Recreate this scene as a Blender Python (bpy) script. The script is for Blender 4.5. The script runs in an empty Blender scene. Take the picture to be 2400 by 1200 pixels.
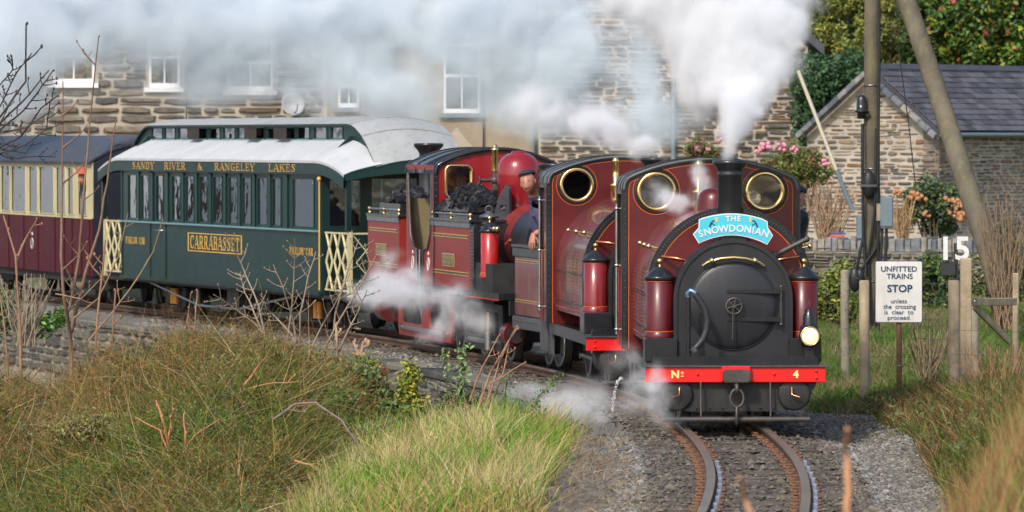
import bpy, math, random
import numpy as np
from mathutils import Vector, Matrix, Euler, noise
from mathutils.geometry import tessellate_polygon

random.seed(7); RNG = np.random.default_rng(7)
scene = bpy.context.scene
COL = scene.collection
R = math.radians
PI = math.pi

# ------------------------------------------------------------------ camera, sky, sun, exposure
CZ = 2.27
cam_d = bpy.data.cameras.new("camera"); cam = bpy.data.objects.new("camera", cam_d); COL.objects.link(cam)
cam_d.lens = 180; cam_d.sensor_width = 36; cam_d.clip_start = 0.5; cam_d.clip_end = 3000
cam.location = (0, 0, CZ); cam.rotation_euler = (R(90 - 1.3128), 0, 0)
cam_d.dof.use_dof = True; cam_d.dof.focus_distance = 41.0; cam_d.dof.aperture_fstop = 8.0
scene.camera = cam
SUN_EL, SUN_AZ = R(42), R(-27)      # azimuth measured from straight behind the camera, negative = from the left
sd = Vector((math.sin(SUN_AZ) * math.cos(SUN_EL), -math.cos(SUN_AZ) * math.cos(SUN_EL), math.sin(SUN_EL)))
w = bpy.data.worlds.new("World"); scene.world = w; w.use_nodes = True
nt = w.node_tree; nt.nodes.clear()
sky = nt.nodes.new("ShaderNodeTexSky"); sky.sky_type = 'NISHITA'; sky.sun_disc = False
sky.sun_elevation = SUN_EL; sky.sun_rotation = math.atan2(sd.x, sd.y)
sky.air_density = 1.0; sky.dust_density = 2.5; sky.ozone_density = 1.0
bg = nt.nodes.new("ShaderNodeBackground"); bg.inputs[1].default_value = 0.15
wo = nt.nodes.new("ShaderNodeOutputWorld")
nt.links.new(sky.outputs[0], bg.inputs[0]); nt.links.new(bg.outputs[0], wo.inputs[0])
sl = bpy.data.lights.new("sun", 'SUN'); sl.energy = 2.3; sl.angle = R(3.0); sl.color = (1.0, 0.95, 0.88)
so = bpy.data.objects.new("sun", sl); COL.objects.link(so)
so.rotation_euler = (-sd).to_track_quat('-Z', 'Y').to_euler()
scene.view_settings.view_transform = 'Standard'; scene.view_settings.look = 'None'
scene.view_settings.exposure = 0.33; scene.view_settings.gamma = 1.0; scene.view_settings.use_curve_mapping = False
cy = scene.cycles
cy.use_denoising = True; cy.max_bounces = 12; cy.diffuse_bounces = 3; cy.glossy_bounces = 3
cy.transmission_bounces = 6; cy.transparent_max_bounces = 16; cy.volume_bounces = 8
cy.volume_step_rate = 2.0; cy.volume_max_steps = 256
cy.use_adaptive_sampling = True; cy.adaptive_threshold = 0.02
cy.caustics_reflective = False; cy.caustics_refractive = False; cy.sample_clamp_indirect = 6

def P(px, py, d):
    """world point seen at photograph pixel (px, py) at depth d"""
    return Vector(((px - 1200) * d / 12000.0, d, CZ + (325 - py) * d / 12000.0))

# ------------------------------------------------------------------ materials
MATS = {}
def mat(name, col, rough=0.6, metal=0.0, var=0.15, scale=6.0, bump=0.0, bscale=40.0, coat=0.0, spec=0.5, rnd=0.0, attr=False, streak=0.0, dirt=None, emit=0.0):
    if name in MATS: return MATS[name]
    m = bpy.data.materials.new(name); m.use_nodes = True; MATS[name] = m
    n, l = m.node_tree.nodes, m.node_tree.links
    b = n["Principled BSDF"]
    b.inputs["Roughness"].default_value = rough; b.inputs["Metallic"].default_value = metal
    b.inputs["Coat Weight"].default_value = coat; b.inputs["Coat Roughness"].default_value = 0.08
    b.inputs["Specular IOR Level"].default_value = spec
    tc = n.new("ShaderNodeTexCoord")
    if attr:
        a = n.new("ShaderNodeAttribute"); a.attribute_name = "Col"; c_out = a.outputs[0]
    else:
        c = n.new("ShaderNodeRGB"); c.outputs[0].default_value = (*col, 1); c_out = c.outputs[0]
    def mul(src, fac_socket, lo, hi):
        mr = n.new("ShaderNodeMapRange"); mr.inputs[3].default_value = lo; mr.inputs[4].default_value = hi
        l.new(fac_socket, mr.inputs[0])
        mm = n.new("ShaderNodeMix"); mm.data_type = 'RGBA'; mm.blend_type = 'MULTIPLY'; mm.inputs[0].default_value = 1
        l.new(src, mm.inputs[6]); l.new(mr.outputs[0], mm.inputs[7]); return mm.outputs[2]
    if var > 0:
        t = n.new("ShaderNodeTexNoise"); t.inputs["Scale"].default_value = scale; t.inputs["Detail"].default_value = 5
        l.new(tc.outputs["Object"], t.inputs["Vector"])
        c_out = mul(c_out, t.outputs[0], 1 - 2.2 * var, 1 + 2.2 * var)
        rr = n.new("ShaderNodeMapRange"); rr.inputs[3].default_value = max(0.02, rough - 0.12); rr.inputs[4].default_value = min(1, rough + 0.12)
        l.new(t.outputs[0], rr.inputs[0]); l.new(rr.outputs[0], b.inputs["Roughness"])
    if rnd > 0:
        oi = n.new("ShaderNodeObjectInfo"); c_out = mul(c_out, oi.outputs["Random"], 1 - rnd, 1 + rnd)
    if dirt is not None or streak > 0:
        mp = n.new("ShaderNodeMapping"); mp.inputs["Scale"].default_value = (9, 9, 1.0)
        l.new(tc.outputs["Object"], mp.inputs[0])
        t2 = n.new("ShaderNodeTexNoise"); t2.inputs["Scale"].default_value = 1.6; t2.inputs["Detail"].default_value = 6; t2.inputs["Roughness"].default_value = .65
        l.new(mp.outputs[0], t2.inputs["Vector"])
        mr = n.new("ShaderNodeMapRange"); mr.inputs[1].default_value = .5; mr.inputs[2].default_value = .75
        mr.inputs[3].default_value = 0; mr.inputs[4].default_value = streak if streak > 0 else .5
        l.new(t2.outputs[0], mr.inputs[0])
        mm = n.new("ShaderNodeMix"); mm.data_type = 'RGBA'; l.new(mr.outputs[0], mm.inputs[0]); l.new(c_out, mm.inputs[6])
        mm.inputs[7].default_value = (*(dirt or (.1, .09, .08)), 1); c_out = mm.outputs[2]
    if bump > 0:
        t3 = n.new("ShaderNodeTexNoise"); t3.inputs["Scale"].default_value = bscale; t3.inputs["Detail"].default_value = 4
        l.new(tc.outputs["Object"], t3.inputs["Vector"])
        bu = n.new("ShaderNodeBump"); bu.inputs["Strength"].default_value = min(1, bump); bu.inputs["Distance"].default_value = 0.02
        l.new(t3.outputs[0], bu.inputs["Height"]); l.new(bu.outputs[0], b.inputs["Normal"])
    l.new(c_out, b.inputs["Base Color"])
    if emit > 0:
        l.new(c_out, b.inputs["Emission Color"]); b.inputs["Emission Strength"].default_value = emit
    return m

maroon = mat("maroon_paint", (.105, .007, .009), .35, var=.2, scale=3, coat=.15, streak=.45, dirt=(.055, .03, .026))
maroon2 = mat("light_maroon_paint", (.26, .026, .022), .4, var=.2, scale=3, coat=.10, streak=.4, dirt=(.15, .05, .04), spec=.3)  # maroon lightened in the base colour for sides that look lit
tankred = mat("tank_side_paint", (.17, .024, .028), .22, var=.25, scale=3, coat=.5, streak=.8, dirt=(.28, .20, .20))
red = mat("buffer_red", (.78, .012, .01), .4, var=.06, scale=4, coat=.1)
potred = mat("bright_red_paint", (.42, .014, .012), .26, var=.07, coat=.4)
black = mat("black_paint", (.013, .014, .017), .3, var=.25, scale=5, coat=.3, streak=.25, dirt=(.05, .05, .055))
frameblk = mat("oily_black_frame", (.022, .021, .02), .55, var=.4, scale=6, streak=.4, dirt=(.07, .055, .045))
smokebox = mat("smokebox_graphite", (.017, .018, .022), .42, var=.25, scale=3, streak=.35, dirt=(.045, .045, .048), bump=.05)
greymet = mat("grey_oily_steel", (.10, .105, .115), .45, metal=.4, var=.3, scale=7, streak=.5, dirt=(.05, .045, .04))
steel = mat("bright_steel", (.5, .5, .5), .3, metal=1, var=.15)
ironm = mat("worn_iron", (.09, .082, .075), .5, metal=.5, var=.35, scale=12)
brass = mat("polished_brass", (.92, .68, .30), .16, metal=1, var=.06)
copper = mat("copper_pipe", (.75, .28, .12), .28, metal=1, var=.15)
orange = mat("orange_lining", (.62, .13, .02), .45, var=.05)
gold = mat("gold_leaf_lettering", (.72, .42, .07), .4, var=.1)
cream = mat("cream_paint", (.56, .50, .28), .45, var=.08, streak=.15, dirt=(.4, .32, .2))
cabin = mat("cab_interior_cream", (.24, .19, .10), .55, var=.15)
yellow = mat("pale_yellow_number", (.85, .72, .22), .5, var=.03)
hbblue = mat("headboard_blue", (.07, .55, .68), .4, var=.04)
hbsilver = mat("headboard_silver", (.74, .72, .76), .4, var=.05)
hbnavy = mat("headboard_navy", (.015, .05, .16), .4, var=.05)
hbamber = mat("headboard_amber", (.85, .5, .08), .4, var=.05)
green = mat("carriage_green", (.006, .034, .030), .38, var=.1, scale=3, coat=.12, streak=.25, dirt=(.025, .05, .042))
green_d = mat("carriage_green_dark", (.007, .026, .023), .35, var=.1, coat=.2)  # darker green for trim, ends and roof undersides
ledge = mat("waist_rail_highlight", (.14, .30, .32), .35, var=.1, coat=.3)  # pale blue highlight along the ledges, put into their colour
canvas = mat("roof_canvas", (.52, .53, .53), .6, var=.08, scale=2.5, bump=.3, bscale=8, streak=.4, dirt=(.34, .36, .37)); hood_m = mat("shaded_upper_canvas", (.36, .37, .36), .6, var=.12, scale=2.5, bump=.3, bscale=8, streak=.6, dirt=(.22, .23, .23))  # same canvas; upper copy painted greyer for how light falls on it
darkroof = mat("dark_carriage_roof", (.028, .031, .042), .42, var=.25, scale=2, streak=.5, dirt=(.11, .12, .15))
coachred = mat("coach_maroon", (.075, .011, .018), .5, var=.15, coat=.0, streak=.3, dirt=(.08, .03, .035), spec=.2)
inside = mat("dark_interior", (.035, .024, .018), .7, var=.2)
paletable = mat("white_linen", (.72, .71, .68), .7, var=.06)
seatred = mat("seat_moquette", (.16, .03, .03), .8, var=.1)
woodm = mat("varnished_wood", (.20, .09, .035), .5, var=.25)
orangespring = mat("orange_spring_paint", (.75, .30, .04), .45, var=.1)
coal = mat("coal", (.010, .010, .012), .5, var=.4, scale=15, spec=.4)
rust = mat("rusty_steel", (.17, .085, .045), .75, var=.35, scale=9, bump=.2)
rail_m = mat("rail_side_rust", (.14, .075, .045), .6, metal=.25, var=.35, scale=5)
railtop = mat("rail_running_surface", (.34, .28, .22), .38, metal=.7, var=.2, scale=3)
sleeper_m = mat("dark_sleeper", (.085, .07, .058), .85, var=.35, scale=7, bump=.5, bscale=18, rnd=.2)
glint_m = mat("rail_web_glint", (.26, .30, .38), .45, metal=.3, var=.15)
stone_g = mat("slate_ballast", (.17, .155, .135), .9, var=.2, rnd=.0, attr=True)
white = mat("white_paint", (.74, .74, .72), .45, var=.08, scale=12)
signwhite = mat("sign_enamel", (.80, .77, .71), .4, var=.08, scale=5, streak=.35, dirt=(.5, .45, .36))
signblue = mat("sign_navy_lettering", (.02, .06, .13), .45, var=.04)
darkgrey = mat("dark_grey_board", (.03, .03, .035), .6, var=.1)
greybox = mat("grey_cabinet_paint", (.16, .21, .24), .45, var=.1, streak=.3, dirt=(.1, .11, .1))
rubber = mat("black_rubber", (.015, .015, .017), .5, var=.2)
hose_m = mat("ribbed_hose", (.03, .03, .032), .45, var=.2)
creosote = mat("creosoted_pole", (.125, .105, .07), .85, var=.35, scale=3, bump=.5, bscale=20, streak=.7, dirt=(.20, .19, .07))
post_m = mat("weathered_post", (.46, .36, .23), .85, var=.3, scale=5, bump=.4, bscale=30, streak=.45, dirt=(.13, .11, .08))
post_g = mat("grey_weathered_post", (.27, .235, .17), .85, var=.3, scale=5, bump=.4, bscale=30, streak=.4, dirt=(.08, .08, .06))
lensm = mat("headlamp_lens", (1.0, .72, .38), .1, var=0, emit=.85)
mortar = mat("lime_mortar", (.44, .38, .305), .95, var=.24, scale=2.2, bump=.5, bscale=25, streak=.2, dirt=(.3, .25, .2))
mortar_d = mat("grey_mortar", (.34, .30, .24), .95, var=.2, scale=3, bump=.5, bscale=25)
pebble = mat("pebbledash", (.33, .27, .195), .95, var=.18, scale=2.0, bump=1, bscale=28, streak=.2, dirt=(.22, .18, .13))
render_p = mat("pale_render_patch", (.42, .36, .28), .95, var=.08, bump=.5, bscale=30)
slate = mat("roof_slate", (.088, .086, .096), .55, var=.2, scale=5, rnd=.42)
slate_d = mat("dark_slate_edge", (.06, .062, .075), .6, var=.2)
pvc = mat("white_window_frame", (.82, .82, .82), .4, var=.03)
blind = mat("tan_blind", (.50, .33, .16), .7, var=.1)
curtain = mat("net_curtain", (.6, .58, .5), .8, var=.1)
bark = mat("bark", (.10, .075, .05), .9, var=.3, bump=.4)
twig_m = mat("twig_bark", (.20, .14, .10), .8, var=.2, attr=True)
leaf_m = mat("leaf", (.1, .1, .1), .5, var=.0, attr=True, spec=.35)
grass_m = mat("grass_blade", (.1, .1, .1), .8, var=.0, attr=True, spec=.1)
skin_m = mat("skin", (.44, .20, .13), .5, var=.05)
overall = mat("navy_overall", (.085, .07, .15), .8, var=.12, scale=12, bump=.2)
darkcloth = mat("dark_cloth", (.02, .025, .04), .75, var=.15)
bluecloth = mat("blue_jacket", (.03, .16, .48), .7, var=.1)
lilac = mat("lilac_shirt", (.16, .12, .2), .75, var=.1)
hatred = mat("brick_red_hat", (.42, .10, .06), .75, var=.1)
hair_m = mat("grey_hair", (.25, .23, .21), .8, var=.1)
lip_m = mat("lip", (.35, .10, .08), .5, var=0)
eye_m = mat("eye", (.03, .025, .02), .3, var=0)

def glass_mat(nm="window_glass", base=.06, tint=(.82, .87, .87, 1)):
    m = bpy.data.materials.new(nm); m.use_nodes = True
    n, l = m.node_tree.nodes, m.node_tree.links; n.clear()
    o = n.new("ShaderNodeOutputMaterial"); mx = n.new("ShaderNodeMixShader")
    g = n.new("ShaderNodeBsdfGlossy"); g.inputs["Roughness"].default_value = .03; g.inputs[0].default_value = (.9, .95, 1, 1)
    t = n.new("ShaderNodeBsdfTransparent"); t.inputs[0].default_value = tint
    f = n.new("ShaderNodeFresnel"); f.inputs[0].default_value = 1.6
    mm = n.new("ShaderNodeMath"); mm.operation = 'MULTIPLY_ADD'; mm.inputs[1].default_value = 1.3; mm.inputs[2].default_value = base
    mm.use_clamp = True
    tx = n.new("ShaderNodeTexNoise"); tx.inputs["Scale"].default_value = 5; tx.inputs["Detail"].default_value = 1
    tc = n.new("ShaderNodeTexCoord"); l.new(tc.outputs["Object"], tx.inputs["Vector"])
    bu = n.new("ShaderNodeBump"); bu.inputs["Strength"].default_value = .12; bu.inputs["Distance"].default_value = .05
    l.new(tx.outputs[0], bu.inputs["Height"]); l.new(bu.outputs[0], g.inputs["Normal"])
    l.new(f.outputs[0], mm.inputs[0]); l.new(mm.outputs[0], mx.inputs[0]); l.new(t.outputs[0], mx.inputs[1]); l.new(g.outputs[0], mx.inputs[2])
    l.new(mx.outputs[0], o.inputs[0]); return m
glass = glass_mat(); cglass = glass_mat("carriage_glass", .30); coglass = glass_mat("coach_glass", .13); lglass = glass_mat("porthole_glass", .01, (.9, .9, .9, 1))

def stone_material(name, cols, rough=.85):
    m = bpy.data.materials.new(name); m.use_nodes = True
    n, l = m.node_tree.nodes, m.node_tree.links; b = n["Principled BSDF"]; b.inputs["Roughness"].default_value = rough
    oi = n.new("ShaderNodeObjectInfo"); at = n.new("ShaderNodeAttribute"); at.attribute_name = "Rnd"
    ad = n.new("ShaderNodeMath"); ad.operation = 'ADD'; l.new(oi.outputs["Random"], ad.inputs[0]); l.new(at.outputs["Fac"], ad.inputs[1])
    fr = n.new("ShaderNodeMath"); fr.operation = 'FRACT'; l.new(ad.outputs[0], fr.inputs[0])
    cr = n.new("ShaderNodeValToRGB"); cr.color_ramp.interpolation = 'CONSTANT'
    el = cr.color_ramp.elements
    while len(el) < len(cols): el.new(.5)
    for i, c in enumerate(cols): el[i].position = i / len(cols); el[i].color = (*c, 1)
    l.new(fr.outputs[0], cr.inputs[0])
    ge = n.new("ShaderNodeNewGeometry")
    t = n.new("ShaderNodeTexNoise"); t.inputs["Scale"].default_value = 9; t.inputs["Detail"].default_value = 5; t.inputs["Roughness"].default_value = .7
    l.new(ge.outputs["Position"], t.inputs["Vector"])
    mr = n.new("ShaderNodeMapRange"); mr.inputs[1].default_value = .3; mr.inputs[2].default_value = .7; mr.inputs[3].default_value = .6; mr.inputs[4].default_value = 1.45
    l.new(t.outputs[0], mr.inputs[0])
    mm = n.new("ShaderNodeMix"); mm.data_type = 'RGBA'; mm.blend_type = 'MULTIPLY'; mm.inputs[0].default_value = 1
    l.new(cr.outputs[0], mm.inputs[6]); l.new(mr.outputs[0], mm.inputs[7]); l.new(mm.outputs[2], b.inputs["Base Color"])
    bu = n.new("ShaderNodeBump"); bu.inputs["Strength"].default_value = .6; bu.inputs["Distance"].default_value = .02
    l.new(t.outputs[0], bu.inputs["Height"]); l.new(bu.outputs[0], b.inputs["Normal"]); return m
st_shed = stone_material("shed_rubble_stone", [(.12, .105, .09), (.19, .155, .12), (.26, .20, .14), (.10, .095, .09), (.21, .12, .06), (.15, .135, .12), (.31, .25, .18), (.13, .115, .10)])
st_house = stone_material("house_rubble_stone", [(.10, .085, .07), (.15, .125, .10), (.08, .073, .067), (.18, .15, .11), (.12, .10, .085), (.14, .10, .065)])
st_ret = stone_material("retaining_stone", [(.10, .095, .08), (.14, .13, .105), (.075, .072, .065), (.17, .155, .12), (.12, .115, .09)])
st_cop = stone_material("coping_slate", [(.20, .20, .21), (.27, .24, .19), (.15, .16, .17), (.30, .27, .22), (.10, .11, .13), (.24, .23, .22)])

# ------------------------------------------------------------------ mesh helpers
class MB:
    def __init__(s): s.v = []; s.f = []; s.sm = []; s.mi = []; s.mats = []
    def slot(s, m):
        if m not in s.mats: s.mats.append(m)
        return s.mats.index(m)
    def add(s, vs, fs, m=None, smooth=False, M=None):
        o = len(s.v)
        s.v += [tuple(M @ Vector(p)) for p in vs] if M is not None else [tuple(p) for p in vs]
        k = s.slot(m) if m is not None else 0
        for f in fs: s.f.append(tuple(i + o for i in f)); s.sm.append(smooth); s.mi.append(k)
        return s
    def box(s, x0, x1, y0, y1, z0, z1, m=None, M=None, bev=0.0):
        if bev > 0:
            b = min(bev, (x1-x0)/3, (y1-y0)/3, (z1-z0)/3)
            vs = []
            for sx, X, XX in ((0, x0, x0+b), (1, x1, x1-b)):
                for sy, Y, YY in ((0, y0, y0+b), (1, y1, y1-b)):
                    for sz, Z, ZZ in ((0, z0, z0+b), (1, z1, z1-b)):
                        vs += [(X, YY, ZZ), (XX, Y, ZZ), (XX, YY, Z)]
            idx = lambda a, b_, c, k: ((a*2+b_)*2+c)*3+k
            fs = []
            fs += [[idx(0,0,0,0), idx(0,0,1,0), idx(0,1,1,0), idx(0,1,0,0)], [idx(1,0,0,0), idx(1,1,0,0), idx(1,1,1,0), idx(1,0,1,0)]]
            fs += [[idx(0,0,0,1), idx(1,0,0,1), idx(1,0,1,1), idx(0,0,1,1)], [idx(0,1,0,1), idx(0,1,1,1), idx(1,1,1,1), idx(1,1,0,1)]]
            fs += [[idx(0,0,0,2), idx(0,1,0,2), idx(1,1,0,2), idx(1,0,0,2)], [idx(0,0,1,2), idx(1,0,1,2), idx(1,1,1,2), idx(0,1,1,2)]]
            for a in (0, 1):
                for c in (0, 1):
                    fs.append([idx(a,c,0,0), idx(a,c,1,0), idx(a,c,1,1), idx(a,c,0,1)])
                    fs.append([idx(a,0,c,0), idx(a,1,c,0), idx(a,1,c,2), idx(a,0,c,2)])
                    fs.append([idx(0,a,c,1), idx(1,a,c,1), idx(1,a,c,2), idx(0,a,c,2)])
            for a in (0, 1):
                for b_ in (0, 1):
                    for c in (0, 1): fs.append([idx(a,b_,c,0), idx(a,b_,c,1), idx(a,b_,c,2)])
            return s.add(vs, fs, m, False, M)
        vs = [(x, y, z) for x in (x0, x1) for y in (y0, y1) for z in (z0, z1)]
        return s.add(vs, [(0,1,3,2),(4,6,7,5),(0,4,5,1),(2,3,7,6),(0,2,6,4),(1,5,7,3)], m, False, M)
    def rings(s, rings, m=None, smooth=True, cap=True, closed=True):
        n = len(rings[0]); vs = [p for r in rings for p in r]; fs = []
        for i in range(len(rings)-1):
            for j in range(n if closed else n-1):
                k = (j+1) % n; fs.append((i*n+j, i*n+k, (i+1)*n+k, (i+1)*n+j))
        s.add(vs, fs, m, smooth)
        if cap:
            s.add(rings[0], [tuple(range(n))[::-1]], m); s.add(rings[-1], [tuple(range(n))], m)
        return s
    def tube(s, pts, r, n=8, m=None, smooth=True, cap=True):
        pts = [Vector(p) for p in pts]
        rr = r if hasattr(r, '__len__') else [r]*len(pts)
        rings = []; up = None
        for i, p in enumerate(pts):
            t = (pts[min(i+1, len(pts)-1)] - pts[max(i-1, 0)])
            if t.length < 1e-9: t = Vector((0, 0, 1))
            t.normalize()
            if up is None: up = t.orthogonal().normalized()
            else:
                up = (up - t*up.dot(t))
                up = up.normalized() if up.length > 1e-6 else t.orthogonal().normalized()
            b = t.cross(up)
            rings.append([p + (up*math.cos(2*PI*k/n) + b*math.sin(2*PI*k/n))*rr[i] for k in range(n)])
        return s.rings(rings, m, smooth, cap)
    def lathe(s, prof, c=(0, 0, 0), axis=(0, 0, 1), n=24, m=None, smooth=True, ring=False):
        ax = Vector(axis).normalized(); u = ax.orthogonal().normalized() if abs(ax.z) < .99 else Vector((1, 0, 0)); v = ax.cross(u); c = Vector(c)
        return s.rings([[c + ax*h + (u*math.cos(2*PI*k/n) + v*math.sin(2*PI*k/n))*max(r, 1e-4) for k in range(n)] for r, h in (list(prof)+[prof[0]] if ring else prof)], m, smooth, not ring)
    def torus(s, c, axis, Rr, r, n=32, k=8, m=None):
        ax = Vector(axis).normalized(); u = ax.orthogonal().normalized(); v = ax.cross(u); c = Vector(c)
        rg = []
        for i in range(n):
            a = 2*PI*i/n; d = u*math.cos(a)+v*math.sin(a)
            rg.append([c + d*(Rr + r*math.cos(2*PI*j/k)) + ax*r*math.sin(2*PI*j/k) for j in range(k)])
        rg.append(rg[0]); return s.rings(rg, m, True, False)
    def sphere(s, c, r, n=12, k=8, m=None, sc=(1, 1, 1), M=None):
        vs = []; fs = []
        for i in range(k+1):
            for j in range(n):
                a = PI*i/k; b = 2*PI*j/n
                vs.append((c[0]+r*sc[0]*math.sin(a)*math.cos(b), c[1]+r*sc[1]*math.sin(a)*math.sin(b), c[2]+r*sc[2]*math.cos(a)))
        for i in range(k):
            for j in range(n):
                q = (j+1) % n; fs.append((i*n+j, (i+1)*n+j, (i+1)*n+q, i*n+q))
        return s.add(vs, fs, m, True, M)
    def plate(s, outer, holes, axis, a0, a1, m=None, smooth=False, M=None):
        """2-D outline (with holes) extruded along an axis between a0 and a1"""
        def V3(p, a):
            return {'x': (a, p[0], p[1]), 'y': (p[0], a, p[1]), 'z': (p[0], p[1], a)}[axis]
        loops = [outer] + list(holes)
        tri = tessellate_polygon([[Vector((p[0], p[1], 0)) for p in lp] for lp in loops])
        flat = [p for lp in loops for p in lp]; n = len(flat)
        vs = [V3(p, a0) for p in flat] + [V3(p, a1) for p in flat]
        fs = [tuple(t) for t in tri] + [tuple(i+n for i in t)[::-1] for t in tri]
        s.add(vs, fs, m, False, M)
        o = 0; f2 = []
        for lp in loops:
            k = len(lp)
            for i in range(k):
                j = (i+1) % k; f2.append((o+i, o+j, o+j+n, o+i+n))
            o += k
        s.add(vs, f2, m, smooth, M); return s
    def build(s, name, m=None, parent=None, loc=(0, 0, 0), rot=(0, 0, 0)):
        me = bpy.data.meshes.new(name)
        me.from_pydata(s.v, [], s.f); 
        mats = s.mats if s.mats else [m]
        for q in mats: me.materials.append(q if q is not None else m)
        me.polygons.foreach_set("use_smooth", s.sm)
        if s.mats: me.polygons.foreach_set("material_index", s.mi)
        me.update()
        import bmesh
        if len(s.f) < 60000:
            bm = bmesh.new(); bm.from_mesh(me); bmesh.ops.recalc_face_normals(bm, faces=bm.faces[:]); bm.to_mesh(me); bm.free()
        o = bpy.data.objects.new(name, me); COL.objects.link(o); o.parent = parent; o.location = loc; o.rotation_euler = rot
        return o

def tag(o, label=None, cat=None, group=None, kind=None):
    if label: o["label"] = label
    if cat: o["category"] = cat
    if group: o["group"] = group
    if kind: o["kind"] = kind
    return o
def thing(name, label, cat, loc=(0, 0, 0), rz=0, group=None, kind=None):
    o = bpy.data.objects.new(name, None); COL.objects.link(o); o.location = loc; o.rotation_euler = (0, 0, rz)
    o.empty_display_size = .2
    return tag(o, label, cat, group, kind)
def dup(src, name, parent=None, loc=None, rot=None, scale=None):
    o = src.copy(); COL.objects.link(o); o.parent = parent
    if loc is not None: o.location = loc
    if rot is not None: o.rotation_euler = rot
    if scale is not None: o.scale = scale
    return o
def circle(cx, cz, r, n=32): return [(cx + r*math.cos(2*PI*i/n), cz + r*math.sin(2*PI*i/n)) for i in range(n)]
def rrect(x0, x1, z0, z1, r, n=5):
    out = []
    for cx, cz, a0 in ((x1-r, z1-r, 0), (x0+r, z1-r, 90), (x0+r, z0+r, 180), (x1-r, z0+r, 270)):
        for i in range(n+1):
            a = R(a0 + 90*i/n); out.append((cx+r*math.cos(a), cz+r*math.sin(a)))
    return out

# lettering --------------------------------------------------------
def text_obj(s, size, m, parent, M, name="lettering", ext=.003, align='CENTER', xs=1.0, bold=0.0, extra=None):
    cu = bpy.data.curves.new(name, 'FONT'); cu.body = s; cu.size = size; cu.extrude = ext; cu.align_x = align; cu.align_y = 'CENTER'
    cu.offset = bold; cu.resolution_u = 3
    if extra: cu.space_character = extra
    t = bpy.data.objects.new("tmp_text", cu); COL.objects.link(t)
    dg = bpy.context.evaluated_depsgraph_get(); me = bpy.data.meshes.new_from_object(t.evaluated_get(dg))
    bpy.data.objects.remove(t); bpy.data.curves.remove(cu)
    me.materials.clear(); me.materials.append(m); me.name = name
    me.transform(M @ Matrix.Diagonal((xs, 1, 1, 1)))
    o = bpy.data.objects.new(name, me); COL.objects.link(o); o.parent = parent; return o
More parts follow.
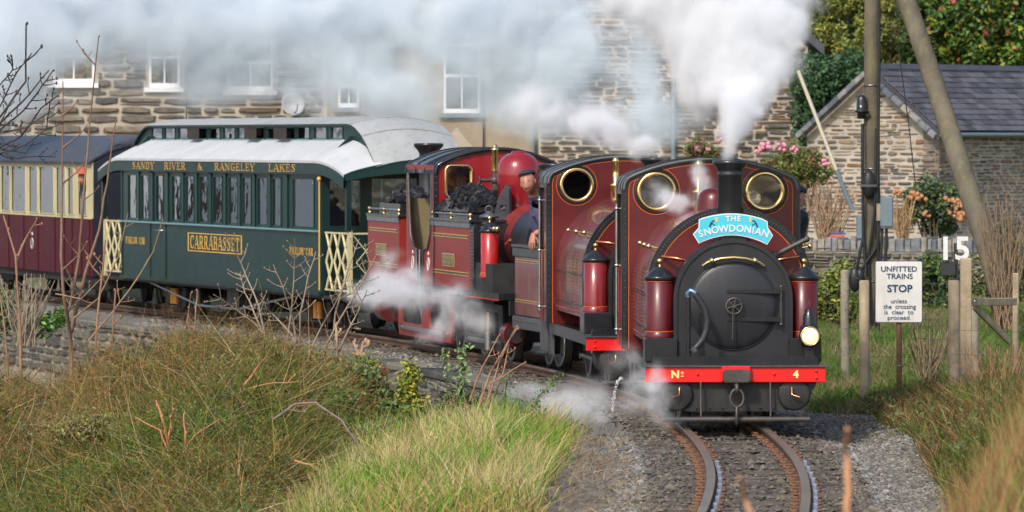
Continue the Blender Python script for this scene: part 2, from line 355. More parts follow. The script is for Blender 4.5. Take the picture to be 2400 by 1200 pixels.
# slab-serif strokes on a 0..1 high grid: (x0,y0,x1,y1,width)
T, H = .17, .085
SER = {
 'A': (.78, [(.06,0,.36,1,H),(.72,0,.40,1,T),(.19,.34,.6,.34,H),(-.04,.03,.2,.03,H),(.54,.03,.84,.03,H)]),
 'B': (.72, [(.15,0,.15,1,T),(.02,.96,.5,.96,H),(.02,.04,.54,.04,H),(.1,.52,.5,.52,H),(.5,.96,.6,.75,T),(.6,.75,.5,.52,T),(.54,.52,.64,.28,T),(.64,.28,.54,.04,T)]),
 'C': (.74, [(.28,.08,.12,.3,T),(.12,.3,.12,.7,T),(.12,.7,.28,.92,T),(.24,.95,.56,.95,H),(.24,.05,.56,.05,H),(.64,.66,.64,1,H),(.56,.95,.64,.8,H),(.56,.05,.66,.25,H)]),
 'D': (.78, [(.15,0,.15,1,T),(.02,.96,.46,.96,H),(.02,.04,.46,.04,H),(.44,.95,.62,.7,T),(.62,.7,.62,.3,T),(.62,.3,.44,.05,T)]),
 'E': (.68, [(.15,0,.15,1,T),(.02,.96,.56,.96,H),(.02,.04,.6,.04,H),(.1,.51,.42,.51,H),(.56,.98,.56,.76,H),(.6,.02,.6,.26,H),(.42,.62,.42,.4,H)]),
 'G': (.80, [(.28,.08,.12,.3,T),(.12,.3,.12,.7,T),(.12,.7,.28,.92,T),(.24,.95,.56,.95,H),(.24,.05,.6,.05,H),(.62,.66,.62,1,H),(.62,.0,.62,.42,T),(.46,.42,.76,.42,H)]),
 'I': (.40, [(.2,0,.2,1,T),(.05,.96,.35,.96,H),(.05,.04,.35,.04,H)]),
 'K': (.80, [(.15,0,.15,1,T),(.02,.96,.3,.96,H),(.02,.04,.3,.04,H),(.2,.42,.62,.95,H),(.34,.6,.66,.04,T),(.52,.96,.76,.96,H),(.54,.04,.8,.04,H)]),
 'L': (.66, [(.15,0,.15,1,T),(.02,.96,.3,.96,H),(.02,.04,.58,.04,H),(.58,.02,.58,.3,H)]),
 'N': (.84, [(.14,0,.14,1,H),(.68,0,.68,1,H),(.16,.96,.66,.05,T),(.0,.96,.24,.96,H),(.02,.04,.28,.04,H),(.56,.96,.82,.96,H)]),
 'O': (.78, [(.28,.06,.12,.3,T),(.12,.3,.12,.7,T),(.12,.7,.28,.94,T),(.24,.95,.52,.95,H),(.24,.05,.52,.05,H),(.5,.94,.64,.7,T),(.64,.7,.64,.3,T),(.64,.3,.5,.06,T)]),
 'P': (.70, [(.15,0,.15,1,T),(.02,.96,.5,.96,H),(.02,.04,.32,.04,H),(.1,.46,.5,.46,H),(.5,.96,.6,.72,T),(.6,.72,.5,.46,T)]),
 'R': (.78, [(.15,0,.15,1,T),(.02,.96,.5,.96,H),(.02,.04,.3,.04,H),(.1,.5,.5,.5,H),(.5,.96,.6,.74,T),(.6,.74,.5,.5,T),(.38,.5,.64,.04,T),(.56,.04,.78,.04,H)]),
 'S': (.66, [(.56,.7,.56,1,H),(.5,.95,.22,.95,H),(.24,.95,.12,.74,T),(.12,.74,.52,.34,T),(.52,.34,.42,.06,T),(.44,.05,.16,.05,H),(.08,.0,.08,.32,H)]),
 'T': (.72, [(.34,0,.34,1,T),(.03,.96,.65,.96,H),(.2,.04,.48,.04,H),(.04,.98,.04,.72,H),(.64,.98,.64,.72,H)]),
 'V': (.78, [(.08,1,.38,0,T),(.7,1,.42,0,H),(-.04,.96,.24,.96,H),(.56,.96,.82,.96,H)]),
 'Y': (.76, [(.36,0,.36,.45,T),(.36,.42,.08,.98,T),(.38,.42,.66,.98,H),(-.04,.96,.22,.96,H),(.52,.96,.8,.96,H),(.2,.04,.52,.04,H)]),
 '&': (.90, [(.66,.04,.22,.74,T),(.22,.74,.3,.94,H),(.3,.95,.46,.9,H),(.46,.9,.46,.7,H),(.46,.7,.14,.36,H),(.14,.36,.16,.12,T),(.16,.06,.44,.05,H),(.44,.05,.66,.42,H),(.56,.42,.8,.42,H),(.6,.04,.84,.04,H)]),
 ' ': (.60, []),
}
def serif_word(mb, s, place, h, xs=1.0, space=.1):
    """place(u, v, w) -> 3-D point; u along the word from its start, v up, w out of the surface"""
    u = 0
    for ch in s:
        wd, st = SER[ch]
        for k, (x0, y0, x1, y1, wt) in enumerate(st):
            a = Vector((x0*xs, y0)); b = Vector((x1*xs, y1)); t = (b-a).normalized(); nn = Vector((-t.y, t.x))*wt/2; e = .0015 + k*.00012
            q = [a-nn, b-nn, b+nn, a+nn]
            vs = [place(u + p.x*h, p.y*h, 0) for p in q] + [place(u + p.x*h, p.y*h, e) for p in q]
            mb.add(vs, [(4,5,6,7),(0,1,5,4),(1,2,6,5),(2,3,7,6),(3,0,4,7)])
        u += (wd + space)*h*xs
    return u
def serif_len(s, h, xs=1.0, space=.1): return sum((SER[c][0]+space)*h*xs for c in s) - space*h*xs

# ------------------------------------------------------------------ track path
TP = [(10, -1.5), (20, .15), (26, 1.02), (31.1, 1.47), (35.2, 1.69), (39.7, 1.69), (42.5, 1.60), (45.8, 1.37), (49.4, .88), (52.4, .28), (56, -.48), (60, -1.55), (64, -2.95), (68, -4.40), (72, -5.75), (80, -8.3), (92, -12), (110, -17.5), (140, -27)]
_ty = np.array([p[0] for p in TP], float); _tx = np.array([p[1] for p in TP], float)
def _spline():
    n = len(_ty); h = np.diff(_ty); A = np.zeros((n, n)); b = np.zeros(n); A[0, 0] = A[-1, -1] = 1
    for i in range(1, n-1):
        A[i, i-1] = h[i-1]; A[i, i] = 2*(h[i-1]+h[i]); A[i, i+1] = h[i]
        b[i] = 6*((_tx[i+1]-_tx[i])/h[i] - (_tx[i]-_tx[i-1])/h[i-1])
    return np.linalg.solve(A, b)
_M = _spline()
def cx(y):
    y = np.clip(np.asarray(y, float), _ty[0], _ty[-1]); i = np.clip(np.searchsorted(_ty, y)-1, 0, len(_ty)-2)
    h = _ty[i+1]-_ty[i]; a = (_ty[i+1]-y)/h; b = (y-_ty[i])/h
    return a*_tx[i]+b*_tx[i+1]+((a**3-a)*_M[i]+(b**3-b)*_M[i+1])*h*h/6
# smoothed table with headings
_gy = np.arange(10, 140, .25); _gx = cx(_gy)
_k = np.ones(17)/17; _gx = np.convolve(np.pad(_gx, 8, mode='reflect', reflect_type='odd'), _k, 'valid')
def tcx(y): return np.interp(y, _gy, _gx)
def thead(y): return (tcx(np.asarray(y)+.3)-tcx(np.asarray(y)-.3))/.6      # dX/dY
# ------------------------------------------------------------------ ground
def sst(a, b, x):
    t = np.clip((x-a)/(b-a), 0, 1); return t*t*(3-2*t)
def edge_off(y): return np.interp(y, [41, 44, 49, 56, 64, 80], [.85, .92, 1.02, 1.25, 1.5, 1.7])
def gz(x, y):
    x = np.asarray(x, float); y = np.asarray(y, float); t = x - tcx(y)
    z = -.095 + .02*np.sin(x*3.1+y*.7)*np.sin(y*1.9)*(np.abs(t) > .75)
    z = z - .05*sst(.7, 1.1, np.abs(t)) 
    # right-hand side
    rt = sst(1.5, 3.2, t); z = z + rt*(.10 + .05*np.sin(x*1.3+y*.5))
    z = z + sst(2.55, 4.0, x)*sst(46, 36, y)*.42
    z = z + sst(55, 75, y)*sst(1.5, 4, t)*.05
    # left-hand side: mound in the foreground, low ground beyond it
    lf = np.clip(-(x+.3), 0, 12)
    mound = -.10 - .13*lf - .075*lf*lf*(lf < 4) - (lf >= 4)*(1.2+.03*(lf-4)); mound = np.maximum(mound, -1.7)
    mound = mound + .10*np.exp(-((x+.2)**2/.8 + (y-36)**2/20))
    low = -1.75 + 1.55*sst(-10, -12.5, x)*sst(62, 68, y)
    left = mound*(1-sst(40.5, 43.0, y)) + low*sst(40.5, 43.0, y)
    e = edge_off(y)
    k = sst(-e+.24, -e+.05, t)*(y > 41) + (y <= 41)*sst(-.55, -1.3, t)
    bl = sst(40.0, 42.5, y)
    k = sst(-.55, -1.3, t)*(1-bl) + sst(-e+.24, -e+.05, t)*bl
    z = z*(1-k) + left*k
    z = z + np.clip(y-108, 0, 400)*.42*sst(-40, 0, x)
    return z
def axis(breaks):
    out = [breaks[0][0]]
    for (a, b, st) in [(breaks[i][0], breaks[i+1][0], breaks[i][1]) for i in range(len(breaks)-1)]:
        n = max(1, int(round((b-a)/st))); out += list(a + (b-a)*(np.arange(1, n+1)/n))
    return np.array(out)
gx = axis([(-300, 30), (-60, 5), (-20, .8), (-8, .12), (5, .2), (12, 1.5), (40, 20), (300, 1)])
gy = axis([(-20, 4), (20, .6), (29, .15), (56, .4), (110, 4), (160, 25), (700, 1)])
XX, YY = np.meshgrid(gx, gy); ZZ = gz(XX, YY)
nx, ny = len(gx), len(gy)
def grid_mesh(name, X, Y, Z, m, col=None):
    ny, nx = X.shape; v = np.stack([X, Y, Z], -1).reshape(-1, 3)
    i = np.arange((ny-1)*(nx-1)); r = i//(nx-1); c = i % (nx-1); a = r*nx+c
    f = np.stack([a, a+1, a+1+nx, a+nx], -1)
    return raw_mesh(name, v, f, m, col, smooth=True)
def raw_mesh(name, v, f, m, col=None, smooth=False, rnd=None):
    me = bpy.data.meshes.new(name); k = f.shape[1]
    me.vertices.add(len(v)); me.vertices.foreach_set("co", np.ascontiguousarray(v, np.float32).ravel())
    me.loops.add(f.size); me.loops.foreach_set("vertex_index", np.ascontiguousarray(f, np.int32).ravel())
    me.polygons.add(len(f)); me.polygons.foreach_set("loop_start", np.arange(0, f.size, k, dtype=np.int32)); 
    me.polygons.foreach_set("loop_total", np.full(len(f), k, np.int32))
    me.polygons.foreach_set("use_smooth", np.full(len(f), smooth, bool))
    me.materials.append(m)
    if col is not None:
        at = me.attributes.new("Col", 'FLOAT_COLOR', 'POINT'); c4 = np.ones((len(v), 4), np.float32); c4[:, :3] = col; at.data.foreach_set("color", c4.ravel())
    if rnd is not None:
        at = me.attributes.new("Rnd", 'FLOAT', 'POINT'); at.data.foreach_set("value", np.asarray(rnd, np.float32))
    me.update(calc_edges=True); me.validate()
    o = bpy.data.objects.new(name, me); COL.objects.link(o); return o
def fbm(x, y, s=1.0, seed=0):
    out = 0*x; a = 1.0; tot = 0
    rg = np.random.default_rng(seed)
    for k in range(7):
        an = rg.uniform(0, 2*PI, 3); ph = rg.uniform(0, 2*PI, 3); fr = s*1.7**k
        out = out + a*sum(np.sin((x*np.cos(q)+y*np.sin(q))*fr+p) for q, p in zip(an, ph))/3; tot += a; a *= .72
    return out/tot*1.6
T_ = XX - tcx(YY)
N1 = fbm(XX, YY, 1.1, 3); N2 = fbm(XX, YY, 3.1, 4)
def mixc(a, b, k): return a*(1-k[..., None]) + b*k[..., None]
gravel = np.array([.145, .132, .112]); soil = np.array([.09, .068, .045]); turf = np.array([.05, .085, .02]); drygrass = np.array([.20, .155, .085]); palegravel = np.array([.25, .24, .215])
gc = mixc(gravel + 0*XX[..., None], palegravel, np.clip(.5+.9*N1, 0, 1)*.6)
gc = mixc(gc, soil, sst(.75, .2, np.abs(T_))*.7)
gc = mixc(gc, soil, sst(1.0, 1.9, -T_)*1.0)
right_g = sst(2.55, 3.15, XX + .35*N2 + .25*N1 - .00*YY)*(YY < 46) + sst(1.1, 1.7, T_+.3*N2)*(YY >= 46)
gc = mixc(gc, mixc(turf + 0*XX[..., None], drygrass, np.clip(.5+N1, 0, 1)), np.clip(right_g, 0, 1))
gc = mixc(gc, turf*.8, sst(100, 112, YY))
ground_m = mat("ground_gravel_and_earth", (.2, .2, .2), .95, var=.25, scale=8, bump=.9, bscale=26, attr=True)
ground = grid_mesh("ground", XX, YY, ZZ, ground_m, gc.reshape(-1, 3)); tag(ground, kind="structure")

# ------------------------------------------------------------------ railway track
track = thing("railway_track", "narrow gauge railway track curving under the train on dark sleepers", "railway track", kind="structure")
def frame_at(y):
    h = float(thead(y)); l = math.hypot(h, 1); f = Vector((h/l, 1/l, 0)); r = Vector((1/l, -h/l, 0)); return Vector((float(tcx(y)), y, 0)), f, r
G = .284
RP = [(-.028, 0), (.028, 0), (.03, -.004), (.03, -.022), (.009, -.030), (.009, -.058), (.045, -.064), (.045, -.07), (-.045, -.07), (-.045, -.064), (-.009, -.058), (-.009, -.030), (-.03, -.022), (-.03, -.004)]
for s in (-1, 1):
    mb = MB(); rg = []
    for y in np.arange(20, 100, .4):
        p, f, r = frame_at(y); rg.append([p + r*(s*(G+.028) + a) + Vector((0, 0, b)) for a, b in RP])
    n = len(RP)
    vs = [p for q in rg for p in q]; f1 = []; f2 = []
    for i in range(len(rg)-1):
        for j in range(n):
            k = (j+1) % n; (f2 if j in (0, n-1) else f1).append((i*n+j, i*n+k, (i+1)*n+k, (i+1)*n+j))
    mb.add(vs, f1, rail_m); mb.add(vs, f2, railtop)
    mb.build("rail", None, track)
slm = []
for v in range(5):
    mb = MB(); mb.box(-.62, .62, -.075, .075, -.12, 0, sleeper_m, bev=.012)
    for i, p in enumerate(mb.v): mb.v[i] = (p[0]+random.uniform(-.012, .012), p[1]+random.uniform(-.012, .012), p[2]+random.uniform(-.006, .004))
    slm.append(mb.build("sleeper", None, track))
cb = MB()
for s in (-1, 1):
    cb.box(s*.312-.10, s*.312+.10, -.05, .05, 0, .016, rust, bev=.004)
    for q in (-1, 1):
        cb.box(s*.312+q*.066-.018, s*.312+q*.066+.018, -.022, .022, .012, .035, rust, bev=.006)
        cb.sphere((s*.312+q*.088, .03, .026), .014, 6, 4, rust)
chair0 = cb.build("rail_fastening", None, track)
glintb = MB(); 
for s in (-1, 1): glintb.box(s*.312+.046, s*.312+.078, -.055, .055, .008, .062, glint_m, bev=.006)
glint0 = glintb.build("rail_web_glint", None, track)  # pale blocks standing in for sky glints on the rail web
sy = 27.0; k = 0
while sy < 84:
    p, f, r = frame_at(sy); rz = math.atan2(-f.x, f.y) + random.uniform(-.02, .02)
    loc = (p.x + random.uniform(-.03, .03), sy, -.070+random.uniform(-.004, 0))
    if k < 5: slm[k].location = loc; slm[k].rotation_euler = (0, 0, rz)
    else: dup(slm[k % 5], "sleeper", track, loc, (0, 0, rz))
    if sy < 46:
        if k == 0: chair0.location = (p.x, sy, -.07); chair0.rotation_euler = (0, 0, rz)
        else: dup(chair0, "rail_fastening", track, (p.x, sy, -.07), (0, 0, rz))
    if sy < 36.2:
        q, f, r = frame_at(sy+.2); 
        if k == 0: glint0.location = (q.x, sy+.2, -.07); glint0.rotation_euler = (0, 0, rz)
        else: dup(glint0, "rail_web_glint", track, (q.x, sy+.2, -.07), (0, 0, rz))
    sy += .60 if sy < 45 else .66; k += 1

# ------------------------------------------------------------------ loose ballast stones
def rocks(name, X, Y, Z, S, cols, m):
    n = len(X); base = np.array([[1, 0, 0], [-1, 0, 0], [0, 1, 0], [0, -1, 0], [0, 0, 1], [0, 0, -1]], float)
    fr = np.array([[0, 2, 4], [2, 1, 4], [1, 3, 4], [3, 0, 4], [2, 0, 5], [1, 2, 5], [3, 1, 5], [0, 3, 5]])
    v = base[None]*RNG.uniform(.45, 1.2, (n, 6, 1)) + RNG.normal(0, .18, (n, 6, 3)); v[..., 2] *= .6
    a = RNG.uniform(0, 2*PI, n); ca, sa = np.cos(a)[:, None], np.sin(a)[:, None]
    vx = v[..., 0]*ca - v[..., 1]*sa; vy = v[..., 0]*sa + v[..., 1]*ca
    v = np.stack([vx, vy, v[..., 2]], -1)*np.asarray(S)[:, None, None] + np.stack([X, Y, Z], -1)[:, None, :]
    f = (fr[None] + (np.arange(n)*6)[:, None, None]).reshape(-1, 3)
    return raw_mesh(name, v.reshape(-1, 3), f, m, np.repeat(cols, 6, 0))
n = 52000
ys = 28.5 + (RNG.random(n)**1.35)*38; ts = RNG.uniform(-1.7, 2.3, n)
xs = tcx(ys) + ts
ok = (np.abs(np.abs(ts)-.312) > .07) & ~((np.abs(ts) < .62) & (RNG.random(n) < .55)) & (ts > -edge_off(ys)-.1) & (xs > -8)
xs, ys, ts = xs[ok], ys[ok], ts[ok]; S = RNG.uniform(.010, .030, len(xs))*np.where(ts > .9, .8, 1)*np.where(RNG.random(len(xs)) < .06, 1.8, 1)
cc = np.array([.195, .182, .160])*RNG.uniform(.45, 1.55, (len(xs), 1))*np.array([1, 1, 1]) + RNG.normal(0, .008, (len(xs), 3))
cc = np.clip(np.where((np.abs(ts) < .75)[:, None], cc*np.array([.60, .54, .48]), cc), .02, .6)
bal = rocks("ballast_stones", xs, ys, gz(xs, ys)+.004 + .015*(np.abs(ts) < .62), S, cc, stone_g)
tag(bal, "loose grey slate ballast scattered along the track", "ballast", kind="stuff")
n = 13000
ys = RNG.uniform(29, 46, n); xs = RNG.uniform(1.9, 3.9, n)
S = RNG.uniform(.008, .02, n); cc = np.array([.165, .14, .112])*RNG.uniform(.35, 1.6, (n, 1))*np.ones((n, 3))
tag(rocks("path_gravel", xs, ys, gz(xs, ys)+.003, S, cc, stone_g), "fine brown gravel and chippings on the path beside the line", "gravel", kind="stuff")

# ------------------------------------------------------------------ stone walls
def stone_proto(m, seed, chunky=.06):
    """a squarish stone: x 0..1, z 0..1 in the wall plane, y = -1 outwards"""
    rg = random.Random(seed); mb = MB(); j = lambda a: rg.uniform(-a, a)
    n = 8; ring0 = []; ring1 = []
    pts = [(.0+abs(j(.04)), .25+j(.12)), (.04+abs(j(.05)), .88+j(.08)), (.3+j(.1), 1-abs(j(.08))), (.7+j(.1), 1-abs(j(.1))), (1-abs(j(.05)), .8+j(.12)), (1-abs(j(.03)), .2+j(.12)), (.68+j(.1), abs(j(.1))), (.25+j(.1), abs(j(.08)))]
    for u, v in pts:
        ring0.append((u, .5, v)); 
        ring1.append((u, -.55+j(.15), v))
    ring2 = [(.5+(u-.5)*.86+j(.02), -1+j(.22), .5+(v-.5)*.72+j(.04)) for u, v in pts]
    vs = ring0+ring1+ring2; fs = []
    for a in (0, n):
        for i in range(n): k = (i+1) % n; fs.append((a+i, a+k, a+k+n, a+i+n))
    fs.append(tuple(range(2*n, 3*n)))
    mb.add(vs, fs, m); return mb
def lay_stones(parent, M, w, z0, z1, course, length, m, top=None, holes=(), keep=300, gap=.012, proud=.02, name="stone", nprot=8, seed=1, u0=0.0, zvis=(-9, 99)):
    """courses of separate stones over a wall plane; M maps (u, -out, z)"""
    rg = random.Random(seed); cells = []; z = z0
    while z < z1:
        h = rg.uniform(*course); u = u0 - rg.uniform(0, length[0]); 
        while u < w:
            l = rg.uniform(*length)*(1.3 if rg.random() < .15 else 1); hh = h
            segs = [(max(u, u0), min(u+l, w))]
            for a, b, c, d in holes:
                if z+h > c-.01 and z < d+.01: segs = [q for s0, s1 in segs for q in ((s0, min(s1, a-.01)), (max(s0, b+.01), s1))]
            for uu0, uu1 in segs:
                if uu1-uu0 > .06 and (top is None or z+h*.8 < min(top(uu0), top(uu1))):
                    if rg.random() < .22 and h > course[0]*1.15:      # two thin ones on top of each other
                        k = rg.uniform(.35, .6); cells.append((uu0, uu1, z, z+h*k)); cells.append((uu0, uu1, z+h*k, z+h))
                    else: cells.append((uu0, uu1, z, z+h*rg.uniform(.86, 1.05)))
            u += l
        z += h
    cells.sort(key=lambda c: (not zvis[0] < c[2] < zvis[1], -(c[1]-c[0])*(c[3]-c[2])))
    protos = []; rest = MB(); rrnd = []
    pm = [stone_proto(m, seed*50+i) for i in range(nprot)]
    for i, (a, b, c, d) in enumerate(cells):
        g = gap*rg.uniform(.5, 1.8); sx, sz, syy = b-a-g, d-c-g, proud*rg.uniform(.5, 1.6)
        L = Vector((a+g/2, 0, c+g/2)); tilt = rg.uniform(-.03, .03)
        if i < keep:
            if len(protos) < nprot:
                o = pm[i].build(name, None, parent); protos.append(o)
            else: o = dup(protos[i % nprot], name, parent)
            o.matrix_basis = M @ Matrix.Translation(L) @ Matrix.Rotation(tilt, 4, 'Y') @ Matrix.Diagonal((sx, syy, sz, 1))
        else:
            q = pm[i % nprot]; MM = M @ Matrix.Translation(L) @ Matrix.Rotation(tilt, 4, 'Y') @ Matrix.Diagonal((sx, syy, sz, 1))
            rest.add(q.v, q.f, m, False, MM); rrnd += [rg.random()]*len(q.v)
    if rest.v:
        o = rest.build("small_stones", None, parent); tag(o, kind="stuff")
        at = o.data.attributes.new("Rnd", 'FLOAT', 'POINT'); at.data.foreach_set("value", np.array(rrnd, np.float32))
    return cells
def wall_matrix(p, ang):
    """local x along the wall, local -y outwards; ang = direction of the wall"""
    return Matrix.Translation(p) @ Matrix.Rotation(ang, 4, 'Z')

# retaining wall following the left of the track (built as short straight lengths of one thing)
rw = thing("retaining_wall", "dark drystone retaining wall below the track with flat edging stones", "retaining wall")
def edge_pt(y):
    p, f, r = frame_at(y); return p - r*float(edge_off(y))
ysegs = [46.5, 49.2, 52, 55, 58, 61, 64, 67, 70, 74]
for i in range(len(ysegs)-1):
    a, b = edge_pt(ysegs[i+1]), edge_pt(ysegs[i]); a.z = b.z = 0
    d = (b-a); L = d.length; ang = math.atan2(d.y, d.x); M = wall_matrix(a, ang)
    vis = 47 < ysegs[i] + 1 < 50 or ysegs[i] > 57
    mb = MB(); mb.box(0, L, .0, .3, -1.8, -.17, mortar_d, M=M); mb.build("core", None, rw)
    lay_stones(rw, M, L, -.85 if vis else -.5, -.18, (.09, .16), (.25, .6), st_ret, keep=42 if vis else 12, gap=.012, proud=.035, seed=30+i)
    k = 0; u = 0
    while u < L-.05:
        l = min(random.uniform(.5, .95), L-u); cm = MB(); cm.box(.008, l-.008, -.05, .22+random.uniform(-.04, .04), -.17, -.095+random.uniform(-.015, .015), st_ret, bev=.02)
        o = cm.build("edging_stone", None, rw); o.matrix_basis = M @ Matrix.Translation((u, 0, 0)); u += l

# ------------------------------------------------------------------ stone shed, right
shed = thing("stone_shed", "small stone shed with purple slate roof behind the garden", "shed", group=None)
SA = R(40); SW, SL, SE, SR = 2.95, 5.2, 2.50, 3.60     # width, length, eaves, ridge
c0 = Vector((7.67, 92, 0))                             # near corner
dg = Vector((-math.cos(SA), math.sin(SA), 0)); ds = Vector((math.sin(SA), math.cos(SA), 0))
gl = c0 + dg*SW                                        # far corner of the gable
Mg = wall_matrix(gl, math.atan2(-dg.y, -dg.x)); Ms = wall_matrix(c0, math.atan2(ds.y, ds.x))
mb = MB()
mb.plate([(0, -.3), (SW, -.3), (SW, SE), (SW/2, SR-.05), (0, SE)], [], 'y', 0, .35, mortar, M=Mg)
mb.box(0, SL, 0, .35, -.3, SE-.02, mortar, M=Ms)
bk = wall_matrix(gl + ds*.36, math.atan2(ds.y, ds.x)); mb.box(0, SL-.4, -.3, 0, -.3, SE-.02, mortar, M=bk)
mb.build("mortar_wall", None, shed)
lay_stones(shed, Mg, SW, .55, SR, (.05, .12), (.16, .5), st_shed, top=lambda u: SE+(SR-SE)*(1-abs(u-SW/2)/(SW/2))-.2, keep=200, seed=3, gap=.035, proud=.02)
lay_stones(shed, Ms, SL, .55, SE-.08, (.04, .09), (.12, .34), st_shed, keep=95, seed=4, gap=.03, proud=.02)
# roof: two slopes with separate slates on the near one
pitch = math.atan2(SR-SE, SW/2); slope = (SW/2+.14)/math.cos(pitch)
ridge0 = (gl+c0)/2 + Vector((0, 0, SR)) - ds*.12
for sgn in (1, -1):
    out = -dg*sgn                                      # horizontal direction away from the ridge
    dn = out*math.cos(pitch) - Vector((0, 0, 1))*math.sin(pitch); nrm = out*math.sin(pitch) + Vector((0, 0, 1))*math.cos(pitch)
    Mr = Matrix((( *ds, 0), (*dn, 0), (*nrm, 0), (0, 0, 0, 1))).transposed(); Mr.translation = ridge0
    mb = MB(); mb.box(0, SL+.2, 0, slope, -.06, -.012, slate_d, M=Mr); mb.build("roof_slope", None, shed)
    if sgn == 1:
        row = 0; v = slope; protos = []; rg = random.Random(5)
        while v > .1:
            u = -.0 - (.14 if row % 2 else 0); h = .165
            while u < SL+.2:
                w_ = .28
                a, b = max(0, u), min(SL+.2, u+w_-.014)
                if b-a > .05:
                    if len(protos) < 1:
                        sb = MB(); sb.box(0, 1, -1, 0, -.5, .5, slate); protos.append(sb.build("slate", None, shed)); o = protos[0]
                    else: o = dup(protos[0], "slate", shed)
                    o.matrix_basis = Mr @ Matrix.Translation((a, v, .022+rg.uniform(0, .008))) @ Matrix.Rotation(R(4.5), 4, 'X') @ Matrix.Rotation(rg.uniform(-.006, .006), 4, 'Z') @ Matrix.Diagonal((b-a, min(h*1.25, v), .02, 1))
                u += w_
            v -= h; row += 1
        rb = MB(); rb.box(-.02, SL+.2, -.0, .17, .02, .05, slate_d, M=Mr); rb.build("ridge_tile", None, shed)
        # verge of pieces of slate under the roof edge
        k = 0; vv = .1
        while vv < slope-.05:
            l = rg.uniform(.2, .3); vb = MB(); vb.box(-.13, -.02, vv, min(vv+l-.012, slope), -.16+rg.uniform(-.01, .01), -.062, st_cop, bev=.01); o = vb.build("verge_slate", None, shed)
            o.matrix_basis = Mr; vv += l
        gb = MB(); gp = Mr @ Vector((0, slope+.03, -.05)); gp2 = Mr @ Vector((SL+.2, slope+.03, -.05)); gb.tube([gp, gp2], .045, 10, greybox); gb.build("gutter", None, shed)
    else:
        vv = .1
        while vv < slope-.05:
            l = random.uniform(.2, .3); vb = MB(); vb.box(-.13, -.02, vv, min(vv+l-.012, slope), -.16, -.062, st_cop, bev=.01); o = vb.build("verge_slate", None, shed)
            o.matrix_basis = Mr; vv += l

# ------------------------------------------------------------------ garden wall with upright coping slates
gw = thing("garden_wall", "low stone garden wall topped with upright grey slates", "garden wall")
ga, gb_ = P(1800, 650, 76), P(2440, 660, 74); ga.z = gb_.z = 0
d = gb_-ga; Lw = d.length; M = wall_matrix(ga, math.atan2(d.y, d.x))
mb = MB(); mb.box(0, Lw, .02, .35, -.3, .58, mortar_d, M=M); mb.build("wall_core", None, gw)
lay_stones(gw, M, Lw, .05, .60, (.04, .09), (.12, .38), st_ret, keep=110, seed=9, proud=.03, gap=.01)
u = 0; rg = random.Random(11); cp = []
while u < Lw:
    w_ = rg.uniform(.05, .17); h = rg.uniform(.17, .24)
    if len(cp) < 4:
        sb = MB(); sb.box(0, 1, 0, 1, 0, 1, st_cop, bev=.06); o = sb.build("coping_slate", None, gw); cp.append(o)
    else: o = dup(cp[len(cp) % 4 if False else rg.randrange(4)], "coping_slate", gw)
    o.matrix_basis = M @ Matrix.Translation((u, -.03, .60)) @ Matrix.Rotation(rg.uniform(-.03, .03), 4, 'Y') @ Matrix.Diagonal((w_-.01, .42, h, 1)); u += w_

# ------------------------------------------------------------------ terrace of houses behind the train
def sash(parent, M, x0, x1, z0, z1, sill_m, rail=.5, blinds=None, mullion=.5, dark=True):
    fr = MB(); t = .045
    for a, b, c, d_ in ((x0, x0+t, z0, z1), (x1-t, x1, z0, z1)): fr.box(a, b, -.02, .05, c, d_, pvc, M=M)
    zm = z0+(z1-z0)*rail
    for c in (z0, zm-.04, z1-t): fr.box(x0+t+.001, x1-t-.001, -.018, .05, c, c+(.085 if c == z0 else .06), pvc, M=M)
    xm = x0+(x1-x0)*mullion
    for c, d_ in ((z0+.086, zm-.042), (zm+.022, z1-t-.002)): fr.box(xm-.013, xm+.013, -.012, .04, c, d_, pvc, M=M)
    wd = fr.build("window", None, parent)
    for a, b in ((x0+t, xm-.013), (xm+.013, x1-t)):
        for c, d_ in ((z0+.09, zm-.04), (zm+.02, z1-t)):
            g = MB(); g.box(a, b, .005, .009, c, d_, glass, M=M); g.build("pane", None, wd)
    bkb = MB(); bkb.box(x0, x1, .55, .6, z0, z1, inside, M=M); bkb.build("dark_room", None, wd)
    if blinds:
        zz = z0+.1; bb = MB()
        while zz < zm-.06: bb.box(x0+t+.01, x1-t-.01, .07, .085, zz, zz+.028, blinds, M=M); zz += .036
        bb.build("blind", None, wd)
    else:
        for a, b in ((x0+t, x0+t+.16), (x1-t-.12, x1-t)):
            c = MB(); c.box(a, b, .12, .14, z0+.05, z1-.05, curtain, M=M); c.build("curtain", None, wd)
    sb = MB(); sb.box(x0-.10, x1+.08, -.09, .02, z0-.09, z0-.002, sill_m, M=M); sb.build("window_sill", None, wd)
def Xp(px, d=100): return (px-1200)*d/12000
def Zp(py, d=100): return CZ + (325-py)*d/12000
def hole(x0, x1, z0, z1): return [(x0, z0), (x1, z0), (x1, z1), (x0, z1)]

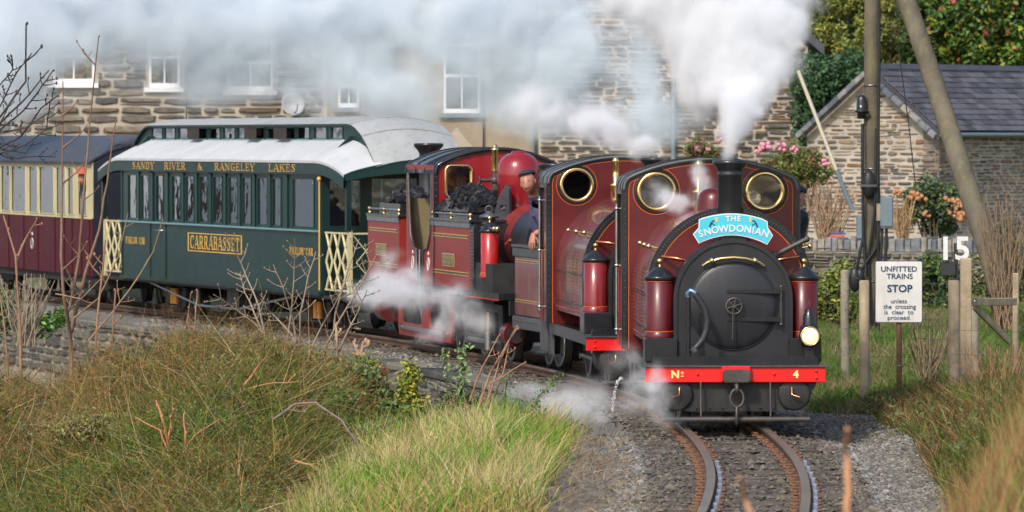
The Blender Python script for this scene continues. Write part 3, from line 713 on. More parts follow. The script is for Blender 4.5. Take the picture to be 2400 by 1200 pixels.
def house(name, label, x0, x1, zt, y, mwall, wins, stones=None, depth=6, roofz=1.9, sill=None, gable=None, sl_rows=0):
    h = thing(name, label, "house")
    M = Matrix.Translation((0, y, 0))
    mb = MB(); outline = [(x0, -1.2), (x1, -1.2)] + (gable if gable else [(x1, zt), (x0, zt)])
    mb.plate(outline, [hole(a, b, c, d_) for a, b, c, d_ in [w_[:4] for w_ in wins]], 'y', 0, .4, mwall, M=M)
    mb.box(x0, x0+.3, .4, depth, -1.2, (outline[-1][1] if gable else zt), mwall, M=M); mb.box(x1-.3, x1, .4, depth, -1.2, (outline[2][1] if gable else zt), mwall, M=M)
    mb.build("wall", None, h)
    for a, b, c, d_, kw in wins: sash(h, M, a, b, c, d_, sill or pvc, **kw)
    if stones:
        lay_stones(h, M, x1, stones['z0'], stones['z1'], stones['c'], stones['l'], st_house if stones.get('m') is None else stones['m'], holes=[(a-.04, b+.04, c-.1, d_+.1) for a, b, c, d_, _ in wins], top=stones.get('top'), keep=300, seed=stones['seed'], gap=stones.get('gap', .04), proud=.05, u0=x0, zvis=stones['zv'])
    if not gable:
        rb = MB(); rb.plate([(-.35, zt-.02), (0, zt+.2), (depth/2, zt+roofz+.2), (depth, zt+.2), (depth, zt), (depth/2, zt+roofz), (0, zt)], [], 'x', x0-.02, x1+.02, slate_d, M=Matrix.Translation((0, y, 0)))
        rb.build("roof", None, h)
        cb_ = MB(); cb_.box(x1-.5, x1-.02, depth/2-.3, depth/2+.3, zt+roofz-.2, zt+roofz+1.1, mwall, M=Matrix.Translation((0, y, 0))); cb_.build("chimney_stack", None, h)
    return h
wl = [(Xp(125), Xp(222), Zp(195), Zp(92), dict(rail=.62)), (Xp(350), Xp(422), Zp(205), Zp(85), dict(rail=.6)), (Xp(535), Xp(640), Zp(212), Zp(100), dict(rail=.6))]
hs = house("terrace_house", "dark stone terrace house with three white sash windows behind the smoke", -14, Xp(756), 6.0, 100, mat("house_mortar", (.40, .35, .28), .95, var=.2, scale=3, bump=.5, bscale=25), wl,
      stones=dict(zv=(2.2, 4.9), z0=.0, z1=5.9, c=(.10, .24), l=(.25, .9), seed=21, gap=.032), depth=6)
wm = [(Xp(793), Xp(843), Zp(252), Zp(150), dict(rail=.5)), (Xp(1040), Xp(1125), Zp(265), Zp(104), dict(rail=.55, blinds=blind))]
hm = house("rendered_house", "beige pebbledashed terrace house with a tan blind in its window", Xp(757), Xp(1262), 6.0, 100, pebble, wm, sill=greybox, depth=6)
mb = MB(); mb.plate([(Xp(1030), Zp(345)), (Xp(1108), Zp(345)), (Xp(1070), Zp(298))], [], 'y', 99.985, 99.998, render_p); mb.build("render_patch", None, hm)
mb = MB(); mb.box(Xp(757), Xp(768), 99.97, 99.999, -1, 6, mortar); mb.build("corner_trim", None, hm)
mb = MB(); mb.tube([(Xp(1133), 99.94, -1), (Xp(1133), 99.94, Zp(185))], .014, 8, black); mb.build("cable", None, hm)
mb = MB(); mb.tube([(Xp(1249), 99.9, -1), (Xp(1249), 99.9, 6)], .045, 10, greybox); mb.build("downpipe", None, hm)
mb = MB(); mb.tube([(Xp(438), 99.9, -1), (Xp(438), 99.9, Zp(175)), (Xp(440), 99.9, Zp(170))], .014, 8, black); mb.build("cable", None, hs)
# satellite dish on the stone house
dish = thing("satellite_dish", "grey satellite dish mounted on the dark stone house", "satellite dish", P(685, 245, 99.7))
mb = MB(); mb.lathe([(0, 0), (.12, .01), (.2, .035), (.235, .06), (.23, .066), (.19, .045), (0, .012)], (0, 0, 0), (.35, -1, .25), 20, mat("dish_grey", (.42, .42, .42), .5)); mb.build("reflector", None, dish)
mb = MB(); mb.tube([(0, 0, -.2), (.1, -.15, -.12), (.12, -.32, 0)], .012, 6, darkgrey); mb.tube([(0, .02, 0), (-.02, .1, -.12), (-.02, .29, -.14)], .02, 6, darkgrey); mb.build("arm", None, dish)
# gabled stone house on the right of the terrace
xr = Xp(1893, 99); gx0 = Xp(1263, 99)
apex = (gx0 + (xr-gx0)*.30, Zp(105, 99) + (xr-gx0)*.70*.9)
gtop = lambda u: (apex[1] - (u-apex[0])*.9 if u > apex[0] else apex[1]-(apex[0]-u)*.9) - .05
wg = []
hg = house("gabled_stone_house", "pale rubble stone gable end with dark verge behind the plume", gx0, xr, 5, 99, mortar, wg, gable=[(xr, gtop(xr)), apex, (gx0, gtop(gx0))],
      stones=dict(zv=(1.7, 4.9), z0=.0, z1=6.8, c=(.055, .12), l=(.18, .6), seed=22, top=gtop, m=st_shed, gap=.034), depth=7)
mb = MB()
for (a, b) in ((apex, (xr+.3, gtop(xr+.3)+.05)), (apex, (gx0-.3, gtop(gx0-.3)+.05))):
    mb.plate([(a[0], a[1]+.06), (b[0], b[1]+.06), (b[0], b[1]+.26), (a[0], a[1]+.26)], [], 'y', -.25, 7.2, slate_d, M=Matrix.Translation((0, 99, 0)))
mb.build("roof", None, hg)
mb = MB(); mb.tube([(Xp(1578, 99), 98.9, -1), (Xp(1578, 99), 98.9, Zp(180, 99))], .05, 10, greybox); mb.build("downpipe", None, hg)
post = MB(); post.tube([P(852, 330, 90), P(853, 228, 90)], .085, 10, rust); post.lathe([(.1, 0), (.1, .03), (.05, .06)], P(853, 228, 90), (0, 0, 1), 10, rust)
tag(post.build("rusty_post"), "thick rusty brown post sticking up behind the green carriage roof", "post")
# ------------------------------------------------------------------ vehicles
class Veh:
    def __init__(s, ox, oy, th): s.o = (ox, oy); s.th = th; s.c = math.cos(th); s.s = math.sin(th)
    def W(s, x, y, z=0): return Vector((s.o[0]+x*s.c-y*s.s, s.o[1]+x*s.s+y*s.c, z))
    def U(s, px, x):
        k = (px-1200)/12000; return (s.o[0]+x*s.c-k*s.o[1]-k*x*s.s)/(s.s+k*s.c)
    def X(s, px, y):
        k = (px-1200)/12000; return (k*(s.o[1]+y*s.c)-s.o[0]+y*s.s)/(s.c-k*s.s)
    def Z(s, py, x, y): return CZ+(325-py)*s.W(x, y).y/12000

def rivets(name, pts, r, axis, m, parent):
    mb = MB()
    for p in pts: mb.sphere(p, r, 6, 4, m)
    o = mb.build(name, None, parent); return tag(o, kind="stuff")
def arch(R_, zc, zb, n=28, x=1.0):
    """outline: straight sides up to zc then a half circle"""
    return [(-R_*x, zb)] + [(-R_*math.cos(PI*i/n)*x, zc+R_*math.sin(PI*i/n)) for i in range(n+1)] + [(R_*x, zb)]
def cab_outline(hw, zb, zs, zt, r=.13, n=12):
    """footplate-up outline with rounded shoulders and an arched roof"""
    rise = zt-zs; Rr = (hw*hw+rise*rise)/(2*rise); pts = [(-hw, zb)]
    top = []
    for i in range(-n, n+1):
        x = (hw-r*.75)*i/n; top.append((x, zt-(Rr-math.sqrt(Rr*Rr-x*x))))
    zl = top[0][1]
    pts += [(-hw, zl-r), (-hw+r*.08, zl-r*.55), (-hw+r*.3, zl-r*.22)] + top + [(hw-r*.3, zl-r*.22), (hw-r*.08, zl-r*.55), (hw, zl-r), (hw, zb)]
    return pts
def inset(poly, d):
    """inset of an open-bottomed outline towards its inside (left-turning not needed: uses centroid-facing normals)"""
    out = []; n = len(poly)
    for i in range(n):
        a = Vector(poly[max(i-1, 0)]); b = Vector(poly[min(i+1, n-1)]); t = (b-a).normalized(); nn = Vector((t.y, -t.x)); out.append((poly[i][0]+nn.x*d, poly[i][1]+nn.y*d))
    return out
def band(mb, poly, d0, d1, y0, y1, m):
    """ring-like strip between two insets of an outline"""
    a, b = inset(poly, d0), inset(poly, d1); n = len(a)
    vs = [(p[0], y0, p[1]) for p in a]+[(p[0], y0, p[1]) for p in b]+[(p[0], y1, p[1]) for p in a]+[(p[0], y1, p[1]) for p in b]; fs = []
    for i in range(n-1):
        fs += [(i, i+1, n+i+1, n+i), (2*n+i, 3*n+i, 3*n+i+1, 2*n+i+1), (i, 2*n+i, 2*n+i+1, i+1), (n+i, n+i+1, 3*n+i+1, 3*n+i)]
    mb.add(vs, fs, m)

def wheel(parent, x, y, r, m=frameblk, name="wheel", sgn=-1, rim=steel):
    mb = MB(); mb.lathe([(.03, -.03), (r-.05, -.03), (r-.045, -.045), (r, -.045), (r, .02), (r+.025, .022), (r+.025, .04), (r-.05, .04), (.03, .03)], (x, y, r), (-sgn, 0, 0), 28, m)
    w = mb.build(name, None, parent)
    t = MB(); t.lathe([(r-.04, -.048), (r+.0005, -.0475), (r+.0005, -.03), (r-.04, -.03)], (x, y, r), (-sgn, 0, 0), 28, rim, ring=True); t.build("tyre", None, w)
    return w

def sandpot(L, x, y, z0, z1, r, m):
    mb = MB(); mb.lathe([(r, z0+.03), (r*1.0, z1), (r*.98, z1+.001)], (x, y, 0), n=28, m=m)
    mb.lathe([(r*1.12, z0), (r*1.14, z0+.02), (r*1.02, z0+.045)], (x, y, 0), n=28, m=m)
    sp = mb.build("sand_pot", None, L)
    lb = MB(); lb.lathe([(r*1.1, z1-.005), (r*1.14, z1+.01), (r*1.13, z1+.022), (r*.95, z1+.03), (r*.8, z1+.055), (r*.42, z1+.08), (r*.36, z1+.095), (.012, z1+.1)], (x, y, 0), n=28, m=black); lb.build("lid", None, sp)
    kb = MB(); kb.lathe([(.010, z1+.095), (.011, z1+.115), (.008, z1+.12), (.02, z1+.13), (.024, z1+.147), (.016, z1+.163), (.002, z1+.168)], (x, y, 0), n=14, m=brass); kb.build("knob", None, sp)
    rb = MB(); rb.lathe([(r+.0015, z1-.018), (r+.003, z1-.016), (r+.0015, z1-.012)], (x, y, 0), n=28, m=orange, ring=True); rb.lathe([(r*1.03, z0+.046), (r*1.04, z0+.049), (r*1.02, z0+.053)], (x, y, 0), n=28, m=orange, ring=True); rb.build("lining", None, sp)

def thing_part(name, parent, loc, rz):
    o = bpy.data.objects.new(name, None); COL.objects.link(o); o.parent = parent; o.location = loc; o.rotation_euler = (0, 0, rz); o.empty_display_size = .1; return o
def saddle_engine(V, label, name, full, cabx0, door=False):
    L = thing(name, label, "locomotive", (V.o[0], V.o[1], 0), V.th)
    pl = lambda mb, n, m=None: mb.build(n, m, L)
    # buffer beam
    mb = MB(); mb.box(-.705, .705, 0, .045, .365, .485, red, bev=.004); bb = pl(mb, "buffer_beam")
    rp = [(x, -.004, z) for x in (-.63, .63) for z in (.4, .455)] + [(x, -.004, .43) for x in (-.3, .3)]
    rivets("rivets", rp, .012, 'y', red, bb)
    if full:
        for s, x, sz in (("N", -.475, .078), ("4", .47, .078)):
            text_obj(s, sz, yellow, bb, Matrix.Translation((x, -.003, .425)) @ Matrix.Rotation(R(90), 4, 'X'), bold=.0035, xs=1.1)
        text_obj("o", .038, yellow, bb, Matrix.Translation((-.42, -.003, .443)) @ Matrix.Rotation(R(90), 4, 'X'), bold=.001)
        q = MB(); q.box(-.432, -.408, -.006, -.001, .411, .417, yellow); q.build("lettering", None, bb)
    # central buffer block and coupling
    mb = MB(); mb.box(-.115, .115, -.05, .0, .375, .492, red, bev=.01); pl(mb, "buffer_backing")
    mb = MB(); mb.plate(rrect(-.108, .108, .366, .468, .03), [], 'y', -.11, -.048, ironm); mb.plate(rrect(-.100, .100, .374, .46, .03), [], 'y', -.118, -.108, ironm); pl(mb, "centre_buffer")
    mb = MB(); mb.tube([(.0, -.05, .36), (.0, -.12, .345), (.0, -.135, .31), (.0, -.10, .29)], .016, 8, ironm)
    mb.sphere((0, -.06, .35), .03, 8, 6, ironm); pl(mb, "coupling_hook")
    mb = MB(); a = [((.052*math.sin(t)), -.125-.01*math.cos(t), .248-.07*math.cos(t)) for t in np.linspace(0, 2*PI, 22)]; mb.tube(a, .010, 8, ironm, cap=False)
    a = [(.004*math.sin(t), -.125+.024*math.sin(t), .115-.07*math.cos(t)) for t in np.linspace(0, 2*PI, 18)]; mb.tube(a, .012, 8, ironm, cap=False); pl(mb, "chain_link")
    # valance plate below the beam with round corners
    mb = MB(); pr = [(-.64, .364), (-.60, .27), (-.54, .20), (-.45, .15), (-.36, .135), (.36, .135), (.45, .15), (.54, .20), (.60, .27), (.64, .364)]
    mb.plate(pr, [], 'y', .06, .075, frameblk); fv = pl(mb, "front_frame_plate")
    for s in (-1, 1):
        c = MB(); c.lathe([(.13, 0), (.13, -.02), (.11, -.028), (.02, -.03)], (s*.46, .06, .27), (0, 1, 0), 20, frameblk); c.build("cylinder_cover", None, fv)
        t = MB(); t.tube([(s*.44, .015, .325), (s*.44, .0, .27), (s*.455, -.01, .262), (s*.50+(-.0), -.02, .25)][::1], .007, 6, copper); t.build("drain_cock", None, fv)
    rv = [(x, .055, .16) for x in np.linspace(-.4, .4, 9)]; rivets("rivets", rv, .010, 'y', frameblk, fv)
    # guard pipe hung in front of the rails
    mb = MB(); mb.tube([(-.575, -.06, .078), (.575, -.06, .078)], .023, 12, ironm); gp = pl(mb, "guard_pipe")
    for x in (-.275, .27):
        t = MB(); t.tube([(x, -.045, .09), (x, -.01, .37)], .009, 8, ironm); t.build("hanger", None, gp)
    # running plate
    mb = MB(); mb.box(-.735, .735, -.02, .12, .487, .497, greymet); mb.box(-.66, .66, .03, 3.9, .498, .508, black)
    mb.plate([(-.655, .508), (.655, .508), (.640, .565), (-.640, .565)], [], 'y', .04, .14, black); pl(mb, "running_plate")
    mb = MB(); mb.box(-.66, -.63, .2, 3.9, .40, .497, greymet); mb.box(.63, .66, .2, 3.9, .40, .497, greymet); pl(mb, "valance")
    # frames, wheels, cylinders
    mb = MB()
    for s in (-1, 1): mb.box(s*.21-.012, s*.21+.012, .08, 3.8, .17, .49, frameblk)
    mb.box(-.2, .2, .1, 3.6, .2, .42, frameblk); mb.box(-.33, .33, 2.0, 3.4, .14, .5, frameblk)
    pl(mb, "frame")
    for y in (1.15, 2.6):
        for s in (-1, 1): wheel(L, s*.33, y, .26, sgn=s)
        mb = MB(); mb.tube([(-.33, y, .26), (.33, y, .26)], .04, 10, frameblk); pl(mb, "axle")
    for s in (-1, 1):
        mb = MB(); mb.tube([(s*.46, .1, .27), (s*.46, .62, .27)], .12, 18, frameblk); mb.box(s*.46-.1, s*.46+.1, .12, .55, .3, .46, frameblk); mb.tube([(s*.46, .6, .27), (s*.46, 1.15, .26)], .02, 8, steel); pl(mb, "cylinder")
        mb = MB(); mb.box(s*.43-.015, s*.43+.015, 1.1, 2.65, .2, .245, steel, bev=.01)
        for y in (1.15, 2.6): mb.tube([(s*.40, y, .22), (s*.46, y, .22)], .035, 10, steel)
        pl(mb, "coupling_rod")
        mb = MB(); mb.box(s*.60-.06, s*.60+.06, 3.2, 3.5, .18, .2, frameblk); mb.box(s*.64-.01, s*.64+.01, 3.2, 3.5, .18, .5, greymet); pl(mb, "footstep")
    # smokebox
    mb = MB(); o1 = arch(.47, 1.01, .505); mb.plate(o1, [], 'y', .30, .90, smokebox, smooth=True); sbx = pl(mb, "smokebox")
    mb = MB(); band(mb, o1, .0, .03, .285, .302, smokebox); mb.build("smokebox_rim", None, sbx)
    DX, DZ, DR = .0, .955, .335
    mb = MB(); mb.lathe([(DR+.012, 0), (DR+.012, -.012), (DR, -.022), (DR-.03, -.030), (DR*.7, -.045), (DR*.35, -.055), (.002, -.058)], (DX, .30, DZ), (0, 1, 0), 48, smokebox); dr = mb.build("smokebox_door", None, sbx)
    mb = MB(); mb.torus((DX, .293, DZ), (0, 1, 0), DR+.012, .008, 48, 6, smokebox); mb.build("door_ring", None, dr)
    mb = MB(); mb.torus((.0, .195, DZ), (0, 1, 0), .062, .008, 28, 6, ironm)
    for k in range(6):
        a = 2*PI*k/6+.3; mb.tube([(0, .195, DZ), (.06*math.cos(a), .195, DZ+.06*math.sin(a))], .005, 6, ironm)
    mb.tube([(0, .25, DZ), (0, .18, DZ)], .014, 10, ironm); mb.build("door_wheel", None, dr)
    mb = MB(); mb.tube([(-.008, .19, DZ-.01), (-.012, .19, DZ-.26)], .006, 6, ironm); mb.build("door_handle", None, dr)
    for z in (DZ+.115, DZ-.105):
        mb = MB(); mb.plate([(-.055, z-.010), (.30, z-.018), (.37, z-.02), (.37, z+.02), (.30, z+.018), (-.055, z+.010)], [], 'y', .235, .25, black); mb.box(.30, .37, .24, .31, z-.018, z+.018, black); mb.build("hinge_strap", None, dr)
    mb = MB(); mb.tube([(.375, .25, DZ-.15), (.375, .25, DZ+.16)], .009, 8, ironm)
    for z in (-.145, .15): mb.sphere((.375, .25, DZ+z), .015, 8, 6, ironm)
    mb.build("hinge_pin", None, dr)
    # handrail on the smokebox
    pts = [(-.24, .27, 1.27), (-.2, .25, 1.3), (-.1, .24, 1.328), (0, .24, 1.337), (.1, .24, 1.328), (.2, .25, 1.3), (.24, .27, 1.27)]
    mb = MB(); mb.tube(pts, .0135, 8, brass)
    for s in (-1, 1): mb.sphere((s*.17, .25, 1.312), .024, 10, 8, brass); mb.tube([(s*.17, .25, 1.312), (s*.17, .30, 1.30)], .009, 6, brass)
    pl(mb, "handrail")
    # saddle tank
    TR, TC, TB = .655, 1.065, .64
    o2 = arch(TR, TC, TB, 36); y0, y1 = .62, 2.87
    mb = MB(); ys = [y0+.02, y1]; vs = [(p[0], y, p[1]) for y in ys for p in inset(o2, .004)]; n = len(o2); mb.add(vs, [(i, i+1, n+i+1, n+i) for i in range(n-1)], tankred, True)
    mb.plate(o2, [], 'y', y0, y0+.02, maroon); tk = pl(mb, "saddle_tank")
    mb = MB(); band(mb, o2, -.006, .05, y0-.012, y0-.001, black); band(mb, o2, -.012, -.006, y0-.012, y0+.05, black); mb.build("tank_angle", None, tk)
    mb = MB(); band(mb, o2, .056, .063, y0-.006, y0-.001, orange); mb.build("lining", None, tk)
    rp = []
    for i in range(74):
        a = PI*(i+.5)/74; rp.append((-.633*math.cos(a), y0-.013, TC+.633*math.sin(a)))
    for s in (-1, 1):
        for z in np.arange(.68, 1.06, .028): rp.append((s*.633, y0-.013, z))
    rivets("rivets", rp, .0065, 'y', greymet, tk)
    rp = []
    for s in (-1,):
        for y in (1.25, 1.5, 2.1, 2.75):
            for z in np.arange(.68, 1.25, .03): rp.append((s*.655, y, z) if z < TC else (s*math.sqrt(max(0, .655**2-(z-TC)**2)), y, z))
        for y in np.arange(.7, 2.9, .04): rp.append((s*.656, y, .68))
    rivets("side_rivets", rp, .006, 'x', tankred, tk)
    mb = MB(); mb.box(-.664, -.6575, .8, 2.8, .74, .748, black); mb.box(-.664, -.6575, .8, 2.8, 1.02, 1.028, black); mb.build("side_lining", None, tk)
    # ball fittings on both flanks
    for s in (-1, 1):
        mb = MB()
        for k in range(3):
            a = R(33+k*0); zz = 1.42-k*.012; yy = 1.0-k*.32; xx = s*(.60+.012)
            mb.sphere((xx+s*.03, .7+k*.62, 1.415), .022, 10, 8, brass); mb.tube([(xx-s*.04, .7+k*.62, 1.40), (xx+s*.03, .7+k*.62, 1.415)], .009, 6, brass)
        mb.tube([(s*.642, .7, 1.415), (s*.642, 1.94, 1.415)], .008, 6, brass)
        tag(mb.build("tank_handrail", None, tk))
    mb = MB(); mb.tube([(.335, .62, 1.335), (.375, .50, 1.355)], .03, 10, black); mb.tube([(.35, .5, 1.35), (.60, .52, 1.475)], .021, 10, ironm); mb.sphere((.345, .5, 1.345), .036, 10, 8, ironm); mb.sphere((.60, .52, 1.475), .026, 10, 8, ironm)
    pl(mb, "ejector_pipe")
    for s in (-1, 1):
        mb = MB(); mb.tube([(s*.335, .52, 1.30), (s*.38, .5, 1.312), (s*.44, .5, 1.325), (s*.5, .56, 1.33), (s*.54, .60, 1.335)], .014, 8, copper); mb.sphere((s*.345, .51, 1.30), .022, 8, 6, brass); pl(mb, "copper_pipe")
    # sand pots
    for s in (-1, 1): 
        mb = MB(); mb.box(s*.565-.13, s*.565+.13, .26, .6, .508, .70, black, bev=.01); pl(mb, "sand_pot_bracket")
        sandpot(L, s*.57, .43, .70, 1.16, .11, maroon if full else mat("maroon_pot", (.22, .015, .016), .25, var=.12, coat=.4))
    # chimney and dome
    mb = MB(); mb.lathe([(.15, 1.46), (.125, 1.50), (.105, 1.55), (.1, 1.60), (.1, 1.975), (.108, 1.99), (.1, 2.0), (.108, 2.03), (.14, 2.07), (.142, 2.095), (.12, 2.1), (.1, 2.07)], (0, .62, 0), n=32, m=black)
    pl(mb, "chimney")
    mb = MB(); mb.lathe([(.15, 1.66), (.14, 1.72), (.135, 1.77), (.12, 1.82), (.09, 1.85), (.05, 1.865), (.002, 1.87)], (-.05, 1.75, 0), n=28, m=maroon); pl(mb, "dome")
    mb = MB(); mb.lathe([(.05, 1.7), (.05, 1.82), (.06, 1.83), (.03, 1.85), (.03, 2.04), (.04, 2.05), (.02, 2.09), (.002, 2.1)], (-.12, 2.55, 0), n=16, m=brass); pl(mb, "safety_valve")
    # cab
    HW, zb, zs, zt = .735, .51, 1.93, 2.105; cy0, cy1 = 2.87, (3.62 if door else 3.95)
    oc = cab_outline(HW, zb, zs, zt); H = [circle(s*.455, 1.83, .145, 32) for s in (-1, 1)]
    mb = MB(); mb.plate(inset(oc, .003), H, 'y', cy0, cy0+.02, maroon)
    cf = pl(mb, "cab_front")
    mb = MB(); band(mb, oc, -.004, .034, cy0-.01, cy0-.001, black); band(mb, oc, -.012, -.004, cy0-.01, cy0+.04, black); mb.build("cab_angle", None, cf)
    mb = MB(); band(mb, oc, .045, .051, cy0-.005, cy0-.001, orange); mb.build("lining", None, cf)
    for s in (-1, 1):
        mb = MB(); mb.torus((s*.455, cy0-.006, 1.83), (0, 1, 0), .150, .019, 36, 8, brass); wn = mb.build("porthole", None, cf)
        g = MB(); g.lathe([(.148, 0), (.148, .004)], (s*.455, cy0+.008, 1.83), (0, 1, 0), 32, lglass, smooth=False); g.build("pane", None, wn)
        g = MB(); g.lathe([(.168, -.001), (.168, -.006), (.187, -.006), (.187, -.001)], (s*.455, cy0, 1.83), (0, 1, 0), 36, black, ring=True); g.build("surround", None, wn)
        g = MB(); g.lathe([(.193, -.001), (.193, -.004), (.199, -.004), (.199, -.001)], (s*.455, cy0, 1.83), (0, 1, 0), 36, orange, ring=True); g.build("lining", None, wn)
    mb = MB(); up = [(x, z) for x, z in inset(oc, .02)]; up = [(up[0][0], 1.22)] + up[1:-1] + [(up[-1][0], 1.22)]
    mb.plate(up, [] if door else [circle(s*.44, 1.76, .065, 24) for s in (-1, 1)], 'y', cy1-.03, cy1-.01, inside if True else maroon); mb.build("cab_back", None, L)
    rivets("rivets", [(-HW+.015, cy0-.011, z) for z in np.arange(.6, 1.8, .06)], .006, 'y', greymet, cf)
    mb = MB(); n = len(oc); a, b = inset(oc, -.004), inset(oc, .018)
    lo, hi = 1, n-2; ys = [cy0-.03, cy1+.12]
    vs = [(p[0], y, p[1]) for y in ys for p in a[lo:hi+1]]+[(p[0], y, p[1]) for y in ys for p in b[lo:hi+1]]; k = hi-lo+1; fs = []
    for i in range(k-1): fs += [(i, i+1, k+i+1, k+i), (2*k+i, 3*k+i, 3*k+i+1, 2*k+i+1), (i, 2*k+i, 2*k+i+1, i+1), (k+i, k+i+1, 3*k+i+1, 3*k+i)]
    mb.add(vs, fs, mat("cab_roof_grey", (.11, .12, .13), .5, var=.2, streak=.3), True)
    for y in (cy0+.35, cy0+.8): band(mb, oc[lo:hi+1], -.012, -.004, y, y+.03, black)
    pl(mb, "cab_roof")
    for s in (-1, 1):
        mb = MB(); X = s*(HW-.012)
        mb.box(X-.009, X+.009, cy0+.02, cy0+.34, zb, 1.83, tankred)
        mb.box(X-.009, X+.009, cy0+.34, cy0+.40, zb, 1.2, tankred) if not door else None
        mb.box(X-.009, X+.009, cy1-.30, cy1, zb, 1.2, tankred); mb.box(X-.012, X+.012, cy1-.04, cy1, 1.2, 1.83, black)
        mb.tube([(X, cy0+.30, 1.83), (X, cy0+.34, 1.7), (X, cy0+.34, 1.2)], .014, 8, black)
        mb.box(X-.010, X+.012, cy0+.02, cy1, 1.80, 1.86, mat("cab_roof_grey", (.1, .1, .1)))
        cs = pl(mb, "cab_side")
        mb = MB(); mb.tube([(s*(HW+.035), cy0+.36, .62), (s*(HW+.035), cy0+.36, 1.72)], .012, 8, steel)
        for z in (.66, 1.2, 1.68): mb.sphere((s*(HW+.035), cy0+.36, z), .02, 8, 6, brass if z == 1.2 else steel); mb.tube([(s*(HW-.01), cy0+.36, z), (s*(HW+.035), cy0+.36, z)], .008, 6, steel)
        mb.build("handrail", None, cs)
    mb = MB(); mb.box(-.7, .7, cy0+.02, cy1, .508, .53, inside); mb.lathe([(.34, 0), (.34, .12), (.02, .13)], (0, cy0+.02, 1.15), (0, 1, 0), 24, black)
    mb.box(-.55, .55, cy0+.05, cy0+.14, 1.45, 1.6, black); pl(mb, "backhead")
    # rear bunker
    if door:
        bk = thing_part("tender_body", L, (-.0, 3.86, 0), .105)
        x0, x1, ya, yb = -.70, .60, .0, 1.22
        mb = MB(); mb.box(x0, x1, ya, yb, .515, 1.19, tankred, bev=.015); tb = mb.build("bunker", None, bk)
        mb = MB(); mb.box(x0-.02, x1, ya-.01, yb+.02, 1.10, 1.20, greymet, bev=.01); mb.box(x0-.03, x1, ya-.01, yb+.03, 1.2, 1.225, black); mb.build("coping", None, bk)
        mb = MB()
        for z in (1.055, .66): mb.box(x0-.006, x0-.0005, ya+.06, yb-.05, z, z+.014, black); mb.box(x0-.007, x0-.0005, ya+.06, yb-.05, z+.0145, z+.019, gold); mb.box(x0-.007, x0-.0005, ya+.06, yb-.05, z-.005, z-.0005, gold)
        mb.build("lining", None, bk)
        mb = MB(); mb.box(x0-.02, x0+.03, ya-.02, yb+.02, .39, .512, greymet, bev=.006); mb.box(-.5, .5, ya, yb, .38, .5, frameblk)
        for q in np.arange(.1, 1.2, .12): mb.sphere((x0-.022, q, .47), .010, 6, 4, ironm)
        mb.build("valance", None, bk)
        for s in (-1, 1): wheel(bk, s*.33, .65, .26, sgn=s); wheel(bk, s*.33, 1.1, .2, sgn=s)
        mb = MB(); mb.box(x0-.02, x0+.12, -.34, -.04, .2, .5, greymet, bev=.01); mb.box(x0-.05, x0+.1, -.34, -.04, .2, .22, ironm); mb.build("cab_steps", None, bk)
        mb = MB(); mb.tube([(x0+.05, .03, .6), (x0+.05, .03, 1.45)], .012, 8, ironm); mb.tube([(x0+.02, .04, .75), (x0+.02, .04, 1.05)], .012, 8, brass); mb.build("handrail", None, bk)
    else:
        mb = MB(); mb.box(-.66, .66, cy1+.05, cy1+.35, .51, 1.17, tankred, bev=.02); bk = pl(mb, "bunker")
        mb = MB(); mb.box(-.67, .67, cy1+.05, cy1+.33, 1.172, 1.21, black); mb.build("bunker_trim", None, bk)
    return L

V1 = Veh(1.75, 40.0, .030); V2 = Veh(1.37, 46.0, .105)
L1 = saddle_engine(V1, "leading maroon saddle tank locomotive carrying the light blue headboard", "locomotive", True, 0)
L2 = saddle_engine(V2, "middle maroon saddle tank locomotive with the driver leaning from its cab", "locomotive", False, 0, door=True)
L1["group"] = L2["group"] = "maroon steam locomotives heading the train"
# --- extras of the leading engine
def on1(px, py, y): x = V1.X(px, y); return (x, y, V1.Z(py, x, y))
# headboard
hy = .34; cxh = V1.X(1718, hy)
pts_px = [(1624, 549), (1637, 534), (1638, 514)] + [(1638+ (1798-1638)*t, 514 - 15.5*math.sin(PI*t)**.8 + (3*t)) for t in np.linspace(.06, .94, 12)] + [(1799, 519), (1800, 533), (1812, 552), (1798, 574)] + [(1798+(1638-1798)*t, 574 - 21*math.sin(PI*t)**.85 - 3*t) for t in np.linspace(.06, .94, 12)] + [(1638, 571)]
hp = [(on1(a, b, hy)[0], on1(a, b, hy)[2]) for a, b in pts_px]
mb = MB(); mb.plate(hp, [], 'y', hy, hy+.012, hbsilver); hb = mb.build("headboard", None, L1)
cen = (sum(p[0] for p in hp)/len(hp), sum(p[1] for p in hp)/len(hp))
def shrink(poly, d):
    n = len(poly); out = []
    ar = sum(poly[i][0]*poly[(i+1) % n][1]-poly[(i+1) % n][0]*poly[i][1] for i in range(n)); sg = 1 if ar > 0 else -1
    for i in range(n):
        a = Vector(poly[i-1]); b = Vector(poly[(i+1) % n]); t = (b-a).normalized(); out.append((poly[i][0]-t.y*d*sg, poly[i][1]+t.x*d*sg))
    return out
mb = MB(); mb.plate(shrink(hp, .009), [], 'y', hy-.003, hy-.0005, hbblue); mb.build("blue_panel", None, hb)
def arc_text(s, ox, oz, rad, step, size, parent, m, y, bold=.0015):
    tot = sum(step.get(c, 1.0) for c in s); u = -tot/2
    for c in s:
        w_ = step.get(c, 1.0); u += w_/2; a = u*size*.72/rad
        M = Matrix.Translation((ox+rad*math.sin(a), y, oz+rad*math.cos(a)-rad)) @ Matrix.Rotation(a, 4, 'Y') @ Matrix.Rotation(R(90), 4, 'X')
        text_obj(c, size, m, parent, M, ext=.002, bold=bold); u += w_/2
bx, by, bz = on1(1719, 536, hy); arc_text("SNOWDONIAN", bx, bz, .80, {'W': 1.35, 'O': 1.15, 'I': .5, 'S': .9, 'D': 1.1, 'N': 1.1}, .076, hb, hbsilver, hy-.006)
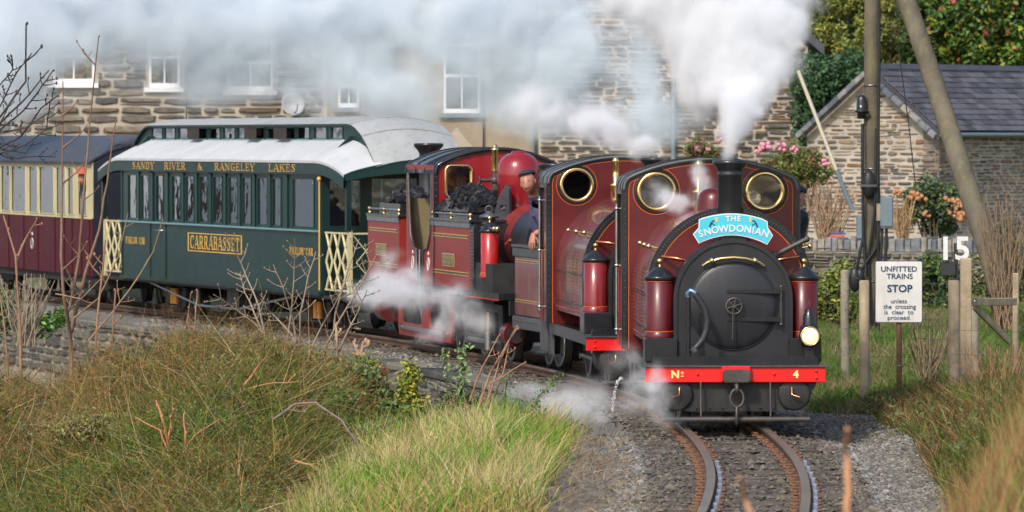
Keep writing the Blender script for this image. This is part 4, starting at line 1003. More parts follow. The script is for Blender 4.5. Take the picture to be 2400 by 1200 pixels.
bx, by, bz = on1(1719, 513, hy); arc_text("THE", bx, bz, .9, {}, .060, hb, hbsilver, hy-.006)
for s in (-1, 1):
    q = MB(); ax, _, az = on1(1719+s*40, 515, hy); q.plate(rrect(ax-.010, ax+.010, az-.018, az+.018, .007, 3), [], 'y', hy-.006, hy-.0032, hbamber)
    p1 = [(ax+s*.012, hy-.004, az-.006), (ax+s*.030, hy-.004, az-.010), (ax+s*.044, hy-.004, az-.030), (ax+s*.054, hy-.004, az-.058)]; q.tube(p1, [.004, .006, .007, .006], 6, hbnavy)
    p2 = [(ax+s*.040, hy-.004, az-.030), (ax+s*.025, hy-.004, az-.034), (ax+s*.012, hy-.004, az-.046)]; q.tube(p2, .004, 6, hbnavy); q.build("emblem", None, hb)
mb = MB(); a = on1(1718, 583, hy+.06); mb.box(a[0]-.1, a[0]+.1, hy+.02, .62, 1.40, 1.56, black); mb.box(a[0]-.016, a[0]+.016, hy+.004, hy+.03, a[2]-.04, a[2]+.03, greymet); mb.build("headboard_bracket", None, L1)
# lamp
lx, ly, lz = on1(1899, 788, .10)
mb = MB(); mb.box(lx-.065, lx+.065, .12, .26, lz-.08, lz+.085, black, bev=.015); mb.lathe([(.085, .02), (.085, -.03), (.078, -.035)], (lx, .12, lz), (0, 1, 0), 28, black)
mb.lathe([(.05, lz+.08), (.045, lz+.16), (.035, lz+.175), (.03, lz+.21), (.01, lz+.22)], (lx, .19, 0), n=16, m=black); lp = mb.build("headlamp", None, L1)
mb = MB(); mb.torus((lx, .088, lz), (0, 1, 0), .071, .007, 28, 6, brass); mb.build("lamp_ring", None, lp)
mb = MB(); mb.lathe([(.068, .0), (.06, -.012), (.035, -.022), (.002, -.026)], (lx, .092, lz), (0, 1, 0), 24, lensm); mb.build("lamp_lens", None, lp)
mb = MB(); mb.tube([(lx, .19, lz+.2), (lx-.012, .19, lz+.24), (lx-.004, .19, lz+.285), (lx+.006, .19, lz+.24), (lx, .19, lz+.2)], .003, 5, ironm); mb.build("lamp_handle", None, lp)
mb = MB(); mb.box(lx-.04, lx+.04, .13, .25, .5, lz-.08, black, bev=.008); mb.build("lamp_iron", None, L1)
# vacuum hose
a = on1(1614, 852, .06); b = on1(1614, 700, .06)
mb = MB(); mb.tube([(a[0], .07, .49), (a[0], .07, b[2]+.02)], .017, 12, black); mb.lathe([(.03, 0), (.03, .02), (.018, .03)], (a[0], .07, .50), n=14, m=black); mb.lathe([(.027, .8), (.027, .82)], (a[0], .07, 0), n=12, m=black)
mb.tube([(a[0], .07, b[2]+.01), (a[0]-.008, .07, b[2]+.04), (a[0]+.015, .065, b[2]+.065), (a[0]+.05, .06, b[2]+.05), (a[0]+.06, .055, b[2]+.03)], .02, 10, mat("blue_steel_fitting", (.14, .22, .32), .3, metal=.6)); vp = mb.build("vacuum_pipe", None, L1)
hpts = [on1(x, y, .05) for x, y in ((1628, 688), (1640, 704), (1652, 725), (1658, 750), (1656, 775), (1647, 797), (1634, 812), (1626, 820))]
mb = MB(); fine = []
for i in range(len(hpts)-1):
    for t in (0, .25, .5, .75): fine.append(Vector(hpts[i]).lerp(Vector(hpts[i+1]), t))
fine.append(Vector(hpts[-1])); mb.tube(fine, [.024+(.003 if i % 2 else 0) for i in range(len(fine))], 10, hose_m); mb.build("vacuum_hose", None, L1)
mb = MB(); c = Vector(hpts[-1]); mb.lathe([(.03, -.02), (.03, .02)], c, (1, 0, -1.2), 12, greymet); mb.build("hose_coupling", None, vp)
# second engine keeps a hose too
mb = MB(); mb.tube([(-.3, .07, .49), (-.3, .07, .95), (-.27, .06, .99)], .017, 10, black); mb.build("vacuum_pipe", None, L2)

# ------------------------------------------------------------------ double-ended locomotive
V3 = Veh(.53, 51.45, .224)
L3 = thing("locomotive", "rear maroon double ended locomotive with coal piled by its cab", "locomotive", (V3.o[0], V3.o[1], 0), V3.th, "maroon steam locomotives heading the train")
XS = -.68
u = lambda px: V3.U(px, XS)
def p3(mb, n, par=None): return mb.build(n, None, par or L3)
yT0, yT1 = u(1110), u(1010); yC1 = u(952); yR0, yR1 = u(936), u(862)
ZB, ZT = .72, 1.40
def tank(y0, y1, nm):
    for s in (-1, 1):
        mb = MB(); mb.plate([(s*.30, ZB), (s*.68, ZB), (s*.68, ZT-.04), (s*.66, ZT), (s*.30, ZT)], [], 'y', y0, y1, maroon2); tk = p3(mb, "side_tank")
        if s < 0:
            mb = MB(); mb.box(-.70, -.30, y0-.02, y1+.02, ZT, ZT+.035, black, bev=.008); mb.box(-.69, -.6805, y0, y1, ZT-.05, ZT, mat("polished_dark_edge", (.12, .14, .18), .2, metal=.7)); mb.build("tank_top_edge", None, tk)
            mb = MB()
            for z in (ZT-.155, ZB+.14):
                mb.box(-.686, -.6805, y0+.12, y1-.1, z, z+.022, black); mb.box(-.687, -.6805, y0+.12, y1-.1, z+.0225, z+.029, gold); mb.box(-.687, -.6805, y0+.12, y1-.1, z-.007, z-.0005, gold)
            mb.build("lining", None, tk)
            ya = y0+(y1-y0)*.38; zc = 1.0+ (.035 if nm else 0); yb = ya+.62
            mb = MB(); mb.box(-.69, -.6805, ya, yb, zc-.07, zc+.07, brass, bev=.003); mb.box(-.693, -.690, ya+.02, yb-.02, zc-.058, zc+.058, mat("nameplate_ground", (.23, .20, .12), .4, metal=.5)); np_ = mb.build("nameplate", None, tk)
            mb = MB(); rg = random.Random(4)
            for zz in (zc-.046, zc+.006):
                q = ya+.05
                while q < yb-.07:
                    w_ = rg.uniform(.03, .05); mb.box(-.696, -.693, q, q+.010, zz, zz+.04, brass); mb.box(-.6955, -.693, q+.011, q+w_*.55, zz+(.03 if rg.random() < .5 else .0), zz+(.04 if True else .01), brass); q += w_+.014
            mb.build("raised_letters", None, np_)
            mb = MB(); zr = ZT+.085; mb.tube([(-.67, y0+.05, zr), (-.67, y1-.05, zr)], .013, 8, steel)
            for q in (y0+.06, (y0+y1)/2, y1-.06): mb.sphere((-.67, q, zr), .024, 8, 6, brass); mb.tube([(-.67, q, ZT+.03), (-.67, q, zr)], .010, 6, brass); mb.sphere((-.67, q, ZT+.04), .02, 8, 6, brass)
            mb.build("tank_handrail", None, tk)
            rp = [(-.683, yy, z) for yy in (y0+.02,) for z in np.arange(ZB+.03, ZT, .035)]; rivets("rivets", rp, .007, 'x', greymet, tk)
tank(yT0+.14, yT1, 0); tank(yR0, yR1, 1)
# black riveted front edge of the tank
mb = MB(); mb.plate([(-.68, ZB), (-.30, ZB), (-.30, ZT), (-.66, ZT), (-.68, ZT-.04)], [], 'y', yT0, yT0+.14, black); p3(mb, "tank_front_angle")
rivets("rivets", [(-.684, yT0+.07, z) for z in np.arange(ZB+.03, ZT, .035)], .008, 'x', greymet, L3)
# running plate, valance
yF, yE = -.1, yR1+.3
mb = MB(); mb.box(-.70, .70, yF, yE, .655, .72, black); mb.box(-.705, -.701, yF, yT0+.3, .646, .656, red); p3(mb, "running_plate")
mb = MB(); mb.box(-.66, .66, yE, yE+.05, .5, .66, black); p3(mb, "buffer_beam")
mb = MB(); mb.box(-.6, .6, yF-.05, yF, .5, .65, black); p3(mb, "buffer_beam")
# boilers, dome, chimneys
for (a, b) in ((.25, yT1), (yC1, yE-.5)):
    mb = MB(); mb.tube([(0, a, 1.22), (0, b, 1.22)], .36, 32, maroon2 if a > .2 else black); p3(mb, "boiler")
for a in (.05, yE-.75):
    mb = MB(); mb.tube([(0, a, 1.2), (0, a+.75, 1.2)], .39, 32, smokebox); p3(mb, "smokebox")
    ch_ = 0 if a > 1 else -.2; mb = MB(); mb.lathe([(.15, 1.5), (.11, 1.58), (.105, 2.10+ch_), (.115, 2.12+ch_), (.12, 2.135+ch_), (.165, 2.18+ch_), (.17, 2.2+ch_), (.17, 2.215+ch_), (.14, 2.22+ch_)], (0, a+.35, 0), n=28, m=black); p3(mb, "chimney")
yD = u(1110)+.72
mb = MB(); xd = V3.X(1216, yD); mb.lathe([(.27, 1.42), (.22, 1.5), (.215, 1.6), (.22, 1.75), (.232, 1.88), (.228, 1.96), (.205, 2.03), (.165, 2.08), (.11, 2.115), (.08, 2.12), (.075, 2.14), (.002, 2.145)], (xd, yD, 0), n=36, m=potred if False else mat("dome_red", (.25, .009, .016), .2, var=.05, coat=.6)); p3(mb, "dome")
mb = MB(); q = yC0 = u(1018); xx = V3.X(1160, q-.35); mb.lathe([(.036, 1.93), (.036, 2.14), (.042, 2.15), (.042, 2.165), (.03, 2.17), (.03, 2.2), (.01, 2.21)], (xx, q-.35, 0), n=16, m=brass); p3(mb, "whistle")
mb = MB(); mb.tube([(xx, q-.35, 1.93), (xx, q-.35, 1.55)], .028, 10, ironm); mb.tube([(xx-.16, q-.35, 1.83), (xx+.02, q-.35, 1.83)], .02, 8, ironm); mb.torus((xx-.17, q-.35, 1.83), (1, 0, .2), .04, .007, 16, 6, ironm); mb.sphere((xx, q-.35, 1.83), .05, 8, 6, ironm); p3(mb, "steam_valve")
# cab
oc = cab_outline(.68, ZB, 1.98, 2.165); 
win = rrect(V3.X(1044, yC0), V3.X(1105, yC0), 1.64, 1.985, .06)
win2 = [(-x, z) for x, z in win]
mb = MB(); mb.plate(inset(oc, .003), [win, win2], 'y', yC0, yC0+.02, mat("cab_front_red", (.27, .014, .02), .25, var=.08, coat=.5)); cf = p3(mb, "cab_front")
mb = MB(); wr = rrect(-.64, -.30, 1.62, 1.985, .06); mb.plate(inset(oc, .003), [wr, [(-x, z) for x, z in wr]], 'y', yC1-.02, yC1, cabin); p3(mb, "cab_rear")
mb = MB(); band(mb, oc, -.004, .04, yC0-.012, yC0-.001, black); band(mb, oc, -.012, -.004, yC0-.012, yC0+.03, black); mb.build("cab_angle", None, cf)
rivets("rivets", [(-.665, yC0-.013, z) for z in np.arange(1.45, 1.95, .07)]+[(x, yC0-.013, 2.14-.29*x*x) for x in np.arange(-.5, .5, .1)], .008, 'y', greymet, cf)
for wn in (win, win2):
    mb = MB(); pts = [(p[0], yC0-.01, p[1]) for p in wn]+[(wn[0][0], yC0-.01, wn[0][1])]; mb.tube(pts, .016, 8, brass, cap=False); wo_ = mb.build("spectacle_window", None, cf)
    g = MB(); g.plate(wn, [], 'y', yC0+.006, yC0+.010, glass); g.build("pane", None, wo_)
mb = MB(); n = len(oc); a, b = inset(oc, -.006), inset(oc, .02); ys = [yC0-.04, yC1+.04]; lo, hi = 1, n-2; k = hi-lo+1
vs = [(p[0], y, p[1]) for y in ys for p in a[lo:hi+1]]+[(p[0], y, p[1]) for y in ys for p in b[lo:hi+1]]; fs = []
for i in range(k-1): fs += [(i, i+1, k+i+1, k+i), (2*k+i, 3*k+i, 3*k+i+1, 2*k+i+1), (i, 2*k+i, 2*k+i+1, i+1), (k+i, k+i+1, 3*k+i+1, 3*k+i)]
mb.add(vs, fs, black, True)
for t in (.0, .33, .66, 1.0):
    y = yC0+(yC1-yC0-.03)*t; band(mb, oc[lo:hi+1], -.016, -.006, y, y+.03, black)
p3(mb, "cab_roof")
for s in (-1, 1):
    mb = MB(); X = s*.67; L_ = yC1-yC0
    prof = [(yC0+.02, ZB), (yC0+.02, ZT+.45), (yC0+.02, 1.93), (yC0+.10, 1.93), (yC0+.14, 1.88), (yC0+.14, 1.45), (yC0+.2, 1.25), (yC0+.32, 1.10), (yC0+.55, 1.08), (yC0+.58, ZB)]
    mb.plate(prof, [], 'x', X-.009, X+.009, maroon2)
    prof = [(yC1-.02, ZB), (yC1-.58, ZB), (yC1-.55, 1.08), (yC1-.38, 1.10), (yC1-.24, 1.25), (yC1-.2, 1.45), (yC1-.12, 1.5), (yC1-.12, 1.88), (yC1-.08, 1.93), (yC1-.02, 1.93)]
    mb.plate(prof, [], 'x', X-.009, X+.009, maroon2)
    mb.box(X-.010, X+.012, yC0+.02, yC1-.02, 1.925, 1.99, maroon2); sd_ = p3(mb, "cab_side")
    if s < 0:
        mb = MB()
        mb.tube([(X-.012, yC0+.14, 1.9), (X-.012, yC0+.14, 1.45), (X-.012, yC0+.2, 1.25), (X-.012, yC0+.32, 1.10), (X-.012, yC0+.55, 1.08), (X-.012, yC0+.58, ZB)], .016, 8, greymet)
        mb.tube([(X-.012, yC1-.12, 1.9), (X-.012, yC1-.2, 1.45), (X-.012, yC1-.24, 1.25), (X-.012, yC1-.38, 1.10), (X-.012, yC1-.55, 1.08), (X-.012, yC1-.58, ZB)], .016, 8, greymet)
        mb.build("beading", None, sd_)
        mb = MB()
        for q in (yC0+.3, yC1-.36):
            a = [(X-.013, q+.05*math.cos(t), .93+.07*math.sin(t)) for t in np.linspace(0, 2*PI, 14)]; mb.tube(a, .006, 5, paletable, cap=False); mb.tube([(X-.013, q-.02, 1.03), (X-.013, q, 1.06), (X-.013, q+.02, 1.03)], .006, 5, paletable)
        mb.build("crest", None, sd_)
        mb = MB(); mb.tube([(X-.03, yC0+.66, .5), (X-.03, yC0+.66, 1.08)], .012, 8, steel); mb.build("handrail", None, sd_)
mb = MB(); mb.box(-.1, .5, yC0+.3, yC1-.3, ZB, 1.7, black, bev=.05); mb.box(-.66, .66, yC0+.02, yC1-.02, ZB-.01, ZB+.02, inside); p3(mb, "firebox")
# bunker and coal on the tank
def coal_heap(parent, x0, x1, y0, y1, z0, h, n=260, seed=3):
    rg = random.Random(seed); mb = MB()
    for i in range(n):
        a, b = rg.random(), rg.random(); z = z0 + h*(math.sin(PI*min(max(a, .08), .92))**.6)*(math.sin(PI*min(max(b, .1), .9))**.6)*rg.uniform(.7, 1.0); r = rg.uniform(.02, .045)
        c = (x0+(x1-x0)*a, y0+(y1-y0)*b, z)
        m0 = Matrix.Translation(c) @ Euler((rg.random()*6, rg.random()*6, rg.random()*6)).to_matrix().to_4x4()
        vs = [(rg.uniform(.6, 1.1)*r*sx, rg.uniform(.6, 1.1)*r*sy_, rg.uniform(.6, 1.1)*r*sz) for sx in (-1, 1) for sy_ in (-1, 1) for sz in (-1, 1)]
        mb.add(vs, [(0,1,3,2),(4,6,7,5),(0,4,5,1),(2,3,7,6),(0,2,6,4),(1,5,7,3)], coal, False, m0)
    mb.box(x0+.02, x1-.02, y0+.02, y1-.02, z0-.02, z0+h*.45, coal)
    return tag(mb.build("coal", None, parent), kind="stuff")
bx0 = V3.X(1066, yT0+.9); by0, by1 = yT0+.35, yC0-.08
mb = MB(); zz = ZT+.035
for z in (zz, zz+.075):
    mb.box(-.66, -.64, by0, by1, z, z+.05, black); mb.box(-.64, -.26, by0-.02, by0, z, z+.05, black); mb.box(-.24, -.22, by0, by1, z, z+.05, black)
mb.box(-.66, -.22, by0, by1, zz-.01, zz, black)
mb.plate([(by0-.05, zz), (by1, zz), (by1, zz+.22), (by0+.5, zz+.34), (by0+.0, zz+.36), (by0-.05, zz+.3)], [], 'x', -.235, -.215, black); mb.plate([(-.40, zz), (-.22, zz), (-.22, zz+.34), (-.27, zz+.36), (-.36, zz+.2)], [], 'y', by0-.03, by0-.015, greymet)
bu = p3(mb, "coal_bunker"); coal_heap(bu, -.64, -.25, by0, by1, zz+.05, .30, 520)
mb = MB(); mb.box(-.66, -.22, yR0+.05, yR0+1.2, zz, zz+.12, black); bu2 = p3(mb, "coal_bunker"); coal_heap(bu2, -.62, -.25, yR0+.1, yR0+1.1, zz+.1, .2, 200, 5)
# filler, sand pot
fy = u(1148)+.45; fx = V3.X(1146, fy); zf = V3.Z(520, fx, fy)
mb = MB(); mb.lathe([(.07, ZT), (.07, ZT+.06), (.10, ZT+.065), (.10, ZT+.085), (.04, ZT+.11), (.03, ZT+.13)], (fx, fy, 0), n=20, m=greymet); mb.torus((fx, fy, ZT+.15), (.4, 1, 0), .035, .009, 16, 6, ironm); p3(mb, "tank_filler")
sx = V3.X(1148, yT0-.4); mb = MB(); mb.box(-.66, -.2, yT0-.8, yT0-.0, .72, 1.0, frameblk); p3(mb, "pipework_box")
sandpot(L3, sx, yT0-.4, .86, 1.32, .092, potred)
mb = MB()
for q in (u(1190), u(1178)): pass
xx = V3.X(1220, .35); mb.tube([(-.62, yT0-.9, 1.36), (-.62, yT0-.1, 1.36)], .012, 8, steel); mb.sphere((-.62, yT0-.85, 1.36), .028, 8, 6, brass); mb.sphere((-.62, yT0-.70, 1.36), .026, 8, 6, brass); mb.tube([(-.5, yT0-.9, 1.25), (-.5, yT0-.7, 1.2)], .014, 6, copper); p3(mb, "pipe_fittings")
# bogies
def bogie(y0, y1, redd, n=2):
    b = MB(); prof = [(y0, .10), (y1, .10), (y1+.06, .25), (y1+.06, .58), (y0-.06, .58), (y0-.06, .25)]
    L__ = y1-y0; h1 = rrect(y0+.12, y0+L__*.42, .24, .50, .06); h2 = rrect(y0+L__*.56, y1-.12, .24, .50, .06)
    for s in (-1, 1): b.plate(prof, [h1, h2], 'x', s*.52-.012, s*.52+.012, maroon2 if redd else frameblk)
    b.box(-.5, .5, y0, y0+.06, .2, .55, frameblk); b.box(-.5, .5, y1-.06, y1, .2, .55, frameblk); b.box(-.45, .45, (y0+y1)/2-.2, (y0+y1)/2+.2, .2, .6, frameblk)
    o = p3(b, "power_bogie")
    for y in np.linspace(y0+.25, y1-.25, n):
        for s in (-1, 1): wheel(o, s*.33, y, .24, sgn=s)
    r = MB(); r.box(-.57, -.55, y0+.3, y1-.3, .17, .215, steel, bev=.008)
    for y in np.linspace(y0+.25, y1-.25, n): r.tube([(-.53, y, .19), (-.58, y, .19)], .035, 10, steel)
    r.build("coupling_rod", None, o)
bogie(u(1025), u(905), True); bogie(.55, yT0+1.1, False)
mb = MB(); mb.tube([(-.48, .35, .30), (-.48, .12, .30)], .12, 22, maroon); mb.tube([(-.48, .11, .30), (-.48, .09, .30)], .09, 18, frameblk); p3(mb, "cylinder")
mb = MB(); mb.tube([(-.46, yE-.6, .36), (-.46, yE-.25, .36)], .15, 22, maroon); p3(mb, "cylinder")
mb = MB(); mb.tube([(-.6, u(1128), .3), (-.6, u(1128), .5)], .03, 10, brass); mb.tube([(-.6, u(1128), .12), (-.6, u(1128), .3)], .045, 10, steel); p3(mb, "lubricator")

# ------------------------------------------------------------------ green parlour carriage
V4 = Veh(-1.38, 60.117, .36); HB = .90
CA = thing("parlour_carriage", "dark green clerestory parlour carriage with pale canvas roof and gold lettering", "railway carriage", (V4.o[0], V4.o[1], 0), V4.th)
def p4(mb, n, par=None): return mb.build(n, None, par or CA)
U4 = lambda px: V4.U(px, -HB)
LEN = U4(285)
zS, zF, zW, zT_ = 1.185, .445, 1.87, 2.02
wpx = [(301, 320), (332, 349), (367, 383), (404, 424), (436, 455), (469, 488), (501, 521), (537, 557), (569, 589), (605, 627), (640, 659), (687, 736)]
wu = [(U4(b), U4(a)) for a, b in wpx]
side_out = [(0, zF), (LEN, zF), (LEN, zT_), (0, zT_)]
holes = [[(a, zS+.05), (b, zS+.05), (b, zW-.08), (a, zW-.08)] for a, b in wu]
for s in (-1, 1):
    mb = MB(); mb.plate(side_out, holes, 'x', s*HB-.02*(s > 0)-.0, s*HB+.02*(s < 0), green); sd_ = p4(mb, "body_side")
    if s > 0: continue
    for a, b in wu:
        mb = MB(); w_ = .016
        mb.box(-HB-.010, -HB+.01, a-w_, a, zS+.03, zW-.06, green_d); mb.box(-HB-.010, -HB+.01, b, b+w_, zS+.03, zW-.06, green_d)
        mb.box(-HB-.010, -HB+.01, a, b, zW-.08, zW-.06, green_d); mb.build("window_beading", None, sd_)
    for i in range(len(wu)-1):
        mb = MB(); c = (wu[i][0]+wu[i+1][1])/2; mb.box(-HB-.022, -HB-.0005, c-.045, c+.045, zS+.02, zW-.03, green, bev=.006); mb.build("window_pillar", None, sd_)
    mb = MB(); mb.box(-HB-.035, -HB-.0005, .02, LEN-.01, zS-.012, zS+.012, ledge, bev=.004); mb.build("waist_rail", None, sd_)
    mb = MB()
    for q in (.015, U4(352), U4(388), LEN-.03): mb.box(-HB-.012, -HB-.0005, q-.022, q+.022, zF+.005, zT_-.1, green_d, bev=.004)
    mb.build("door_posts", None, sd_)
    mb = MB(); mb.tube([(-HB-.015, U4(386), 1.09), (-HB-.06, U4(386), 1.09), (-HB-.06, U4(374), 1.09)], .012, 6, steel); mb.build("door_handle", None, sd_)
    for k in range(3):
        pass
    mb = MB(); mb.box(-HB-.028, -HB-.0005, .02, LEN-.01, zF-.012, zF+.03, green_d); mb.build("sole_bar", None, sd_)
for i, (a, b) in enumerate(wu):
    for s in (-1, 1):
        mb = MB(); x = s*(HB-.012); mb.box(x-.003, x+.003, a, b, zS+.05, zW-.08, cglass if s < 0 else glass); p4(mb, "window_pane")
# letterboard lettering
mb = MB(); tot_h = .085
def side_place(u0, z0, off=0.0):
    return lambda a, b, c: Vector((-HB-.0025-c-off, u0-a, z0+b))
for word, p0, p1 in (("SANDY", 320, 372), ("RIVER", 395, 445), ("&", 473, 486), ("RANGELEY", 513, 608), ("LAKES", 640, 704)):
    ua, ub = U4(p0), U4(p1); ln = ua-ub; h = .09; xs = ln/serif_len(word, h); serif_word(mb, word, side_place(ua, 1.878, .055), h, xs)
sgn = mb.build("lettering", gold, CA)
mb = MB(); ua, ub = U4(446), U4(562); h = .165; xs = (ua-ub)/serif_len("CARRABASSET", h); zc = .885; serif_word(mb, "CARRABASSET", side_place(ua, zc-.0), h, xs)
a, b = U4(567)-.0, U4(441); z0, z1 = zc-.035, zc+h+.035
for q in ((a, b, z0, z0+.012), (a, b, z1-.012, z1), (a, a+.03, z0+.0125, z1-.0125), (b-.03, b, z0+.0125, z1-.0125)): mb.box(-HB-.006, -HB-.0008, *q)
mb.build("name_lettering", gold, CA)
mb = MB()
for p0, p1 in ((295, 340), (679, 734)):
    ua, ub = U4(p0), U4(p1); h = .088; xs = (ua-ub)/serif_len("PARLOR CAR", h); serif_word(mb, "PARLOR CAR", side_place(ua, .895), h, xs)
mb.build("lettering", gold, CA)
# ends
for y, yy in ((0, 1), (LEN, -1)):
    mb = MB(); ho = [hole(-.80, -.42, 1.25, 1.78), hole(.42, .80, 1.25, 1.78), hole(-.28, .28, 1.2, 1.80)]
    ee = sorted((y, y+yy*.03)); mb.plate([(-HB+.021, zF), (HB-.021, zF), (HB-.021, zT_-.02), (.55, 2.3), (-.55, 2.3), (-HB+.021, zT_-.02)], ho, 'y', ee[0], ee[1], green_d); en = p4(mb, "end_bulkhead")
    for h_ in ho:
        g = MB(); g.plate(h_, [], 'y', y+yy*.012, y+yy*.016, glass); g.build("end_window_pane", None, en)
mb = MB(); mb.box(-HB+.02, HB-.02, -.95, LEN+.95, .40, .44, frameblk); p4(mb, "floor")
# interior: tables with linen, seats
for i in range(6):
    y = .8+i*1.3
    for s in (-1, 1):
        mb = MB(); mb.box(s*.62-.18, s*.62+.18, y-.26, y+.26, 1.13, 1.16, paletable, bev=.01); mb.box(s*.62-.19, s*.62+.19, y-.27, y+.27, 1.0, 1.13, paletable); mb.tube([(s*.62, y, .44), (s*.62, y, 1.1)], .03, 8, woodm); p4(mb, "table")
        mb = MB(); mb.box(s*.62-.2, s*.62+.2, y+.45, y+.62, .8, 1.42, seatred, bev=.04); mb.box(s*.62-.2, s*.62+.2, y+.62, y+.85, .78, .9, seatred, bev=.04); p4(mb, "seat")
for i, (a, b) in enumerate(wu[:-1]):
    mb = MB(); n = 5; rg = random.Random(i)
    for s in (-1,):
        rr = []
        for k in range(9):
            t = k/8; yy = a + (b-a)*t; rr.append(yy)
        for side in ((0, .34), (.7, 1.0)) if i % 3 else ((0, .8),):
            mb.box(-HB+.05, -HB+.06, a+(b-a)*side[0], a+(b-a)*side[1], zS+.06, zW-.1, mat("mottled_reflection", (.55, .56, .55), .8, var=.35, scale=5))
    p4(mb, "curtain")  # pale mottled sheets put the window reflections into colour
# roofs: lofted with drooping ends
def droop(y):
    t = 0
    if y < .1: t = (.1-y)/1.05
    if y > LEN-.1: t = (y-(LEN-.1))/1.05
    return t
yy_ = [-.95, -.8, -.6, -.4, -.2, -.05, .1] + list(np.linspace(.1, LEN-.1, 12)[1:-1]) + [LEN-.1, LEN+.05, LEN+.2, LEN+.4, LEN+.6, LEN+.8, LEN+.95]
def low_sec(y, s):
    t = droop(y); d = .16*t*t
    pts = []
    for k in range(7):
        q = k/6; x = .97-(.97-.50)*q - .02*t; z = 2.015+.245*(q**.85) - d*(1-q) - .28*t*t*q
        pts.append((s*x, y, z))
    return pts
for s in (-1, 1):
    mb = MB(); secs = [low_sec(y, s) for y in yy_]; n = 7
    vs = [p for q in secs for p in q]+[(p[0], p[1], p[2]-.03) for q in secs for p in q]; N = len(secs)*n
    f1 = [(i*n+j, i*n+j+1, (i+1)*n+j+1, (i+1)*n+j) for i in range(len(secs)-1) for j in range(n-1)]
    mb.add(vs, f1, canvas, True); mb.add(vs, [tuple(N+k for k in f) for f in f1], green_d, True)
    mb.add(vs, [(i*n, (i+1)*n, N+(i+1)*n, N+i*n) for i in range(len(secs)-1)], canvas)
    p4(mb, "lower_roof")
    # green fascia under the roof edge, drooping over the platforms
    mb = MB(); 
    vs = [(s*.955, q[0][1], q[0][2]-.028) for q in secs]+[(s*.955, q[0][1], q[0][2]-.028-.135) for q in secs]; k = len(secs)
    vs += [(s*.925, v[1], v[2]) for v in vs]
    mb.add(vs, [(i, i+1, k+i+1, k+i) for i in range(k-1)]+[(2*k+i, 3*k+i, 3*k+i+1, 2*k+i+1) for i in range(k-1)]+[(k+i, k+i+1, 3*k+i+1, 3*k+i) for i in range(k-1)], green); 
    if s > 0 or True: p4(mb, "fascia")
def up_sec(y):
    t = droop(y); dz = .50*t**1.9; hw = .56; rise = .085
    return [(-hw+2*hw*k/14, y, 2.445 + rise*(1-((k-7)/7)**2) - dz) for k in range(15)]
mb = MB(); secs = [up_sec(y) for y in yy_]; n = 15; vs = [p for q in secs for p in q]+[(p[0], p[1], p[2]-.025) for q in secs for p in q]; N = len(secs)*n
f1 = [(i*n+j, i*n+j+1, (i+1)*n+j+1, (i+1)*n+j) for i in range(len(secs)-1) for j in range(n-1)]
mb.add(vs, f1, hood_m, True); mb.add(vs, [tuple(N+k for k in f) for f in f1], green_d, True)
mb.add(vs, [(i*n+j, (i+1)*n+j, N+(i+1)*n+j, N+i*n+j) for i in range(len(secs)-1) for j in (0, n-1)], green_d); p4(mb, "clerestory_roof")
for i, y in enumerate(np.linspace(.35, LEN-.35, 8)):
    for s in (-1, 1):
        q = low_sec(y, s); mb = MB(); mb.tube([(a, b, c+.002) for a, b, c in q], .007, 4, canvas); p4(mb, "roof_seam")
for y in list(np.linspace(.0, LEN, 7))+[-.45, LEN+.45]:
    mb = MB(); mb.tube([(a, b, c+.002) for a, b, c in up_sec(y)], .007, 4, hood_m); p4(mb, "roof_seam")
# end arch boards
for y in (-.95, LEN+.95):
    mb = MB(); t = 1.0; top = [(s_[0], s_[2]) for s_ in low_sec(y, -1)] + [(p[0], p[2]) for p in up_sec(y)[1:-1]] + [(s_[0], s_[2]) for s_ in low_sec(y, 1)][::-1]
    bot = [(-.93+1.86*k/20, 1.78+.09*(1-((k-10)/10)**2)-(.0)) for k in range(21)]
    e = .03 if y < 0 else -.03
    mb.plate([(a, b-.002) for a, b in top]+bot[::-1], [], 'y', min(y+.004, y+e), max(y+.004, y+e), green); p4(mb, "end_arch")
# clerestory sides and little windows
cpx = [(358, 383), (388, 413), (421, 447), (460, 487), (492, 518), (526, 553), (559, 586), (594, 622), (628, 655), (663, 693), (698, 728), (739, 768), (779, 806)]
U5 = lambda px: V4.U(px, -.5); cu = [(U5(b), U5(a)) for a, b in cpx]
opened = {3, 7, 9}
for s in (-1, 1):
    mb = MB(); up = [(y, 2.425-.50*droop(y)**1.9) for y in yy_ if -.62 <= y <= LEN+.62]; lo = [(y, 2.225-.28*droop(y)**2) for y in yy_ if -.62 <= y <= LEN+.62]
    mb.plate(lo+up[::-1], [[(a, 2.275), (b, 2.275), (b, 2.40), (a, 2.40)] for a, b in cu], 'x', s*.5-.012, s*.5+.012, green); cs = p4(mb, "clerestory_side")
    for i, (a, b) in enumerate(cu):
        if s < 0:
            f = MB()
            for q in (a-.012, b+.0): f.box(-.52, -.5125, q, q+.012, 2.262, 2.41, green_d)
            f.box(-.528, -.5125, a-.01, b+.01, 2.250, 2.266, ledge); fo = f.build("vent_frame", None, cs)
        if i in opened:
            g = MB(); g.box(s*.5-.12, s*.5-.115, a, b, 2.27, 2.40, inside); g.build("open_vent", None, cs)
        else:
            g = MB(); g.box(s*.5-.003, s*.5+.003, a, b, 2.275, 2.40, cglass); g.build("vent_pane", None, cs)
mb = MB(); mb.box(-.52, .52, .1, LEN-.1, 2.2, 2.215, inside); p4(mb, "ceiling")
